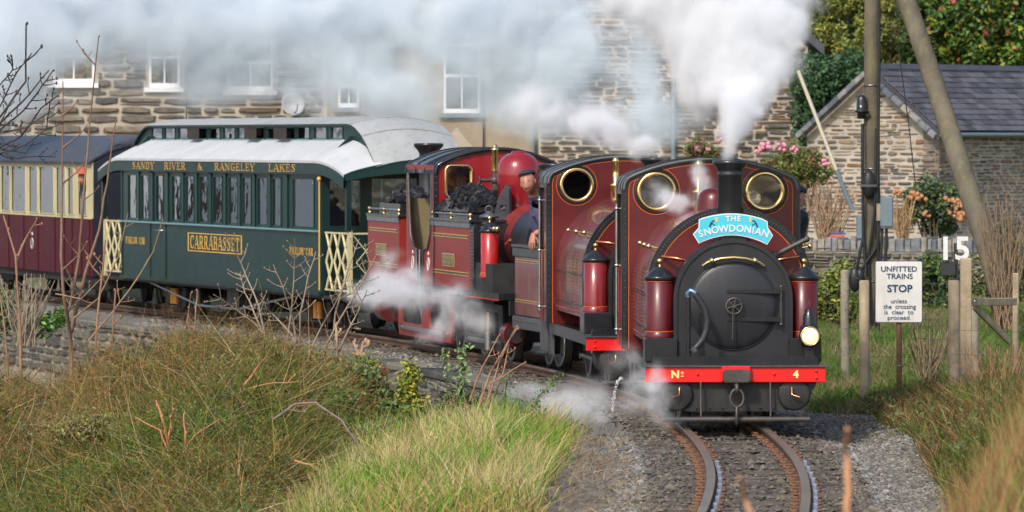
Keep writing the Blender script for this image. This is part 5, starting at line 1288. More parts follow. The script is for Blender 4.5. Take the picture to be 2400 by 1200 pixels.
# platforms: posts, railings
for y, sg in ((-.9, 1), (LEN+.9, -1)):
    for s in (-1, 1):
        mb = MB(); mb.box(s*.86-.025, s*.86+.025, y-.025, y+.025, .44, 1.2, cream); mb.sphere((s*.86, y, 1.215), .028, 8, 6, brass)
        y0_, y1_ = sorted((y, y+sg*.88)); 
        mb.box(s*.86-.012, s*.86+.012, y0_, y1_, 1.165, 1.185, cream); mb.box(s*.86-.012, s*.86+.012, y0_, y1_, .50, .52, cream)
        for k in range(3):
            q0 = y0_+(y1_-y0_)*(k+.12)/3; q1 = y0_+(y1_-y0_)*(k+.88)/3
            for a, b in ((q0, q1), (q1, q0)):
                for z0, z1 in ((.52, .842), (.842, 1.165)):
                    pass
            mb.tube([(s*.86, q0, .52), (s*.86, q1, .84), (s*.86, q0, 1.165)], .016, 6, cream); mb.tube([(s*.86, q1, .52), (s*.86, q0, .84), (s*.86, q1, 1.165)], .016, 6, cream)
        p4(mb, "platform_gate")
    mb = MB(); mb.box(-.83, .83, y-.012, y+.012, 1.165, 1.185, cream); mb.box(-.83, .83, y-.012, y+.012, .50, .52, cream)
    for k in range(5):
        q0 = -.83+1.66*k/5; q1 = -.83+1.66*(k+1)/5; zm = .84
        mb.tube([(q0, y, .52), (q1-.05, y, zm), (q0, y, 1.165)], .008, 6, cream); mb.tube([(q1, y, .52), (q0+.05, y, zm), (q1, y, 1.165)], .008, 6, cream)
    p4(mb, "platform_railing")
    for s in (-1, 1): mb = MB(); mb.box(s*.88-.03, s*.88+.03, y-.03, y+.03, 1.2, 1.84, green_d); p4(mb, "canopy_post")
    mb = MB(); mb.box(-.85, .85, y-sg*.06, y, .26, .43, frameblk); mb.box(-.12, .12, y-sg*.3, y, .36, .47, ironm); p4(mb, "headstock")
    mb = MB(); mb.tube([(.6, y-.02, .45), (.6, y-.02, 1.35)], .014, 8, ironm); mb.torus((.6, y-.02, 1.36), (0, 0, 1), .12, .012, 20, 6, ironm); p4(mb, "handbrake_wheel")
mb = MB(); mb.tube([(-HB-.03, .0, .5), (-HB-.03, .0, 1.78)], .009, 8, gold); mb.sphere((-HB-.03, .0, 1.8), .03, 8, 6, gold); p4(mb, "gold_handrail")
# truss rod, bogies
a, b, c, d = U4(330), U4(455), U4(548), U4(700)
mb = MB(); mb.tube([(-.84, a, .43), (-.84, b, .17), (-.84, c, .17), (-.84, d, .43)], .015, 8, steel); mb.tube([(-.84, b, .17), (-.84, b, .42)], .02, 8, frameblk); mb.tube([(-.84, c, .17), (-.84, c, .42)], .02, 8, frameblk)
mb.tube([(-.84, (b+c)/2-.06, .17), (-.84, (b+c)/2+.06, .17)], .03, 8, ironm); p4(mb, "truss_rod")
mb = MB(); mb.box(-.6, .6, b-.9, b-.4, .16, .40, greymet, bev=.02); mb.box(-.55, .1, c-.3, c+.25, .14, .38, frameblk, bev=.02); p4(mb, "underframe_box")
for yb in (1.1, LEN-1.35):
    mb = MB()
    for s in (-1, 1): mb.box(s*.5-.02, s*.5+.02, yb-.75, yb+.75, .2, .34, frameblk, bev=.01); mb.box(s*.52-.05, s*.52+.05, yb-.45, yb-.3, .1, .34, frameblk); mb.box(s*.52-.05, s*.52+.05, yb+.3, yb+.45, .1, .34, frameblk)
    mb.box(-.5, .5, yb-.12, yb+.12, .2, .42, frameblk); bg_ = p4(mb, "bogie")
    for y in (yb-.42, yb+.42):
        for s in (-1, 1): wheel(bg_, s*.33, y, .19, sgn=s, rim=ironm)
    for s in (-1, 1):
        for q in (-.07, .07):
            sp = MB(); sp.tube([(s*.58, yb+q, .13), (s*.58, yb+q, .33)], .038, 10, orangespring); sp.build("spring", None, CA); sp = None

# ------------------------------------------------------------------ maroon and cream coach
V5 = Veh(-4.893, 69.77, .32); HC = .85
CB = thing("passenger_coach", "maroon and cream coach with curved dark roof at the rear of the train", "railway carriage", (V5.o[0], V5.o[1], 0), V5.th)
def p5(mb, n, par=None): return mb.build(n, None, par or CB)
U6 = lambda px: V5.U(px, -HC); LC = 10.0
base, sill, top = .40, 1.185, 1.955
w5 = [(-62, -38), (-34, -10), (4, 24), (28, 61), (69, 89), (93, 127), (133, 154), (160, 173), (184, 204)]; w5u = [(U6(b), U6(a)) for a, b in w5]
for s in (-1, 1):
    mb = MB(); mb.box(s*HC-(.02 if s > 0 else 0), s*HC+(.02 if s < 0 else 0), .0, LC, base, sill, coachred); so_ = p5(mb, "lower_side")
    if s < 0:
        for px in (20, 55, 88, 128, 150, 168, 190, 209):
            t = MB(); t.box(-HC-.014, -HC-.0005, U6(px)-.03, U6(px)+.03, base+.005, sill-.01, coachred, bev=.004); t.build("vertical_strip", None, so_)
        t = MB(); t.box(-HC-.012, -HC-.0005, U6(14), U6(-20), base+.2, base+.6, coachred); 
        t = MB(); q = U6(76); a_ = [(-HC-.006, q+.07*math.cos(t_), .78+.075*math.sin(t_)) for t_ in np.linspace(0, 2*PI, 16)]; t.tube(a_, .006, 5, paletable, cap=False); t.tube([(-HC-.006, q-.05, .90), (-HC-.006, q, .94), (-HC-.006, q+.05, .90)], .008, 5, paletable); t.build("crest", None, so_)
    mb = MB(); mb.plate([(.0, sill), (LC, sill), (LC, top), (.0, top)], [rrect(a, b, sill+.03, top-.08, .03, 3) for a, b in w5u if b < LC], 'x', s*HC-.018*(s > 0), s*HC+.018*(s < 0), cream); us = p5(mb, "upper_side")
    if s < 0:
        for a, b in w5u:
            if b < LC:
                t = MB(); pts = rrect(a, b, sill+.03, top-.08, .03, 3); t.tube([(-HC-.004, p[0], p[1]) for p in pts+[pts[0]]], .009, 5, cream, cap=False); fr = t.build("window_frame", None, us)
                if (a, b) != w5u[-1]: g = MB(); g.box(-HC+.008, -HC+.012, a, b, sill+.03, top-.08, coglass); g.build("pane", None, fr)
        g = MB(); g.box(-HC+.008, -HC+.012, w5u[-1][0], w5u[-1][1], sill+.03, sill+.36, glass); g.build("drop_light", None, us)
        t = MB(); t.box(-HC-.012, -HC-.0005, 0, LC, sill-.012, sill+.012, cream, bev=.003); t.build("waist_beading", None, us)
mb = MB(); mb.plate([(-HC+.021, base), (HC-.021, base), (HC-.021, top), (.5, 2.2), (-.5, 2.2), (-HC+.021, top)], [], 'y', 0, .03, mat("coach_end_black", (.015, .018, .03), .5, var=.2)); mb.box(-.35, .35, -.25, 0, .5, 1.95, rubber, bev=.03); p5(mb, "coach_end")
mb = MB(); secs = []
for y, k in ((-.02, 0), (0.05, .5), (.15, .8), (.4, 1), (LC, 1)):
    secs.append([(-.90+1.8*i/18, y, top-.0+(.36*(k*.25+.75))*(1-abs((i-9)/9)**2.4)) for i in range(19)])
n = 19; vs = [p for q in secs for p in q]+[(p[0], p[1], p[2]-.03) for q in secs for p in q]; N = len(secs)*n
f1 = [(i*n+j, i*n+j+1, (i+1)*n+j+1, (i+1)*n+j) for i in range(len(secs)-1) for j in range(n-1)]
mb.add(vs, f1, darkroof, True); mb.add(vs, [tuple(N+k for k in f) for f in f1], darkroof, True); mb.add(vs, [(i*n+j, (i+1)*n+j, N+(i+1)*n+j, N+i*n+j) for i in range(len(secs)-1) for j in (0, n-1)], darkroof)
mb.add(vs, [(i, i+1, N+i+1, N+i) for i in range(n-1)], darkroof); p5(mb, "roof")
mb = MB(); mb.box(-HC+.03, HC-.03, .03, LC, base-.03, base+.02, inside); mb.box(-HC+.03, HC-.03, .03, LC, top-.03, top, mat("coach_ceiling", (.5, .48, .42), .7)); p5(mb, "floor_and_ceiling")
for i in range(7):
    y = 1.0+i*1.3
    mb = MB(); mb.box(-.8, -.15, y, y+.12, .8, 1.45, seatred, bev=.04); mb.box(.15, .8, y, y+.12, .8, 1.45, seatred, bev=.04); p5(mb, "seat")
mb = MB(); mb.box(-.80, -.66, 2.3, 2.6, 1.2, 1.3, mat("blue_carton", (.1, .3, .75), .5)); mb.box(-.80, -.66, 2.3, 2.6, 1.17, 1.2, white); p5(mb, "table_box")
for yb in (1.2, 7.0):
    mb = MB()
    for s in (-1, 1): mb.box(s*.5-.02, s*.5+.02, yb-.75, yb+.75, .18, .33, frameblk, bev=.01)
    mb.box(-.5, .5, yb-.12, yb+.12, .2, .42, frameblk); bg_ = p5(mb, "bogie")
    for y in (yb-.42, yb+.42):
        for s in (-1, 1): wheel(bg_, s*.33, y, .19, sgn=s, rim=ironm)
mb = MB(); mb.box(-.8, .8, .0, LC, .30, .37, frameblk); mb.box(-.1, .1, -.5, 0, .34, .42, ironm); p5(mb, "underframe")
# ------------------------------------------------------------------ people
def head_verts(scale=1.0):
    vs = []; n, k = 24, 18
    for i in range(k+1):
        a = PI*i/k
        for j in range(n):
            b = 2*PI*j/n; x = math.sin(a)*math.cos(b); y = math.sin(a)*math.sin(b); z = math.cos(a)
            fr = max(0, -y)                                  # face looks along -y
            w = .074*(1-.22*max(0, -z)**1.2); dp = .092
            X, Y, Z = x*w, y*dp, z*.118
            if z < -.2: Y -= .012*fr; X *= 1-.12*(-z-.2)
            nose = math.exp(-((X/.013)**2 + ((Z+.012)/.026)**2)); Y -= .024*nose*fr
            brow = math.exp(-(((Z-.025)/.010)**2)); Y -= .005*brow*fr
            for s in (-1, 1): Y += .010*math.exp(-(((X-s*.030)/.014)**2+((Z-.008)/.010)**2))*fr
            Y -= .006*math.exp(-((X/.022)**2+((Z+.058)/.010)**2))*fr
            Y -= .010*math.exp(-((X/.024)**2+((Z+.098)/.016)**2))*fr
            vs.append((X, Y, Z))
    fs = [(i*n+j, (i+1)*n+j, (i+1)*n+(j+1) % n, i*n+(j+1) % n) for i in range(k) for j in range(n)]
    return vs, fs
def person(name, label, J, shirt, trousers, headrot=(0, 0, 0), cap=None, capm=darkcloth, hair=True, seated=False, hands=True, bare=False, fingers_dir=None, group=None):
    """J: dict of world positions: pelvis chest neck head, sh/el/wr L R, hip/kn/an/toe L R"""
    names = ['pelvis', 'waist', 'chest', 'neck', 'shL', 'elL', 'wrL', 'shR', 'elR', 'wrR', 'hipL', 'knL', 'anL', 'toeL', 'hipR', 'knR', 'anR', 'toeR', 'neckt']
    J = {k: Vector(v) for k, v in J.items()}
    J.setdefault('waist', (J['pelvis']+J['chest'])/2); hd = J['head']; J['neckt'] = J['neck']*.35+hd*.65
    rad = dict(pelvis=(.15, .11), waist=(.14, .105), chest=(.16, .115), neck=(.06, .06), neckt=(.052, .052), shL=(.062, .062), elL=(.046, .046), wrL=(.031, .031), hipL=(.085, .085), knL=(.06, .06), anL=(.045, .045), toeL=(.04, .035))
    for k in list(rad):
        if k.endswith('L'): rad[k[:-1]+'R'] = rad[k]
    E = [('pelvis', 'waist'), ('waist', 'chest'), ('chest', 'neck'), ('neck', 'neckt')]
    for s in 'LR': E += [('chest', 'sh'+s), ('sh'+s, 'el'+s), ('el'+s, 'wr'+s), ('pelvis', 'hip'+s), ('hip'+s, 'kn'+s), ('kn'+s, 'an'+s), ('an'+s, 'toe'+s)]
    idx = {n: i for i, n in enumerate(names)}
    me = bpy.data.meshes.new(name); me.from_pydata([J[n] for n in names], [(idx[a], idx[b]) for a, b in E], [])
    o = bpy.data.objects.new("tmp_body", me); COL.objects.link(o)
    sk = o.modifiers.new("skin", 'SKIN'); sk.use_smooth_shade = True
    if len(me.skin_vertices) == 0: me.skin_vertices.new() if hasattr(me.skin_vertices, 'new') else None
    sv = me.skin_vertices[0].data
    for n in names: sv[idx[n]].radius = rad[n]; sv[idx[n]].use_root = (n == 'pelvis')
    ss = o.modifiers.new("sub", 'SUBSURF'); ss.levels = 1; ss.render_levels = 1
    dgr = bpy.context.evaluated_depsgraph_get(); bm_ = bpy.data.meshes.new_from_object(o.evaluated_get(dgr))
    bpy.data.objects.remove(o)
    vs = [v.co.copy() for v in bm_.vertices]; fs = [tuple(p.vertices) for p in bm_.polygons]
    def segd(p, a, b):
        ab = b-a; t = max(0, min(1, (p-a).dot(ab)/max(ab.length_squared, 1e-9))); return (p-(a+ab*t)).length
    def m_of(c):
        best = min(((segd(c, J[a], J[b])-min(rad[a][0], rad[b][0])*.5, a, b) for a, b in E), key=lambda q: q[0]); a, b = best[1], best[2]
        if b == 'neckt': return skin_m
        if bare and a.startswith('el'): return skin_m
        if a.startswith(('hip', 'kn', 'pelvis')) and b != 'waist' or b.startswith(('kn', 'an')): return trousers
        if b.startswith('toe'): return rubber
        return shirt
    mb = MB(); mb.v = [tuple(v) for v in vs]
    for f in fs:
        c = sum((vs[i] for i in f), Vector())/len(f); mb.f.append(f); mb.sm.append(True); mb.mi.append(mb.slot(m_of(c)))
    Mh = Matrix.Translation(hd) @ Euler(headrot).to_matrix().to_4x4()
    hv, hf = head_verts(); mb.add(hv, hf, skin_m, True, Mh)
    for s in (-1, 1):
        mb.sphere((s*.030, -.079, .008), .011, 8, 6, paletable, (1, .6, .7), Mh); mb.sphere((s*.030, -.085, .008), .006, 6, 5, eye_m, (1, .6, 1), Mh)
        mb.sphere((s*.074, .005, -.005), .022, 8, 6, skin_m, (.35, .8, 1.3), Mh)
    mb.sphere((0, -.093, -.058), .018, 8, 5, lip_m, (1.2, .35, .35), Mh)
    if hands:
        for s in 'LR':
            w_ = J['wr'+s]; d = (w_-J['el'+s]).normalized()
            if fingers_dir and s in fingers_dir: d = Vector(fingers_dir[s]).normalized()
            side = d.cross(Vector((0, 0, 1))); side = side.normalized() if side.length > .1 else Vector((1, 0, 0)); up = side.cross(d)
            mb.rings([[w_+d*t+side*(a*wd)+up*(b*th) for a, b in ((1, 0), (.7, .7), (0, 1), (-.7, .7), (-1, 0), (-.7, -.7), (0, -1), (.7, -.7))] for t, wd, th in ((-.01, .024, .02), (.03, .036, .018), (.075, .040, .015), (.09, .036, .012))], skin_m)
            for k, (off, ln) in enumerate(((-.03, .058), (-.010, .072), (.010, .078), (.030, .066))):
                p0 = w_+d*.08+side*off; mb.tube([p0, p0+d*ln*.5-up*.006, p0+d*ln*.85-up*.024, p0+d*ln-up*.04], [.0095, .0085, .0078, .006], 6, skin_m)
            p0 = w_+d*.03-side*.034; mb.tube([p0, p0-side*.018+d*.025-up*.01, p0-side*.02+d*.055-up*.025], [.011, .010, .007], 6, skin_m)
    body = mb.build(name, None, None); tag(body, label, "person", group)
    if hair:
        h = MB(); v2 = []; 
        h.sphere((0, .014, .022), .1, 16, 12, hair_m, (.80, .86, 1.0), Mh); hh = h.build("hair", None, body)
    if cap == 'flat':
        h = MB(); h.sphere((0, .022, .088), .088, 18, 8, capm, (.98, 1.12, .46), Mh); h.sphere((0, -.078, .080), .052, 14, 6, capm, (.95, .7, .14), Mh); h.build("cap", None, body)
    if cap == 'hat':
        h = MB(); h.lathe([(.16, .0), (.15, .01), (.098, .012), (.094, .07), (.08, .1), (.002, .105)], (0, 0, .05), (0, 0, 1), 20, capm)
        for i, v in enumerate(h.v): h.v[i] = tuple(Mh @ Vector(v))
        h.build("hat", None, body)
    return body
def standing(base, rz, h=1.72, seat=None, lean=0.0, arm=0.0):
    """default joint set, facing local -y, feet at base"""
    k = h/1.75; c, s = math.cos(rz), math.sin(rz); B = Vector(base)
    def W(x, y, z): return B + Vector((x*c-y*s, x*s+y*c, z))*k
    J = dict(pelvis=W(0, 0, .95), chest=W(0, -.02-lean*.3, 1.32), neck=W(0, -.02-lean*.5, 1.50), head=W(0, -.05-lean*.7, 1.64))
    for n, q in (('L', -1), ('R', 1)):
        J['sh'+n] = W(q*.19, -.01-lean*.4, 1.43); J['el'+n] = W(q*.25, .02-arm*.15, 1.14+arm*.05); J['wr'+n] = W(q*.24, -.08-arm*.3, .90+arm*.2)
        if seat: J['hip'+n] = W(q*.09, -.02, .90); J['kn'+n] = W(q*.11, -.42, .92); J['an'+n] = W(q*.11, -.42, .48); J['toe'+n] = W(q*.12, -.56, .44)
        else: J['hip'+n] = W(q*.09, 0, .88); J['kn'+n] = W(q*.10, -.02, .5); J['an'+n] = W(q*.10, 0, .08); J['toe'+n] = W(q*.12, -.15, .03)
    return J
# driver leaning out of the middle engine
D = 49.75
J = dict(pelvis=P(1292, 588, D+.1), chest=P(1268, 512, D), neck=P(1252, 458, D-.05), head=P(1238, 428, D-.12),
         shL=P(1256, 482, D-.12), elL=P(1278, 540, D-.2), wrL=P(1250, 549, D-.24), shR=P(1280, 478, D+.15), elR=P(1296, 545, D+.1), wrR=P(1290, 560, D-.1),
         hipL=P(1282, 600, D+.1), knL=P(1276, 668, D), anL=P(1272, 722, D), toeL=P(1268, 730, D-.1), hipR=P(1304, 600, D+.2), knR=P(1304, 668, D+.2), anR=P(1306, 722, D+.2), toeR=P(1302, 730, D+.1))
person("person", "driver in black cap and navy overalls leaning out of the middle locomotive's cab", J, overall, overall, (R(-6), R(-14), R(-14)), cap='flat', hair=False, bare=True, fingers_dir={'L': (-.15, -.25, -1)})
# figure just showing past the leading cab
q = V1.W(.62, 3.75, .52); J = standing((q.x, q.y, q.z-.06), V1.th+.2, 1.52); dx = P(1866, 468, q.y+.0) - J['head']
J['head'] += dx*1.0; J['neck'] += dx*.75; J['chest'] += dx*.4; J['shR'] += dx*.55; J['shL'] += dx*.55
person("person.001", "crewman in dark cap half hidden at the leading locomotive's far cab edge", J, darkcloth, darkcloth, (0, R(10), R(5)), cap='flat', hair=False)
# fireman bending in the double ended engine
q = V3.W(-.36, (yC0+yC1)/2, .73); J = standing((q.x, q.y, q.z-.25), V3.th+.5, 1.42, lean=.35, arm=.4)
person("person.002", "fireman in blue overalls bending in the rear locomotive's open cab", J, mat("royal_blue_overall", (.03, .045, .19), .8, var=.1), mat("royal_blue_overall", (.03, .045, .19)), (R(20), 0, R(30)), cap='flat', hair=False)
# passengers
def passenger(V, x, y, rz, label, shirt, h=1.55, cap=None, capm=darkcloth, n=[3], z=.0, lean=0):
    q = V.W(x, y, .43+z); J = standing(q - Vector((0, 0, .12)), V.th+rz, h*.86, seat=True, lean=lean)
    person("person.%03d" % n[0], label, J, shirt, darkcloth, (0, 0, V.th+rz), cap=cap, capm=capm, hair=cap is None, hands=True); n[0] += 1
passenger(V4, -.45, U4(712)+.05, R(-35), "passenger in lilac shirt behind the green carriage's big front window", lilac, z=.02)
passenger(V4, .35, .55, R(10), "passenger in pale blue shirt seen through the green carriage's end windows", mat("pale_blue_shirt", (.2, .35, .6), .7, var=.1), z=.05)
q = V5.W(-.66, U6(194)+.05, .43); J = standing((q.x, q.y, .38), V5.th-R(70), 1.45, lean=.25); person("person.005", "passenger in brick red hat at the maroon coach's open door window", J, darkcloth, darkcloth, (0, 0, V5.th-R(50)), cap='hat', capm=hatred, hair=False)
passenger(V5, -.45, U6(110), R(-30), "passenger in bright blue jacket by the maroon coach's wide window", bluecloth, n=[6])
passenger(V5, -.4, U6(46), R(20), "grey clad passenger seated behind the maroon coach's second visible window", mat("grey_fleece", (.12, .12, .12), .8), n=[7])
passenger(V5, -.35, U6(143), R(160), "dark clad passenger facing away inside the maroon coach by its narrow window", mat("brown_coat", (.08, .05, .03), .8), n=[8])

# ------------------------------------------------------------------ poles, posts, signs, gate
pole = thing("telegraph_pole", "upright wooden telegraph pole carrying cables and a grey cabinet", "telegraph pole")
PD = 60.0
def px_r(w, d): return w*d/12000/2
mb = MB(); top_ = P(2043, -60, PD); bot = P(2043, 800, PD); mb.tube([bot, P(2043, 500, PD), P(2043, 200, PD), top_], [px_r(40, PD), px_r(39, PD), px_r(37, PD), px_r(35, PD)], 16, creosote); mb.build("pole_shaft", None, pole)
cab_pts = [[(2059, -60), (2060, 150), (2058, 330), (2056, 480), (2060, 640), (2048, 790)], [(2054, 300), (2050, 500), (2036, 600), (2040, 780)], [(2021, 290), (2021, 400), (2024, 560), (2030, 640)], [(2058, 420), (2064, 520), (2052, 585), (2020, 630), (2010, 650)], [(2068, 535), (2064, 610), (2062, 700), (2058, 780)], [(2078, 535), (2076, 600), (2070, 680)], [(2022, 560), (2012, 610), (2008, 640)]]
for c in cab_pts:
    mb = MB(); mb.tube([P(a, b, PD-.12-.05*(i % 2)) for i, (a, b) in enumerate(c)], .018, 6, rubber); mb.build("cable", None, pole)
mb = MB(); a = P(2078, 497, PD-.15); mb.box(a.x-.075, a.x+.075, a.y-.06, a.y+.08, a.z-.18, a.z+.18, greybox, bev=.012); mb.box(a.x-.12, a.x-.076, a.y-.04, a.y+.04, a.z-.1, a.z+.1, post_g); cabn = mb.build("relay_cabinet", None, pole)
mb = MB(); mb.box(a.x-.06, a.x+.06, a.y-.066, a.y-.061, a.z-.165, a.z+.165, greybox); mb.build("cabinet_door", None, cabn)
mb = MB(); a = P(2019, 262, PD-.1); mb.lathe([(.002, .2), (.03, .195), (.055, .16), (.06, .1), (.06, .02), (.085, .015), (.085, .0), (.05, -.01), (.052, -.08), (.002, -.085)], (a.x, a.y, a.z), n=16, m=black); mb.box(a.x+.03, a.x+.1, a.y-.02, a.y+.05, a.z-.06, a.z-.02, black); mb.build("warning_bell", None, pole)
mb = MB(); a = P(2036, 432, PD-.16); mb.sphere((a.x, a.y, a.z), .09, 14, 10, rubber, (.9, .9, 1.9)); mb.box(a.x-.09, a.x+.09, a.y-.085, a.y+.05, a.z-.03, a.z+.0, greymet); mb.build("cable_cover", None, pole)
mb = MB(); a = P(2004, 655, PD-.2); mb.sphere((a.x, a.y, a.z), .075, 12, 8, rubber, (1, .8, 2.0)); mb.sphere((a.x+.06, a.y, a.z+.03), .06, 12, 8, rubber, (.9, .8, 1.7)); mb.build("wrapped_bundle", None, pole)
for y in (200, 395, 590, 660): mb = MB(); a = P(2043, y, PD); mb.torus((a.x, a.y, a.z), (0, 0, 1), .103, .006, 20, 6, steel); mb.build("band", None, pole)
mb = MB(); mb.tube([P(2345, 690, 57), P(2318, 590, 57.4), P(2255, 400, 58.4), P(2195, 210, 59.2), P(2110, -40, 60)], [px_r(52, 57), px_r(52, 57), px_r(50, 58), px_r(46, 59), px_r(44, 60)], 16, creosote)
tag(mb.build("leaning_pole"), "leaning mossy wooden strut pole slanting down in front of the slate roof", "pole")
wire = MB(); wire.tube([P(2096, -20, 62), P(2110, 150, 62), P(2128, 280, 62), P(2145, 430, 62)], .007, 5, rubber); tag(wire.build("stay_wire"), "thin black stay wire hanging between the upright and leaning poles", "wire")
# white barrier arm
mb = MB(); mb.tube([P(1870, 165, 70), P(1960, 398, 70)], .026, 8, mat("barrier_cream", (.62, .56, .42), .5, var=.1)); br = mb.build("barrier_pole")
tag(br, "long thin cream and grey barrier pole leaning left of the telegraph pole", "barrier")
mb = MB(); mb.tube([P(1960, 398, 70), P(1998, 492, 70)], .03, 8, greybox); mb.build("grey_lower_arm", None, br)
mb = MB(); mb.box(P(2008, 0, 70).x, P(2020, 0, 70).x, 69.9, 70.1, P(0, 560, 70).z, P(0, 505, 70).z, greybox, bev=.01); tag(mb.build("barrier_stand"), "narrow grey metal stand beside the telegraph pole foot of the barrier", "stand")
# stop sign
SD_ = 45.5; sg = thing("notice_sign", "white notice telling unfitted trains to stop, on a rusty post", "sign", (0, 0, 0))
a, b = P(2053, 755, SD_), P(2161, 613, SD_)
mb = MB(); mb.plate([(p[0], p[1]) for p in rrect(a.x, b.x, a.z, b.z, .012, 3)], [], 'y', SD_, SD_+.012, signwhite); mb.box(a.x-.004, b.x+.004, SD_+.0125, SD_+.02, a.z-.004, b.z+.004, mat("sign_edge_blue", (.03, .08, .3), .5)); bd = mb.build("sign_board", None, sg)
for s, x, y, sz, xs, bo in (("UNFITTED", 2107, 631, .0715, 1.0, .0008), ("TRAINS", 2109, 648, .0715, 1.0, .0008), ("STOP", 2109, 677, .098, .98, .0022), ("unless", 2107, 706, .062, 1.0, .0), ("the  crossing", 2109, 719, .062, .92, .0), ("is  clear  to", 2107, 732, .062, .95, .0), ("proceed.", 2108, 745, .062, .98, .0)):
    q = P(x, y, SD_); text_obj(s, sz*.92, signblue, bd, Matrix.Translation((q.x, SD_-.002, q.z)) @ Matrix.Rotation(R(90), 4, 'X'), xs=xs*1.06, bold=bo)
mb = MB(); mb.tube([(P(2110, 0, SD_).x, SD_+.04, float(gz(3.45, SD_))-.1), (P(2108, 0, SD_).x, SD_+.04, a.z+.1)], px_r(13, SD_), 10, rust); mb.torus((P(2110, 0, SD_).x, SD_+.04, P(0, 858, SD_).z), (0, 0, 1), .027, .004, 14, 5, steel); mb.build("sign_post", None, sg)
# speed board 15
sp = thing("speed_sign", "white figures 15 on a dark bracket above the gate post", "sign")
q = P(2236, 585, 46.5); M0 = Matrix.Translation((q.x, 46.5, q.z)) @ Matrix.Rotation(R(90), 4, 'X')
text_obj("15", .295, white, sp, M0, "number", ext=.008, xs=1.0, bold=.006, extra=1.04)
mb = MB(); a = P(2222, 640, 46.5); mb.box(a.x-.06, a.x+.07, 46.52, 46.54, a.z-.02, a.z+.10, darkgrey); mb.box(P(2242, 0, 46.5).x-.018, P(2242, 0, 46.5).x+.018, 46.55, 46.58, -.1, P(0, 570, 46.5).z, darkgrey); mb.build("bracket", None, sp)
# posts and gate
def wpost(px, y0, y1, wpx, d, m, name, label, cat="post", sq=False, parent=None):
    a, b = P(px, y1, d), P(px, y0, d); r = px_r(wpx, d); mb = MB()
    if sq: mb.box(a.x-r, a.x+r, d-r, d+r, a.z-.15, b.z, m, bev=.008)
    else: mb.tube([(a.x+.01, d, a.z-.15), (a.x, d, (a.z+b.z)/2), (b.x, d, b.z-.01), (b.x, d, b.z)], [r*1.06, r, r, r*.85], 12, m)
    o = mb.build(name, None, parent)
    if label: tag(o, label, cat, "wooden fence posts")
    return o
wpost(1980, 633, 862, 20, 50, post_g, "fence_post", "thin grey fence post nearest the leading locomotive, leaning slightly", )
wpost(2026, 657, 905, 24, 45.5, post_m, "fence_post", "round brown fence post in front of the telegraph pole's foot")
wpost(2236, 657, 935, 27, 44.5, post_m, "fence_post", "shorter round tan fence post against the squared gate post")
gt = thing("wooden_gate", "wooden field gate with top rail and diagonal brace behind the fence", "gate")
wpost(2264, 605, 905, 26, 45.3, post_m, "gate_post", None, sq=True, parent=gt)
wpost(2285, 712, 885, 20, 47.5, post_g, "gate_post", None, parent=gt)
a, b = P(2275, 708, 45.3), P(2382, 707, 46.2)
def plank(p, q, h, t, m, name, parent):
    d = q-p; mb = MB(); L = d.length; mb.box(0, L, -t/2, t/2, -h/2, h/2, m, bev=.006); o = mb.build(name, None, parent)
    o.matrix_basis = Matrix.Translation(p) @ d.to_track_quat('X', 'Z').to_matrix().to_4x4(); return o
plank(a, b, .07, .03, post_m, "top_rail", gt); plank(P(2284, 718, 45.5), P(2366, 800, 46.2), .065, .03, post_m, "diagonal_brace", gt)
wpost(2381, 640, 860, 14, 46.3, post_m, "stile", None, sq=True, parent=gt)
mb = MB(); q = P(2285, 706, 45.27); mb.sphere((q.x, q.y-.01, q.z), .012, 8, 6, steel); mb.build("bolt", None, gt)
fw = MB()
for y in (660, 700, 745, 790, 835):
    fw.tube([P(1980, y-22, 50), P(2026, y, 46.0), P(2236, y+6, 45.7)], .0022, 4, greymet)
fw.tube([P(2236, 774, 44.4), P(2420, 780, 42)], .0022, 4, greymet); fw.tube([P(2236, 830, 44.4), P(2420, 840, 42)], .0022, 4, greymet)
for k in range(24):
    x = 2036+k*8.3; fw.tube([P(x, 660+(x-2036)*.03, 45.9-(x-2036)*.001), P(x, 841+(x-2036)*.03, 45.9-(x-2036)*.001)], .0012, 3, greymet)
tag(fw.build("wire_netting"), "thin wire netting strung between the fence posts", "wire fence")
# little orange and blue thing and grey box on the garden wall
mb = MB(); a = P(1963, 553, 77); mb.box(a.x-.12, a.x+.1, 76.9, 77.1, a.z-.08, a.z+.02, mat("orange_plastic", (.7, .12, .03), .4), bev=.02); mb.box(a.x-.1, a.x+.12, 76.92, 77.08, a.z+.021, a.z+.05, mat("blue_plastic", (.05, .1, .4), .4)); tag(mb.build("plastic_trug"), "small orange and blue plastic tub behind the garden wall", "tub")

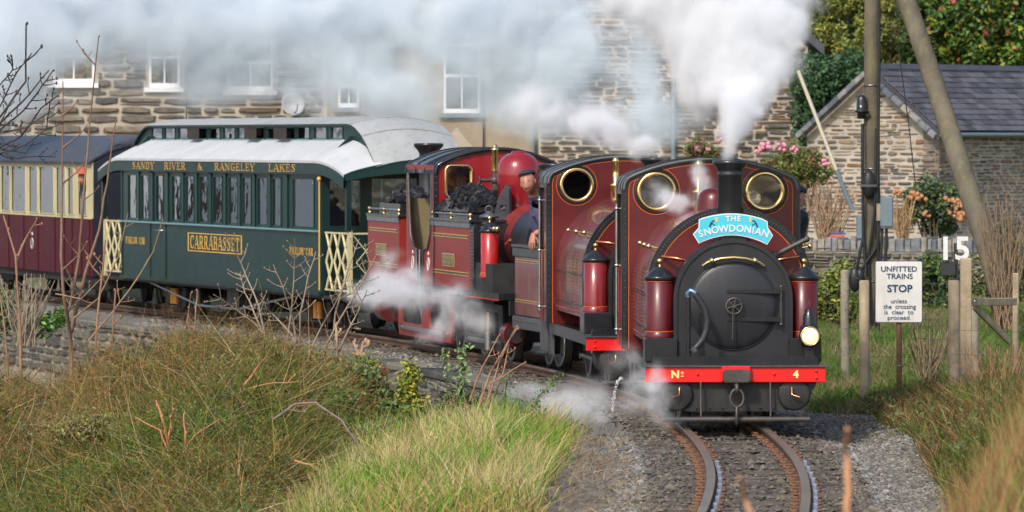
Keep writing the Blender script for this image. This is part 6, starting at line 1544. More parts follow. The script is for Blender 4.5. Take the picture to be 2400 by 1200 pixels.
# ------------------------------------------------------------------ vegetation
def V_(a): return np.asarray(a, float)
def ribbons(name, base, dirs, L, W, bend, cols, m=None, segs=3, label=None, cat=None, kind="stuff", parent=None):
    n = len(base); d = dirs/np.linalg.norm(dirs, axis=1, keepdims=True)
    a = RNG.uniform(0, 2*PI, n); rnd = np.stack([np.cos(a), np.sin(a)*.35, np.zeros(n)], -1); side = np.cross(d, rnd+RNG.normal(0, .5, (n, 3))); side[:, 1] *= .4; side /= np.linalg.norm(side, axis=1, keepdims=True)+1e-9
    t = np.linspace(0, 1, segs+1); vs = []; 
    for k, tt in enumerate(t):
        c = base + d*(L*tt)[:, None] + bend*(tt*tt)[..., None]*L[:, None]
        w_ = (W*(1-.85*tt)/2)[:, None]; vs += [c-side*w_, c+side*w_]
    v = np.stack(vs, 1).reshape(-1, 3); per = 2*(segs+1); o = (np.arange(n)*per)[:, None]
    f = np.concatenate([np.concatenate([o+2*k, o+2*k+1, o+2*k+3, o+2*k+2], 1)[:, None, :] for k in range(segs)], 1).reshape(-1, 4)
    ob = raw_mesh(name, v, f, m or grass_m, np.repeat(cols, per, 0)); ob.parent = parent
    return tag(ob, label, cat, None, kind)
def leaves(name, c, size, cols, m=None, label=None, kind=None, parent=None, flat=0.0, cat=None, asp=.45):
    n = len(c); nr = RNG.normal(0, 1, (n, 3)); nr[:, 2] = np.abs(nr[:, 2])*(1+flat)+.2; nr[:, 1] -= .5; nr /= np.linalg.norm(nr, axis=1, keepdims=True)
    u = np.cross(nr, RNG.normal(0, 1, (n, 3))); u /= np.linalg.norm(u, axis=1, keepdims=True)+1e-9; w_ = np.cross(nr, u); s = np.asarray(size)[:, None] if np.ndim(size) else size
    v = np.stack([c-u*s, c+w_*s*asp+nr*s*.12, c+u*s, c-w_*s*asp+nr*s*.12], 1).reshape(-1, 3)
    f = (np.array([[0, 1, 2], [0, 2, 3]])[None]+(np.arange(n)*4)[:, None, None]).reshape(-1, 3)
    ob = raw_mesh(name, v, f, m or leaf_m, np.repeat(cols, 4, 0)); ob.parent = parent
    return tag(ob, label, cat, None, kind)
def pal(cols, n, jit=.3):
    cols = V_(cols); return np.clip(cols[RNG.integers(0, len(cols), n)]*RNG.uniform(1-jit, 1+jit, (n, 1)), 0, 1)
def lumps(centre, rad, nl, n, lr=.38, surf=.75):
    """points gathered on many small lumps filling an ellipsoid"""
    centre, rad = V_(centre), V_(rad); d = RNG.normal(0, 1, (nl, 3)); d /= np.linalg.norm(d, axis=1, keepdims=True)
    lc = centre + d*rad*(RNG.uniform(.25, 1, (nl, 1))**.5)*.82; r = rad.mean()*lr*RNG.uniform(.6, 1.3, nl); k = RNG.integers(0, nl, n)
    q = RNG.normal(0, 1, (n, 3)); q /= np.linalg.norm(q, axis=1, keepdims=True)
    rr = RNG.uniform(surf, 1.08, n)**1; return lc[k]+q*(r[k]*rr)[:, None], k
# --- foreground scrub
cont = np.array([(-150, 905), (0, 895), (120, 905), (230, 880), (320, 838), (430, 806), (560, 796), (660, 812), (740, 848), (810, 895), (860, 940), (920, 995), (1060, 1090)], float)
def scrub_top(x, y):
    px = 1200+12000*x/y; py = np.interp(px, cont[:, 0], cont[:, 1]); z43 = CZ+(325-py)*43/12000
    z = z43-(43-y)*(.072+.0*x) ; z = z + .07*np.sin(x*4.1+y*2.3)*np.sin(y*3.1+x) + .05*np.sin(x*9+1)*np.sin(y*7)
    return z
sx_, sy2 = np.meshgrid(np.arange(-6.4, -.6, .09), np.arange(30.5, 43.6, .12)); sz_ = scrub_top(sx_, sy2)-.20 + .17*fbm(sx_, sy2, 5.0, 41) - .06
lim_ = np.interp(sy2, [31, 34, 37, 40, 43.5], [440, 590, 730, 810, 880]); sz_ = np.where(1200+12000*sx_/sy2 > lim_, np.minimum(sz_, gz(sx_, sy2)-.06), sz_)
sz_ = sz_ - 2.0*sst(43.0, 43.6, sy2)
su = grid_mesh("undergrowth", sx_, sy2, sz_, mat("scrub_inner_shade", (.045, .04, .018), .95, var=.35, scale=14, bump=1, bscale=40)); tag(su, "dark sheet painted as the shaded inside of the scrub", "undergrowth", kind="stuff")  # dark sheet puts the shade between the stems into colour
def scrub_pts(n, back=43.5):
    y = RNG.uniform(30.8, back, n); px = RNG.uniform(-120, 1010, n)
    lim = np.interp(y, [31, 34, 37, 40, 43.5], [470, 620, 760, 840, 905])+RNG.normal(0, 18, n); k = px < lim; y, px = y[k], px[k]; return (px-1200)*y/12000, y, px
x, y, px = scrub_pts(230000); n = len(x); zt = scrub_top(x, y)
tuft = fbm(x, y, 5.0, 41); k = (tuft+RNG.normal(0, .14, n)) > -.22; x, y, px, zt, tuft = x[k], y[k], px[k], zt[k], tuft[k]; n = len(x)
L = RNG.uniform(.06, .20, n)*RNG.choice([.7, 1, 1, 1.6], n); z = zt + .20*tuft - RNG.uniform(.04, .30, n)
lean = RNG.normal(0, 1.0, (n, 3)); lean[:, 2] = RNG.uniform(-.3, 1.1, n)
clump = fbm(x, y, 1.6, 42)*1.3+RNG.normal(0, .40, n)
olive = pal([(.13, .14, .022), (.09, .11, .018), (.18, .16, .032), (.07, .085, .016)], n); brown = pal([(.25, .16, .06), (.17, .11, .045), (.32, .22, .09), (.21, .095, .035)], n); gre = pal([(.06, .13, .02), (.09, .17, .028)], n)
backk = (y > 39.5) & (px < 330)
c = np.where((clump > -.35)[:, None], olive, brown); c = np.where((clump > .5)[:, None], gre, c); c = np.where((((y > 41.2) | backk) & (RNG.random(n) < .7))[:, None], brown*1.1, c); c = np.where((RNG.random(n) < .012)[:, None], V_([[.42, .17, .065]])*np.ones((n, 1)), c)
z = np.maximum(z, gz(x, y))
ribbons("scrub", np.stack([x, y, z], -1), lean, L, RNG.uniform(.0025, .0065, n)*RNG.choice([1, 1, 1.7], n), RNG.normal(0, .7, (n, 3)), np.clip(c*RNG.choice([.45, .8, 1.0, 1.35], n)[:, None], 0, 1), label="tangled olive brown scrub and dead stems below the track", cat="scrub")
x, y, px = scrub_pts(4200, 43.8); n = len(x)
d = RNG.normal(0, 1.0, (n, 3)); d[:, 2] = RNG.uniform(.0, 1.1, n)
ribbons("dead_stalks", np.stack([x, y, scrub_top(x, y)-.12], -1), d, RNG.uniform(.18, .55, n), RNG.uniform(.004, .009, n), RNG.normal(0, .3, (n, 3)), pal([(.44, .33, .19), (.34, .23, .13), (.50, .28, .14), (.26, .20, .14), (.14, .10, .07)], n), segs=5, label="longer bleached stalks arching out of the scrub", cat="stalks")
x, y, px = scrub_pts(190000); n = len(x); tuft = fbm(x, y, 5.0, 41)
leaves("gorse_leaves", np.stack([x, y, scrub_top(x, y)+.20*tuft-RNG.uniform(-.06, .22, n)], -1), RNG.uniform(.006, .015, n), pal([(.12, .15, .022), (.08, .12, .02), (.17, .17, .03), (.055, .09, .022), (.20, .15, .05)], n, .5), label="small olive leaflets all over the scrub", kind="stuff", cat="scrub leaves", asp=.35)
x, y, px = scrub_pts(60000); k = fbm(x, y, 2.4, 43) > .05; x, y = x[k], y[k]; n = len(x)
leaves("bramble_leaves", np.stack([x, y, scrub_top(x, y)-RNG.uniform(-.02, .22, n)], -1), RNG.uniform(.010, .026, n), pal([(.05, .10, .03), (.04, .08, .035), (.10, .14, .04), (.13, .08, .035)], n), label="small dark bramble leaves among the scrub", kind="stuff", cat="brambles")
# greener ivy and weeds where the retaining wall shows
def weedpatch(name, label, cat, blobs, n, size, cols, jit=.3, asp=.6):
    pts = []; w_ = V_([b[3]*b[4] for b in blobs]); w_ = w_/w_.sum(); k = RNG.choice(len(blobs), n, p=w_); B = V_([[*P(b[0], b[1], b[2])]+[b[3]*b[2]/12000, b[4]*b[2]/12000] for b in blobs])
    q = RNG.normal(0, .45, (n, 3)); p = B[k, :3] + np.stack([q[:, 0]*B[k, 3], q[:, 1]*(B[k, 3]+B[k, 4])*.4, q[:, 2]*B[k, 4]], -1)
    return leaves(name, p, RNG.uniform(.6, 1.3, n)*size, pal(cols, n, jit), label=label, cat=cat, asp=asp)
weedpatch("ivy", "yellow green ivy climbing the end of the retaining wall", "ivy", [(960, 885, 42.6, 24, 42), (962, 960, 42.5, 36, 60), (975, 1010, 42.4, 36, 35), (950, 925, 42.5, 24, 40)], 2600, .021, [(.30, .30, .03), (.20, .24, .03), (.12, .17, .03), (.38, .32, .05)])
weedpatch("ivy.001", "darker green leaves spreading left of the yellow ivy below the track", "ivy", [(890, 950, 42.5, 60, 45), (850, 900, 42.5, 40, 35), (900, 1010, 42.0, 60, 35), (845, 865, 42.8, 36, 24)], 4200, .023, [(.07, .13, .04), (.05, .10, .035), (.10, .17, .06), (.16, .17, .04)])
weedpatch("weed", "yellow green spurge growing among the scrub tops", "weed", [(855, 850, 43.4, 28, 20), (870, 862, 43.3, 22, 18)], 500, .014, [(.33, .33, .03), (.24, .27, .03)])
weedpatch("weed.001", "tuft of orange brown dead leaves beside the yellow spurge", "weed", [(890, 872, 43.2, 18, 14)], 160, .016, [(.40, .15, .05), (.3, .12, .05)])
weedpatch("weed.002", "clump of bright green leaves on top of the retaining wall, far left", "weed", [(90, 758, 57.5, 42, 30), (140, 745, 57.6, 20, 22)], 800, .034, [(.08, .18, .03), (.06, .13, .025), (.14, .25, .05)])
weedpatch("weed.003", "dark green weeds at the left edge below the coach", "weed", [(5, 740, 57, 35, 45), (10, 700, 58, 30, 30)], 700, .03, [(.05, .11, .025), (.1, .13, .04), (.16, .14, .07)])
weedpatch("weed.004", "mixed low weeds and seedlings at the foot of the wall end", "weed", [(1080, 950, 43.2, 70, 35), (1180, 970, 43.0, 80, 25), (1060, 985, 43.0, 90, 25), (1240, 985, 42.6, 60, 18)], 4800, .017, [(.09, .15, .04), (.16, .14, .06), (.07, .11, .03), (.2, .16, .08)])
weedpatch("ivy.002", "mid green ivy and nettles banked between the scrub and the wall end", "ivy", [(820, 900, 42.6, 70, 50), (900, 990, 42.4, 90, 50), (1010, 1000, 42.6, 70, 40), (860, 1040, 39.8, 70, 45), (780, 1080, 38.5, 60, 40), (780, 960, 41.2, 60, 50)], 12000, .021, [(.09, .16, .04), (.06, .12, .03), (.15, .19, .04), (.20, .18, .06)])
weedpatch("ivy.003", "olive bramble tangle drooping over the wall edge below the thorn bush", "brambles", [(760, 860, 43.7, 90, 35), (640, 830, 43.8, 110, 30), (850, 870, 43.6, 50, 30), (560, 870, 41.5, 90, 40), (400, 1000, 38.5, 80, 40), (200, 1010, 38.5, 90, 40)], 9000, .016, [(.22, .20, .05), (.15, .14, .04), (.27, .19, .08), (.12, .14, .04)])
def stalk_plant(name, label, pts, d, n, cols, size=.022):
    r = thing(name, label, "plant"); q = [P(a, b, d) for a, b in pts]; mb = MB(); mb.tube(q, [.007]*(len(q)-1)+[.003], 5, mat("green_stem", (.10, .13, .04), .7)); mb.build("stem", None, r)
    t = RNG.uniform(.25, 1, n); seg = t*(len(q)-1); i = np.minimum(seg.astype(int), len(q)-2); f = (seg-i)[:, None]; Q = V_([list(v) for v in q]); c = Q[i]*(1-f)+Q[i+1]*f + RNG.normal(0, 1, (n, 3))*[[.028, .028, .018]]
    leaves("leaf_cluster", c, RNG.uniform(.7, 1.3, n)*size, pal(cols, n), parent=r, kind="stuff"); return r
LG = [(.16, .26, .08), (.12, .20, .06), (.22, .30, .12)]
stalk_plant("leafy_weed", "pale green leafy spike standing before the smoking rear locomotive", [(1078, 960), (1080, 880), (1088, 800)], 43.0, 130, LG, .026)
stalk_plant("leafy_weed.001", "smaller pale green shoot just left of the tall leafy spike", [(1050, 930), (1042, 870), (1040, 820)], 43.1, 50, LG, .022)
stalk_plant("leafy_weed.002", "slender green shoot at the front end of the retaining wall", [(1180, 1000), (1184, 940), (1188, 880)], 42.8, 80, [(.1, .2, .05), (.14, .24, .06)], .016)
stalk_plant("leafy_weed.003", "arching green shoot leaning right over the steaming ballast", [(1235, 1005), (1262, 930), (1312, 880)], 42.3, 130, [(.1, .2, .05), (.07, .15, .04)], .016)
# --- grass mound
def grass(name, label, x, y, h, cols, w_=(.004, .012), bend=.35, lean=.28):
    n = len(x); d = np.stack([RNG.normal(0, lean, n), RNG.normal(0, lean, n), np.ones(n)], -1)
    return ribbons(name, np.stack([x, y, gz(x, y)-.02], -1), d, h, RNG.uniform(*w_, n), np.stack([RNG.normal(.05, bend, n), RNG.normal(0, bend, n), -RNG.uniform(0, .3, n)], -1), cols, label=label, cat="grass")
n = 50000
y = 30.5+RNG.random(n)*11.3; x = RNG.uniform(-2.9, .85, n); right_edge = np.interp(y, [30, 33, 36, 40, 42], [.04, .16, .27, .42, .50])+.08*np.sin(y*5)+RNG.normal(0, .05, n); k = x < right_edge; x, y = x[k], y[k]; n = len(x)
cl = fbm(x, y, 2.2, 12)+RNG.normal(0, .28, n); gcol = pal([(.09, .25, .015), (.13, .30, .02), (.06, .18, .015), (.18, .30, .03)], n, .3); straw = pal([(.42, .31, .11), (.34, .25, .09), (.48, .38, .15), (.26, .17, .07)], n, .2)
c = np.where((cl > .34)[:, None], gcol, straw); h = RNG.uniform(.10, .30, n)*np.clip(1+.6*cl, .5, 1.5)*np.interp(x, [-2.9, -1, .5], [.8, 1.1, .9])
c = np.where(((x < -1.2) & (RNG.random(n) < .35))[:, None], straw*.8, c)
grass("grass", "bright green and straw coloured grass mound beside the track", x, y, h, c)
n = 9000; y = RNG.uniform(30, 42, n); x = RNG.uniform(.0, .9, n); grass("dead_grass", "thin flattened dead grass on the gravel beside the grass mound", x, y, RNG.uniform(.03, .11, n), pal([(.26, .19, .12), (.18, .13, .08), (.32, .25, .15)], n), lean=1.2, bend=.6)
n = 9000; cc_ = RNG.uniform([-2.2, 31.5], [.35, 41], (80, 2)); k = RNG.integers(0, 80, n); x = cc_[k, 0]+RNG.normal(0, .07, n); y = cc_[k, 1]+RNG.normal(0, .12, n); q_ = (x < np.interp(y, [30, 33, 36, 40, 42], [.1, .2, .3, .45, .5])); x, y, k = x[q_], y[q_], k[q_]
col_ = np.where((k % 3 == 0)[:, None], pal([(.12, .27, .03), (.17, .31, .04)], len(x)), pal([(.50, .40, .19), (.42, .33, .14), (.56, .47, .25)], len(x)))
grass("tall_grass_tufts", "taller straw and green tufts standing out of the grass mound", x, y, RNG.uniform(.25, .46, len(x)), col_, w_=(.004, .008), lean=.22, bend=.25)
# --- right-hand grass
n = 60000
y = 44.5+RNG.random(n)**1.3*31; x = (RNG.uniform(1890, 2480, n)-1200)*y/12000; k = (x-tcx(y) > 1.25+.12*np.sin(y*3)) ; x, y = x[k], y[k]; n = len(x)
cl = fbm(x, y, 1.9, 21)+RNG.normal(0, .3, n); c = np.where((cl > .10)[:, None], pal([(.07, .16, .02), (.10, .19, .03), (.05, .11, .018)], n), pal([(.24, .19, .10), (.17, .13, .07), (.30, .25, .13)], n))
grass("meadow_grass", "rough green grass growing around the fence and sign posts", x, y, RNG.uniform(.07, .22, n)*np.clip(1+.5*cl, .5, 1.5), c)
n = 52000
y = 30+RNG.random(n)*15.5; x = np.interp(y, [30, 35, 40, 45], [2.75, 2.95, 3.15, 3.15])+np.abs(RNG.normal(0, 1, n))*1.1-.05; k = x < 5.2; x, y = x[k], y[k]; n = len(x)
cl = fbm(x, y, 2.0, 33)+RNG.normal(0, .3, n); c = np.where((cl > .10)[:, None], pal([(.09, .16, .03), (.12, .19, .035), (.06, .10, .02)], n), pal([(.24, .15, .07), (.17, .09, .045), (.33, .24, .12), (.20, .075, .035), (.10, .065, .035)], n))*RNG.choice([.5, .9, 1.2], n)[:, None]
grass("bank_grass", "dry brown and green grass on the right-hand bank", x, y, RNG.uniform(.06, .30, n)*np.interp(x, [2.7, 3.6], [.5, 1.2]), c)
n = 5200
y = RNG.uniform(17, 27, n); px = 2170+RNG.random(n)**.6*330; x = (px-1200)*y/12000; tip = np.interp(px, [2170, 2300, 2400, 2500], [1190, 1060, 930, 850])+RNG.uniform(0, 230, n); zt = CZ+(325-tip)*y/12000; L = RNG.uniform(.3, .6, n)
c = pal([(.36, .20, .09), (.30, .16, .07), (.24, .11, .06), (.30, .27, .10), (.16, .20, .05)], n)
d = np.stack([RNG.normal(-.25, .3, n), RNG.normal(0, .3, n), np.ones(n)], -1); dn_ = d/np.linalg.norm(d, axis=1, keepdims=True)
bs = np.stack([x, y, zt], -1)-dn_*L[:, None]
ribbons("near_dry_grass", bs, d, L, RNG.uniform(.004, .010, n), RNG.normal(0, .1, (n, 3)), c, label="blurred orange brown grass stems close to the camera at lower right", cat="grass")
# dark bank under the near stems so they stand on ground
bx_, by_ = np.meshgrid(np.arange(1.2, 7, .2), np.arange(14, 30.5, .3)); 
bz_ = np.minimum(np.interp(1200+12000*bx_/by_, [1900, 2170, 2300, 2400, 2500, 3000], [-.3, .0, .18, .38, .5, .9])*1.0, 1.0) - .35*sst(27, 30, by_) - .12
bank = grid_mesh("near_bank", bx_, by_, bz_, mat("bank_earth", (.10, .075, .045), .95, var=.3, bump=.8)); tag(bank, kind="structure")
n = 9000; y = 30+RNG.random(n)*15; x = 3.0+np.abs(RNG.normal(0, .9, n)); k = fbm(x, y, 2.6, 55) > .15; x, y = x[k], y[k]; n = len(x)
leaves("bank_weeds", np.stack([x, y, gz(x, y)+RNG.uniform(.02, .22, n)], -1), RNG.uniform(.010, .026, n), pal([(.07, .13, .03), (.10, .16, .035), (.16, .10, .045), (.05, .09, .03)], n), label="broad leaved weeds mixed into the right-hand bank", kind="stuff", cat="weeds")
n = 7000; y = 30.5+RNG.random(n)*11; x = RNG.uniform(-2.4, .5, n); k = (fbm(x, y, 3.0, 56) > .25) & (x < np.interp(y, [30, 36, 42], [.05, .25, .45])); x, y = x[k], y[k]; n = len(x)
leaves("mound_weeds", np.stack([x, y, gz(x, y)+RNG.uniform(.03, .20, n)], -1), RNG.uniform(.010, .022, n), pal([(.09, .17, .03), (.12, .20, .04), (.20, .15, .06)], n), label="small broad leaves mixed into the green grass mound", kind="stuff", cat="weeds")
# --- shrubs and trees
def shrub(name, label, centre, rad, nl, n, size, cols, cat="shrub", lr=.4, stems=True, jit=.35, asp=.5, flowers=None, ground=None):
    r = thing(name, label, cat, tuple(Vector(centre)-Vector((0, 0, rad[2])))); off = Vector(r.location)
    p, k = lumps(centre, rad, nl, n, lr); tone = RNG.uniform(.7, 1.3, nl)[k][:, None]
    leaves("crown", p-V_(off), RNG.uniform(.7, 1.3, n)*size, np.clip(pal(cols, n, jit)*tone, 0, 1), parent=r, asp=asp)
    if stems:
        mb = MB(); rg = random.Random(len(name)*7+n)
        g0 = -(centre[2]-rad[2])-.1 if ground is None else ground-off.z
        for q in range(7):
            a = rg.uniform(0, 6.28); e = Vector((math.cos(a)*rad[0]*.6, math.sin(a)*rad[1]*.6, rad[2]*rg.uniform(.8, 1.5))); b = Vector((rg.uniform(-.1, .1)*rad[0], rg.uniform(-.1, .1), min(g0, 0)))
            mb.tube([b, b.lerp(e, .5)+Vector((0, 0, .1)), e], [.03, .02, .008], 6, bark)
        mb.build("trunk", None, r)
    if flowers:
        fm, fl = flowers
        for (fx, fy, fr) in fl:
            q = P(fx, fy, centre[1]-rad[1]*.8)-off; f = MB(); rg = random.Random(int(fx))
            for i in range(9): f.sphere((q.x+rg.uniform(-1, 1)*fr, q.y+rg.uniform(-1, 1)*fr*.6, q.z+rg.uniform(-1, 1)*fr*.8), fr*.55, 6, 4, fm)
            f.build("flower_head", None, r)
    return r
pink = mat("pink_blossom", (.72, .30, .38), .7, var=.15, scale=20); redf = mat("red_camellia", (.55, .10, .09), .6, var=.2); dryf = mat("dried_hydrangea", (.46, .22, .10), .8, var=.25, scale=25)
shrub("rhododendron", "rhododendron bush with pink blossom in front of the gabled house", P(1865, 398, 79), (.62, .4, .45), 26, 5200, .042, [(.10, .17, .03), (.07, .13, .025), (.18, .20, .04), (.22, .10, .05)], lr=.34, asp=.3, flowers=(pink, [(1795, 345, .07), (1775, 352, .05), (1833, 345, .06), (1860, 350, .05), (1935, 380, .05), (1690, 330, .04)]), ground=0)
shrub("rhododendron.001", "smaller pink flowered bush showing left of the leading chimney", P(1650, 358, 79), (.3, .3, .22), 12, 1600, .04, [(.10, .15, .03), (.2, .11, .05)], lr=.4, asp=.3, flowers=(pink, [(1635, 348, .05), (1660, 352, .04)]), ground=0)
shrub("hydrangea", "hydrangea bush with dried orange brown flower heads by the shed", P(2190, 485, 79), (.62, .35, .52), 24, 5200, .040, [(.045, .09, .045), (.03, .065, .04), (.06, .10, .05), (.12, .16, .03)], lr=.33, flowers=(dryf, [(2140, 458, .07), (2160, 462, .07), (2222, 466, .075), (2240, 475, .07), (2258, 478, .07), (2230, 498, .075), (2258, 508, .085), (2172, 502, .05), (2105, 452, .06)]), ground=0)
shrub("holly_bush", "dense dark green bush between the gabled house and shed", P(1950, 235, 97), (.85, .7, 1.15), 26, 7000, .05, [(.03, .08, .025), (.05, .12, .03), (.025, .06, .035)], cat="bush", ground=0)
shrub("ivy_column", "strip of bright green ivy up the corner of the gabled house", P(1899, 285, 98.2), (.10, .12, .85), 14, 2200, .045, [(.07, .20, .02), (.05, .13, .02)], cat="ivy", stems=False, lr=.3)
shrub("wall_bush", "yellow green bush in front of the garden wall beside the fence posts", P(1955, 690, 62), (.36, .35, .42), 18, 3600, .032, [(.14, .20, .03), (.09, .14, .025), (.26, .26, .04)], cat="bush", ground=0)
shrub("wall_bush.001", "dark green bush in front of the garden wall right of the stop notice", P(2205, 680, 66), (.42, .35, .50), 18, 3800, .034, [(.06, .11, .03), (.04, .08, .02), (.11, .15, .03)], cat="bush", ground=0)
shrub("wall_bush.002", "thin twiggy bush behind the gate under the leaning pole", P(2340, 620, 62), (.5, .4, .55), 16, 2400, .03, [(.10, .13, .04), (.22, .17, .08), (.08, .11, .03)], cat="bush", ground=0)
def tree(name, label, centre, rad, nl, n, size, cols, trunk_h, lr=.3, jit=.35, asp=.5, flowers=None, limbs=8):
    gy_ = float(gz(centre[0], centre[1])); r = thing(name, label, "tree", (centre[0], centre[1], gy_)); off = V_([centre[0], centre[1], gy_])
    p, k = lumps(centre, rad, nl, n, lr, .55); tone = RNG.uniform(.65, 1.35, nl)[k][:, None]
    leaves("crown", p-off, RNG.uniform(.6, 1.4, n)*size, np.clip(pal(cols, n, jit)*tone, 0, 1), parent=r, asp=asp)
    mb = MB(); rg = random.Random(n); H_ = centre[2]-gy_
    mb.tube([(0, 0, -.2), (.05, 0, H_*.5), (0, .05, H_)], [.16, .12, .06], 10, bark)
    for q in range(limbs):
        a = rg.uniform(0, 6.28); z0 = H_*rg.uniform(.3, .9); e = Vector((math.cos(a)*rad[0]*.8, math.sin(a)*rad[1]*.8, H_+rad[2]*rg.uniform(-.5, .8))); b = Vector((0, 0, z0)); mb.tube([b, b.lerp(e, .5)+Vector((0, 0, .15)), e], [.05, .03, .01], 6, bark)
    mb.build("trunk", None, r)
    if flowers:
        fm, fl = flowers
        for fx, fy, fr in fl:
            q = P(fx, fy, centre[1]-rad[1]*.9)-Vector(off); f = MB(); rg = random.Random(int(fx))
            for i in range(6): f.sphere((q.x+rg.uniform(-1, 1)*fr*.5, q.y+rg.uniform(-1, 1)*fr*.5, q.z+rg.uniform(-1, 1)*fr*.4), fr*.27, 6, 4, fm)
            f.build("flower", None, r)
    return r
OL = [(.20, .20, .035), (.14, .16, .03), (.26, .24, .04), (.09, .12, .025), (.16, .22, .04)]
tree("olive_leaved_tree", "olive yellow tree filling the gap between the plume and upright pole", P(1975, 90, 108), (1.15, 1.1, 1.6), 60, 22000, .042, OL, 2, .24)
tree("olive_leaved_tree.001", "olive yellow tree between the two wooden poles above the shed ridge", P(2090, 40, 112), (.95, 1.0, 1.5), 46, 15000, .042, [(.22, .23, .04), (.15, .17, .03), (.28, .24, .07)], 2, .24)
tree("dark_tree", "dark green tree at the very top behind the plume's right edge", P(1930, -60, 118), (1.3, 1.2, 1.6), 40, 12000, .06, [(.04, .07, .02), (.06, .09, .025)], 2, .3)
tree("camellia_tree", "glossy camellia with small red flowers behind the slate roof", P(2320, 30, 104), (1.55, 1.0, 1.55), 70, 26000, .058, [(.045, .12, .018), (.03, .085, .015), (.10, .17, .02), (.22, .22, .03)], 2, .26, asp=.6, flowers=(redf, [(2232, 5, .10), (2203, 22, .07), (2325, 55, .11), (2312, 78, .11), (2335, 70, .07), (2175, 68, .05), (2390, 70, .07), (2362, 75, .06), (2380, 115, .06), (2246, 140, .05), (2375, 20, .07)]))
tree("camellia_tree.001", "darker glossy evergreen rising just right of the leaning pole top", P(2180, 60, 109), (.7, .8, 1.5), 40, 12000, .055, [(.05, .10, .02), (.035, .08, .018), (.12, .16, .03)], 2, .3)
tree("dark_tree.001", "tall dark trees closing the view at the upper right corner", P(2350, -40, 122), (3.2, 1.4, 3.2), 70, 20000, .075, [(.045, .08, .022), (.06, .10, .025), (.03, .05, .018)], 3, .22)
tree("dark_tree.002", "shadowy tree closing the gap low behind the shed roof", P(2060, 130, 120), (1.9, 1.2, 1.6), 40, 12000, .07, [(.05, .08, .022), (.07, .09, .03)], 2, .26)
# --- twigs, saplings, stalks drawn as branching tubes
def twigs(name, label, cat, lines, d, colr, side=0, seed=1, buds=True, part=None):
    mb = MB(); rg = random.Random(seed); m = mat("bark_%d_%d_%d" % tuple(int(100*q) for q in colr), colr, .85, var=.25, scale=20)
    for pts, w0, w1 in lines:
        q = [P(a, b, d+rg.uniform(-.15, .15)) for a, b in pts]; fine = []
        for i in range(len(q)-1):
            for t in (0, .34, .67): fine.append(q[i].lerp(q[i+1], t)+Vector((rg.uniform(-1, 1), 0, rg.uniform(-1, 1)))*.004)
        fine.append(q[-1]); k = len(fine); r0, r1 = px_r(w0, d), px_r(w1, d)
        mb.tube(fine, [r0+(r1-r0)*i/(k-1) for i in range(k)], 6, m)
        for s in range(side):
            i = rg.randrange(1, k-1); b = fine[i]; t = (fine[i+1]-fine[i-1]).normalized(); o = Vector((t.z, 0, -t.x))*rg.choice((-1, 1)); ln = rg.uniform(.08, .3)*(q[-1]-q[0]).length*.4+.05
            e = b + (t*.8+o*.8).normalized()*ln; mid = b.lerp(e, .5)+o*ln*.08; mb.tube([b, mid, e], [max(r1, r0*.45), r1*.9, r1*.6], 5, m)
            if buds: mb.sphere(tuple(e), r1*1.7, 5, 4, m, (1, 1, 1.6))
            if rg.random() < .6:
                e2 = mid+(t*.9-o*.5).normalized()*ln*.4; mb.tube([mid, e2], [r1*.8, r1*.5], 4, m)
        if buds:
            for i in range(2, k, 2): mb.sphere(tuple(fine[i]+Vector((rg.choice((-1, 1))*r1*1.3, 0, 0))), r1*1.4, 5, 4, m, (1, 1, 1.6))
    return tag(mb.build(name), label, cat)
TB = (.22, .13, .085)
twigs("bare_sapling", "tall forked bare sapling in front of the maroon coach", "sapling", [([(168, 960), (165, 800), (150, 700), (143, 600), (146, 430), (148, 190)], 13, 3), ([(165, 780), (200, 640), (232, 540), (250, 430), (272, 280)], 11, 3), ([(163, 720), (186, 600), (196, 470), (210, 290), (232, 85)], 9, 2.5)], 46, TB, 5, 2)
twigs("bare_sapling.001", "bare Y shaped reddish stem near the left edge", "sapling", [([(52, 980), (46, 780), (36, 600), (8, 505)], 9, 4), ([(38, 610), (60, 560), (88, 512)], 7, 3), ([(20, 960), (14, 800), (0, 690)], 6, 3)], 45.5, (.30, .17, .10), 1, 3)
twigs("bare_sapling.002", "thin budded stem standing before the carriage's rear gate", "sapling", [([(215, 960), (225, 780), (238, 650), (247, 562)], 7, 4), ([(252, 940), (262, 800), (271, 680)], 6, 4)], 45, (.32, .17, .09), 2, 4)
twigs("bare_sapling.003", "long bare twig slanting right across the green carriage side", "sapling", [([(205, 800), (262, 735), (320, 655), (360, 590), (380, 515)], 6, 2.5), ([(175, 745), (230, 700), (278, 600), (300, 500)], 5, 2), ([(130, 690), (190, 700), (250, 640)], 4, 2)], 45.3, (.27, .18, .11), 3, 5)
for k_, (l_, lb) in enumerate((([(430, 790), (440, 740), (448, 685)], "thin straight stem, first of three left of the thorn bush"), ([(455, 800), (458, 740), (462, 680)], "thin straight stem, middle one of three left of the thorn bush"), ([(545, 800), (552, 760), (553, 725)], "short straight stem, nearest of three to the thorn bush"))):
    twigs("bare_sapling.%03d" % (4+k_), lb, "sapling", [(l_, 5, 3)], 44, (.27, .16, .10), 1, 6+k_)
hw = []
rg = random.Random(15)
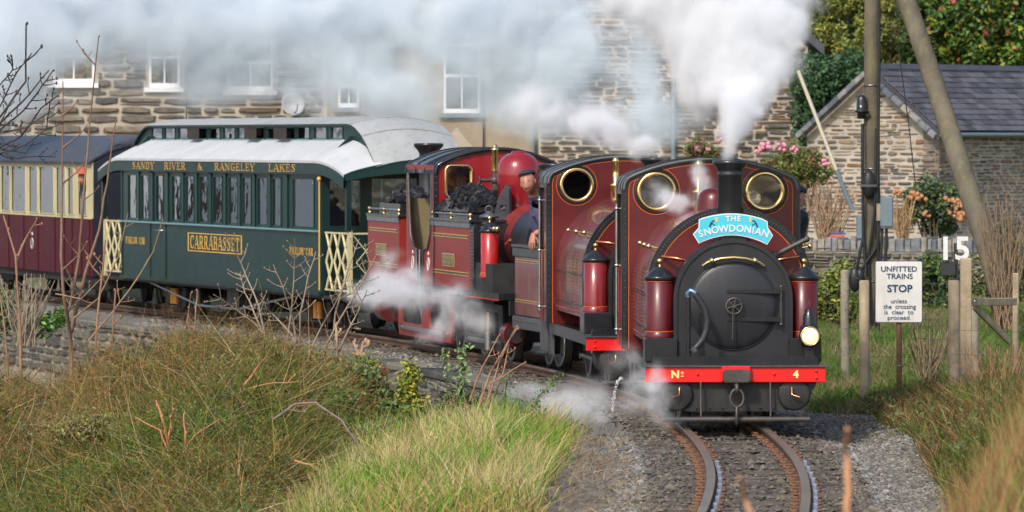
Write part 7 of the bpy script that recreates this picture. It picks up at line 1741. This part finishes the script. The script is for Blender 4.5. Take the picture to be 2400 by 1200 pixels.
for (x0, y0, x1, y1, c) in ((640, 830, 528, 545, 1), (660, 840, 690, 560, 1), (700, 840, 640, 620, 1), (720, 850, 880, 600, 1), (700, 830, 740, 590, -1), (650, 820, 560, 640, -1), (760, 850, 860, 680, 1), (720, 840, 600, 700, 1), (740, 850, 830, 760, -1), (690, 850, 820, 640, 1), (680, 830, 500, 690, 1), (770, 850, 842, 560, -1)):
    hw.append(([(x0, y0+40), (x0*.6+x1*.4+c*12, y0*.6+y1*.4), (x0*.25+x1*.75+c*8, y0*.25+y1*.75), (x1, y1)], 6, 2))
twigs("thorn_bush", "leafless grey brown thorn bush before the parlour carriage's front end", "bush", hw, 44.5, (.30, .23, .17), 12, 7)
bt = [([(-140, 420), (-40, 330), (0, 275), (60, 190), (62, 55)], 8, 4), ([(-100, 360), (0, 290), (70, 220), (115, 165)], 6, 3), ([(0, 200), (30, 165), (28, 130)], 4, 3), ([(-60, 300), (0, 305), (60, 255), (100, 200), (125, 165)], 5, 3), ([(-80, 380), (0, 345), (50, 320), (95, 255), (135, 225)], 6, 3), ([(-60, 400), (0, 360), (60, 340), (110, 300), (118, 235)], 5, 3), ([(0, 350), (40, 372), (90, 365), (130, 368)], 4, 2), ([(-50, 290), (0, 250), (40, 170), (75, 125)], 4, 3), ([(0, 290), (20, 250), (0, 220)], 3, 2), ([(-50, 330), (10, 350), (60, 360), (80, 330)], 4, 2), ([(10, 310), (60, 300), (118, 262)], 4, 2), ([(40, 345), (0, 335), (-20, 300)], 4, 2)]
tr = thing("bare_tree", "leafless dark budded branches reaching in at the upper left edge", "tree", (0, 0, 0))
o = twigs("branch", None, None, bt, 43, (.055, .045, .04), 6, 8); o.parent = tr
mb = MB(); mb.tube([P(-220, 1100, 43.3), P(-200, 700, 43.2), P(-140, 420, 43)], [.09, .07, .03], 10, bark); mb.build("trunk", None, tr)
twigs("dead_stem", "bright orange forked dead stem in the middle of the scrub", "stem", [([(398, 1120), (392, 1030), (378, 975), (365, 940)], 8, 4), ([(393, 1040), (400, 985), (408, 960)], 6, 4), ([(395, 1060), (375, 1010), (320, 980)], 5, 3)], 36.5, (.48, .19, .08), 0, 9)
twigs("dead_stem.001", "upright orange stem with side twig right of the forked one", "stem", [([(440, 1120), (434, 1040), (430, 970)], 7, 4), ([(436, 1050), (455, 1020), (510, 985)], 5, 3), ([(432, 1005), (410, 985)], 4, 3)], 36.3, (.45, .20, .09), 0, 10)
twigs("dead_stem.002", "orange stem slanting up to the right over the scrub", "stem", [([(510, 970), (560, 920), (600, 865), (625, 835)], 8, 4), ([(560, 920), (620, 900), (700, 895)], 5, 3)], 39, (.42, .20, .10), 1, 11)
twigs("dead_stem.003", "arching grey bramble stem above the green mound", "bramble", [([(640, 985), (690, 948), (740, 945), (800, 985), (850, 1060), (905, 1130)], 7, 4)], 36.5, (.24, .16, .14), 2, 12)
twigs("dead_stem.004", "short forked orange twig low at the left of the grass mound", "stem", [([(560, 1180), (548, 1120), (555, 1080)], 5, 3), ([(550, 1105), (540, 1085)], 4, 3), ([(690, 1080), (725, 1090), (765, 1130)], 6, 3)], 35, (.45, .24, .12), 0, 13)
twigs("dead_stem.005", "bunch of dry brown canes leaning right before the middle locomotive", "cane", [([(1120, 960), (1150, 870), (1212, 770)], 7, 4), ([(1140, 960), (1170, 850), (1210, 765)], 5, 3), ([(1150, 950), (1180, 870), (1193, 810)], 5, 3), ([(1100, 940), (1130, 860), (1170, 785)], 5, 3), ([(1130, 1000), (1150, 900), (1230, 850)], 5, 3)], 42.8, (.32, .18, .11), 1, 14)
twigs("dead_stem.006", "pale broken woody stump above the retaining wall", "stump", [([(838, 900), (845, 850), (852, 800)], 12, 8), ([(845, 850), (836, 820), (828, 800)], 8, 6), ([(790, 850), (790, 800), (786, 760)], 8, 5)], 44, (.38, .26, .17), 1, 16)
twigs("near_stalk", "blurred orange stalk close to the camera right of the track", "stalk", [([(1990, 1260), (1988, 1150), (1984, 1060), (1986, 1005)], 20, 10)], 11, (.50, .25, .12), 0, 17, buds=False)
twigs("near_stalk.001", "blurred orange stalk close to the camera between the rails", "stalk", [([(1775, 1240), (1748, 1170), (1732, 1120)], 18, 8)], 11, (.48, .27, .14), 0, 18, buds=False)
def canes(name, label, x0, x1, y0, y1, d, n, colr, fan=.5, w_=3.0, seed=1):
    rg = random.Random(seed); xc = (x0+x1)/2; L_ = []
    for i in range(n):
        b = rg.uniform(x0*.35+xc*.65, x1*.35+xc*.65); e = rg.uniform(x0, x1); t = rg.uniform(y0, y0+(y1-y0)*.35); L_.append(([(b, y1+12), ((b*.45+e*.55)+rg.uniform(-8, 8), (y1+t)/2), (e, t)], w_, 1.6))
    return twigs(name, label, "dry plant", L_, d, colr, 1, seed, buds=False)
canes("dry_canes", "thicket of dry pinkish canes behind the leading locomotive's right side", 1880, 2010, 420, 560, 77.5, 60, (.34, .22, .13), seed=20)
canes("dry_canes.001", "dry cane clump between the grey cabinet and the hydrangea", 2085, 2150, 455, 560, 78, 34, (.38, .24, .12), seed=21)
canes("dry_canes.002", "straggling brown stems below the leaning pole behind the gate", 2290, 2420, 450, 760, 56, 60, (.26, .18, .11), seed=22)
canes("dry_canes.003", "tangle of fallen brown stems between the stop notice and gate post", 2120, 2230, 760, 900, 47, 50, (.27, .20, .12), seed=23)
canes("dry_canes.004", "dead bracken stems by the lower right bank", 2250, 2430, 800, 1000, 43, 60, (.34, .19, .10), seed=24)
canes("dry_canes.005", "pale dry stems at the left end of the retaining wall", -10, 130, 640, 800, 52, 50, (.30, .24, .17), seed=25)

# --- vans and house added out of view, left, to reflect in the carriage windows
def van(name, label, loc, rz, m):
    t = thing(name, label, "van", loc, rz)
    mb = MB(); mb.plate([(-2.3, .35), (2.3, .35), (2.35, .9), (1.75, 1.15), (1.2, 1.95), (-2.2, 2.0), (-2.35, 1.8)], [], 'y', -.85, .85, m); mb.build("body", None, t)
    for s in (-1, 1):
        mb = MB(); mb.plate([(.45, 1.15), (1.5, 1.15), (1.1, 1.75), (.45, 1.78)], [], 'y', s*.853, s*.858, inside); mb.build("side_window", None, t)
        for x in (-1.5, 1.5): mb = MB(); mb.lathe([(.34, -.1), (.34, .1)], (x, s*.80, .34), (0, 1, 0), 20, rubber); mb.build("wheel", None, t)
    mb = MB(); mb.plate([(-.7, 1.15), (.7, 1.15), (.6, 1.8), (-.6, 1.8)], [], 'x', 1.62, 1.63, inside); mb.build("windscreen", None, t)
vd = R(36)
for i, (a, m_, nm) in enumerate(((-5.5, white, "nearer white van added out of view for the window reflections"), (-.2, mat("van_grey", (.3, .33, .36), .3), "grey van added out of view for the window reflections"), (5.2, white, "farther white van added out of view for the window reflections"))):
    van("unseen_van" if i == 0 else "unseen_van.%03d" % i, nm, (-17.0+a*math.cos(vd), 80+a*math.sin(vd), float(gz(-17.0+a*math.cos(vd), 80+a*math.sin(vd)))), vd, m_)
ch = thing("unseen_house", "white rendered house added out of view for the window reflections", "house", (-20.5, 85.5, -.35), vd)
mb = MB(); mb.plate([(-8, 0), (8, 0), (8, 3.4), (-8, 3.4)], [hole(x-.5, x+.5, 1.2, 2.5) for x in (-6, -3.2, 0, 3.2, 6)], 'y', 0, .3, white); mb.box(-8, -7.7, .3, 5, 0, 3.4, white); mb.box(7.7, 8, .3, 5, 0, 3.4, white); mb.build("wall", None, ch)
for x in (-6, -3.2, 0, 3.2, 6): mb = MB(); mb.box(x-.5, x+.5, .1, .14, 1.2, 2.5, glass); mb.box(x-.5, x+.5, .3, .34, 1.2, 2.5, inside); mb.build("window", None, ch)
mb = MB(); mb.plate([(-.3, 3.3), (2.5, 5.2), (5.3, 3.3), (2.5, 5.05)], [], 'x', -8.2, 8.2, slate_d); mb.build("roof", None, ch)
# ------------------------------------------------------------------ smoke and steam: real density grids in closed boxes of air
def smoke(name, label, box, res, blobs, nscale, amp, thr, gain, dens, colr, detail=4.0, warp=.0, aniso=-.15, absorb=None, mult=False):
    """blobs: (px, py, depth, rx_px, ry_px, depth radius in metres, weight)"""
    mm = bpy.data.materials.new(name+"_vapour"); mm.use_nodes = True; n, l = mm.node_tree.nodes, mm.node_tree.links; n.clear()
    o = n.new("ShaderNodeOutputMaterial"); pv = n.new("ShaderNodeVolumePrincipled"); pv.inputs["Color"].default_value = (*colr, 1); pv.inputs["Density"].default_value = dens; pv.inputs["Anisotropy"].default_value = aniso
    if absorb: pv.inputs["Absorption Color"].default_value = (*absorb, 1)
    l.new(pv.outputs[0], o.inputs["Volume"])
    ng = bpy.data.node_groups.new(name+"_field", 'GeometryNodeTree'); ng.interface.new_socket("Geometry", in_out='OUTPUT', socket_type='NodeSocketGeometry')
    N, Lk = ng.nodes, ng.links
    go = N.new("NodeGroupOutput"); vc = N.new("GeometryNodeVolumeCube"); sm = N.new("GeometryNodeSetMaterial"); sm.inputs["Material"].default_value = mm
    vc.inputs["Min"].default_value = box[0]; vc.inputs["Max"].default_value = box[1]
    for i, k in enumerate(("Resolution X", "Resolution Y", "Resolution Z")): vc.inputs[k].default_value = res[i]
    pos = N.new("GeometryNodeInputPosition").outputs[0]
    def M(op, a, b=None, c=None):
        q = N.new("ShaderNodeMath"); q.operation = op
        for i, v in enumerate((a, b, c)):
            if v is None: continue
            if hasattr(v, "links"): Lk.new(v, q.inputs[i])
            else: q.inputs[i].default_value = v
        return q.outputs[0]
    def VM(op, a, b=None):
        q = N.new("ShaderNodeVectorMath"); q.operation = op
        for i, v in enumerate((a, b)):
            if v is None: continue
            if hasattr(v, "links"): Lk.new(v, q.inputs[i])
            else: q.inputs[i].default_value = v
        return q.outputs["Value"] if op in ('LENGTH', 'DOT_PRODUCT') else q.outputs["Vector"]
    p = pos
    if warp:
        t = N.new("ShaderNodeTexNoise"); t.inputs["Scale"].default_value = nscale*.55; t.inputs["Detail"].default_value = 2; Lk.new(pos, t.inputs["Vector"])
        w_ = VM('MULTIPLY', VM('SUBTRACT', t.outputs["Color"], (.5, .5, .5)), (warp, warp, warp)); p = VM('ADD', pos, w_)
    S = None
    for px, py, d, rx, ry, rd, wt in blobs:
        c = P(px, py, d); r = (rx*d/12000, rd, ry*d/12000); q = VM('DIVIDE', VM('SUBTRACT', p, tuple(c)), r); g = M('MULTIPLY', M('EXPONENT', M('MULTIPLY', VM('DOT_PRODUCT', q, q), -1.0)), wt)
        S = g if S is None else M('ADD', S, g)
    t = N.new("ShaderNodeTexNoise"); t.inputs["Scale"].default_value = nscale; t.inputs["Detail"].default_value = detail; t.inputs["Roughness"].default_value = .58; Lk.new(p, t.inputs["Vector"])
    nz = M('SUBTRACT', t.outputs[0], .5)
    v = M('MULTIPLY', S, M('MAXIMUM', M('ADD', M('MULTIPLY', nz, amp), 1.0), 0.0)) if mult else M('ADD', S, M('MULTIPLY', nz, amp)); v = M('MULTIPLY', M('SUBTRACT', v, thr), gain)
    cl = N.new("ShaderNodeClamp"); Lk.new(v, cl.inputs[0]); v2 = M('MULTIPLY', cl.outputs[0], cl.outputs[0])
    # fade at every face of the box so that nothing ends in a plane
    Lk.new(v2, vc.inputs["Density"]); Lk.new(vc.outputs[0], sm.inputs[0]); Lk.new(sm.outputs[0], go.inputs[0])
    me = bpy.data.meshes.new(name); ob = bpy.data.objects.new(name, me); COL.objects.link(ob); me.materials.append(mm)
    md = ob.modifiers.new("field", 'NODES'); md.node_group = ng
    return tag(ob, label, "smoke", None, "stuff")
def bb(px0, px1, py0, py1, d0, d1):
    x = [P(a, 0, d).x for a in (px0, px1) for d in (d0, d1)]; z = [P(0, a, d).z for a in (py0, py1) for d in (d0, d1)]
    return ((min(x), d0, min(z)), (max(x), d1, max(z)))
A = [(1713, 366, 40.62, 26, 26, .10, .95), (1714, 325, 40.65, 42, 38, .18, 1.0), (1722, 285, 40.7, 56, 42, .24, 1.0), (1735, 235, 40.8, 72, 52, .32, 1.15), (1790, 165, 41.2, 75, 62, .35, 1.2), (1820, 60, 41.4, 88, 85, .45, 1.3), (1700, 90, 41.6, 110, 100, .5, 1.3), (1620, 190, 41.8, 55, 60, .35, .8), (1590, 60, 42, 100, 110, .5, 1.1), (1760, -60, 41.8, 170, 100, .6, 1.4), (1480, -20, 42.2, 130, 90, .5, .95), (1640, 265, 41.8, 50, 50, .25, .85), (1680, 215, 41.3, 60, 50, .3, .8)]
smoke("chimney_plume", "dense white smoke plume billowing up from the leading chimney", bb(1250, 1960, -170, 392, 40.2, 43.2), (150, 90, 135), A, 3.4, 1.7, .50, 1.8, 9.0, (.975, .985, 1.0), 6, .35)
B = [(60, 60, 73, 300, 130, 0.70, .95), (330, 20, 73, 300, 90, 0.70, 1.1), (620, 60, 73, 230, 120, 0.75, 1.3), (560, 160, 73, 90, 55, 0.55, .8), (870, 190, 73, 150, 110, 0.70, 1.25), (900, 60, 73, 260, 90, 0.70, 1.1), (1150, 30, 73, 220, 85, 0.70, 1.2), (1240, 150, 73, 110, 110, 0.65, 1.1), (1300, 260, 73, 110, 70, 0.60, .95), (1400, 60, 73, 130, 80, 0.65, 1.1), (1520, 160, 73, 70, 120, 0.60, .9), (40, 250, 73, 110, 90, 0.60, .6), (280, 160, 73, 60, 60, 0.55, .6), (180, 260, 73, 120, 40, 0.50, .42), (640, 240, 73, 100, 30, 0.50, .5), (700, -120, 73, 1000, 110, 0.75, 1.0), (150, 150, 73, 200, 60, 0.55, .4), (480, 230, 73, 200, 45, 0.55, .42), (860, 270, 73, 150, 40, 0.50, .6), (1200, 210, 73, 120, 90, 0.55, .9), (1400, 180, 73, 110, 110, 0.50, .7), (1500, 260, 73, 110, 80, 0.50, .7), (1660, 250, 73, 90, 70, 0.50, .6), (900, 240, 73, 140, 60, 0.50, .7), (480, 170, 73, 70, 60, 0.50, .5), (330, 60, 73, 200, 60, 0.55, .8), (30, 120, 73, 120, 120, 0.55, .5), (1090, 130, 73, 60, 60, 0.50, .25), (1470, 330, 73, 70, 40, 0.50, .5)]
smoke("drifting_smoke", "blue grey smoke drifting along in front of the terrace houses", bb(-160, 1640, -230, 345, 71.7, 74.3), (330, 44, 118), B, 1.15, 4.2, .29, .95, 3.1, (.89, .945, .985), 8, .9, -.25, mult=True)
C = [(1500, 352, 46.5, 43, 28, 0.24, .9), (1440, 320, 46.8, 57, 38, 0.30, 1.0), (1370, 300, 47, 60, 33, 0.30, .9), (1290, 268, 47.3, 72, 40, 0.30, .9), (1230, 225, 47.6, 72, 48, 0.30, .7), (1580, 370, 46.3, 43, 26, 0.18, .6), (1400, 250, 47, 72, 48, 0.30, .6)]
smoke("drifting_steam", "white steam trailing off the middle locomotive's cab roof", bb(1120, 1650, 140, 420, 45.9, 48.2), (120, 50, 65), C, 3.4, 6.0, .28, 1.1, 8.0, (.98, .985, .995), 6, .3, mult=True)
D = [(1640, 400, 42.3, 28, 33, 0.13, .9), (1655, 440, 42.2, 28, 33, 0.13, .8), (1610, 465, 42.2, 46, 25, 0.15, .7), (1560, 470, 42.2, 43, 25, 0.15, .7), (1535, 440, 42.3, 51, 38, 0.13, .5), (1580, 490, 42.1, 51, 20, 0.13, .5)]
smoke("cab_steam", "thin steam curling past the leading cab's left porthole", bb(1460, 1720, 350, 540, 41.7, 42.75), (70, 30, 50), D, 5.0, 4.5, .25, 1.3, 8.0, (.98, .985, .995), 5, .15, mult=True)
E = [(900, 600, 51.6, 43, 33, 0.26, .6), (930, 640, 51.5, 61, 43, 0.32, .95), (980, 690, 51.4, 96, 48, 0.38, .9), (900, 690, 51.6, 89, 35, 0.38, .8), (1060, 720, 51, 89, 43, 0.38, .75), (1110, 755, 50.8, 64, 43, 0.32, .7), (1000, 775, 51, 76, 33, 0.38, .65), (850, 690, 52, 51, 25, 0.26, .5), (1080, 640, 51.2, 64, 33, 0.26, .4)]
smoke("side_steam", "pale steam blowing across the rear locomotive's tank and bogie", bb(740, 1260, 500, 860, 50.1, 52.6), (120, 50, 78), E, 3.2, 6.5, .28, .9, 4.0, (.97, .98, .995), 6, .4, mult=True)
F = [(1545, 900, 39.7, 33, 51, 0.20, .8), (1560, 960, 39.7, 51, 43, 0.26, .9), (1500, 880, 40.5, 43, 43, 0.32, .7), (1470, 830, 41.5, 51, 43, 0.32, .6), (1490, 940, 40.4, 58, 48, 0.38, .65), (1620, 985, 40.3, 102, 20, 0.38, .45), (1440, 870, 42, 51, 51, 0.38, .5), (1750, 975, 40.8, 76, 25, 0.38, .4)]
smoke("cylinder_steam", "steam puffing from under the leading locomotive's front corner", bb(1340, 1900, 740, 1030, 39.0, 43), (110, 70, 60), F, 4.2, 6.0, .25, .9, 5.5, (.97, .98, .995), 6, .2, mult=True)
G_ = [(1300, 950, 44.3, 115, 23, 0.77, .75), (1230, 915, 45, 76, 20, 0.64, .55), (1390, 975, 43.6, 89, 17, 0.64, .75), (1400, 935, 44, 76, 38, 0.64, .5), (1350, 905, 45, 76, 30, 0.64, .4)]
smoke("ground_steam", "low steam hugging the ballast between the wall end and locomotive", bb(1140, 1500, 860, 1000, 43, 46), (90, 60, 36), G_, 3.4, 5.5, .20, .9, 3.4, (.97, .98, .995), 5, .25, mult=True)
mb = MB(); rg = random.Random(2)
for k in range(110):
    t = k/109; q = P(1458-24*t**.8+rg.uniform(-3.5, 3.5), 886+80*t*t+rg.uniform(-3, 3), 42.6); mb.sphere(tuple(q), .002+.003*rg.random(), 6, 4, white, (.8, .8, 1.8))
tag(mb.build("water_jet"), "thin white jet of water spurting down beside the leading locomotive", "water jet", None, "stuff")
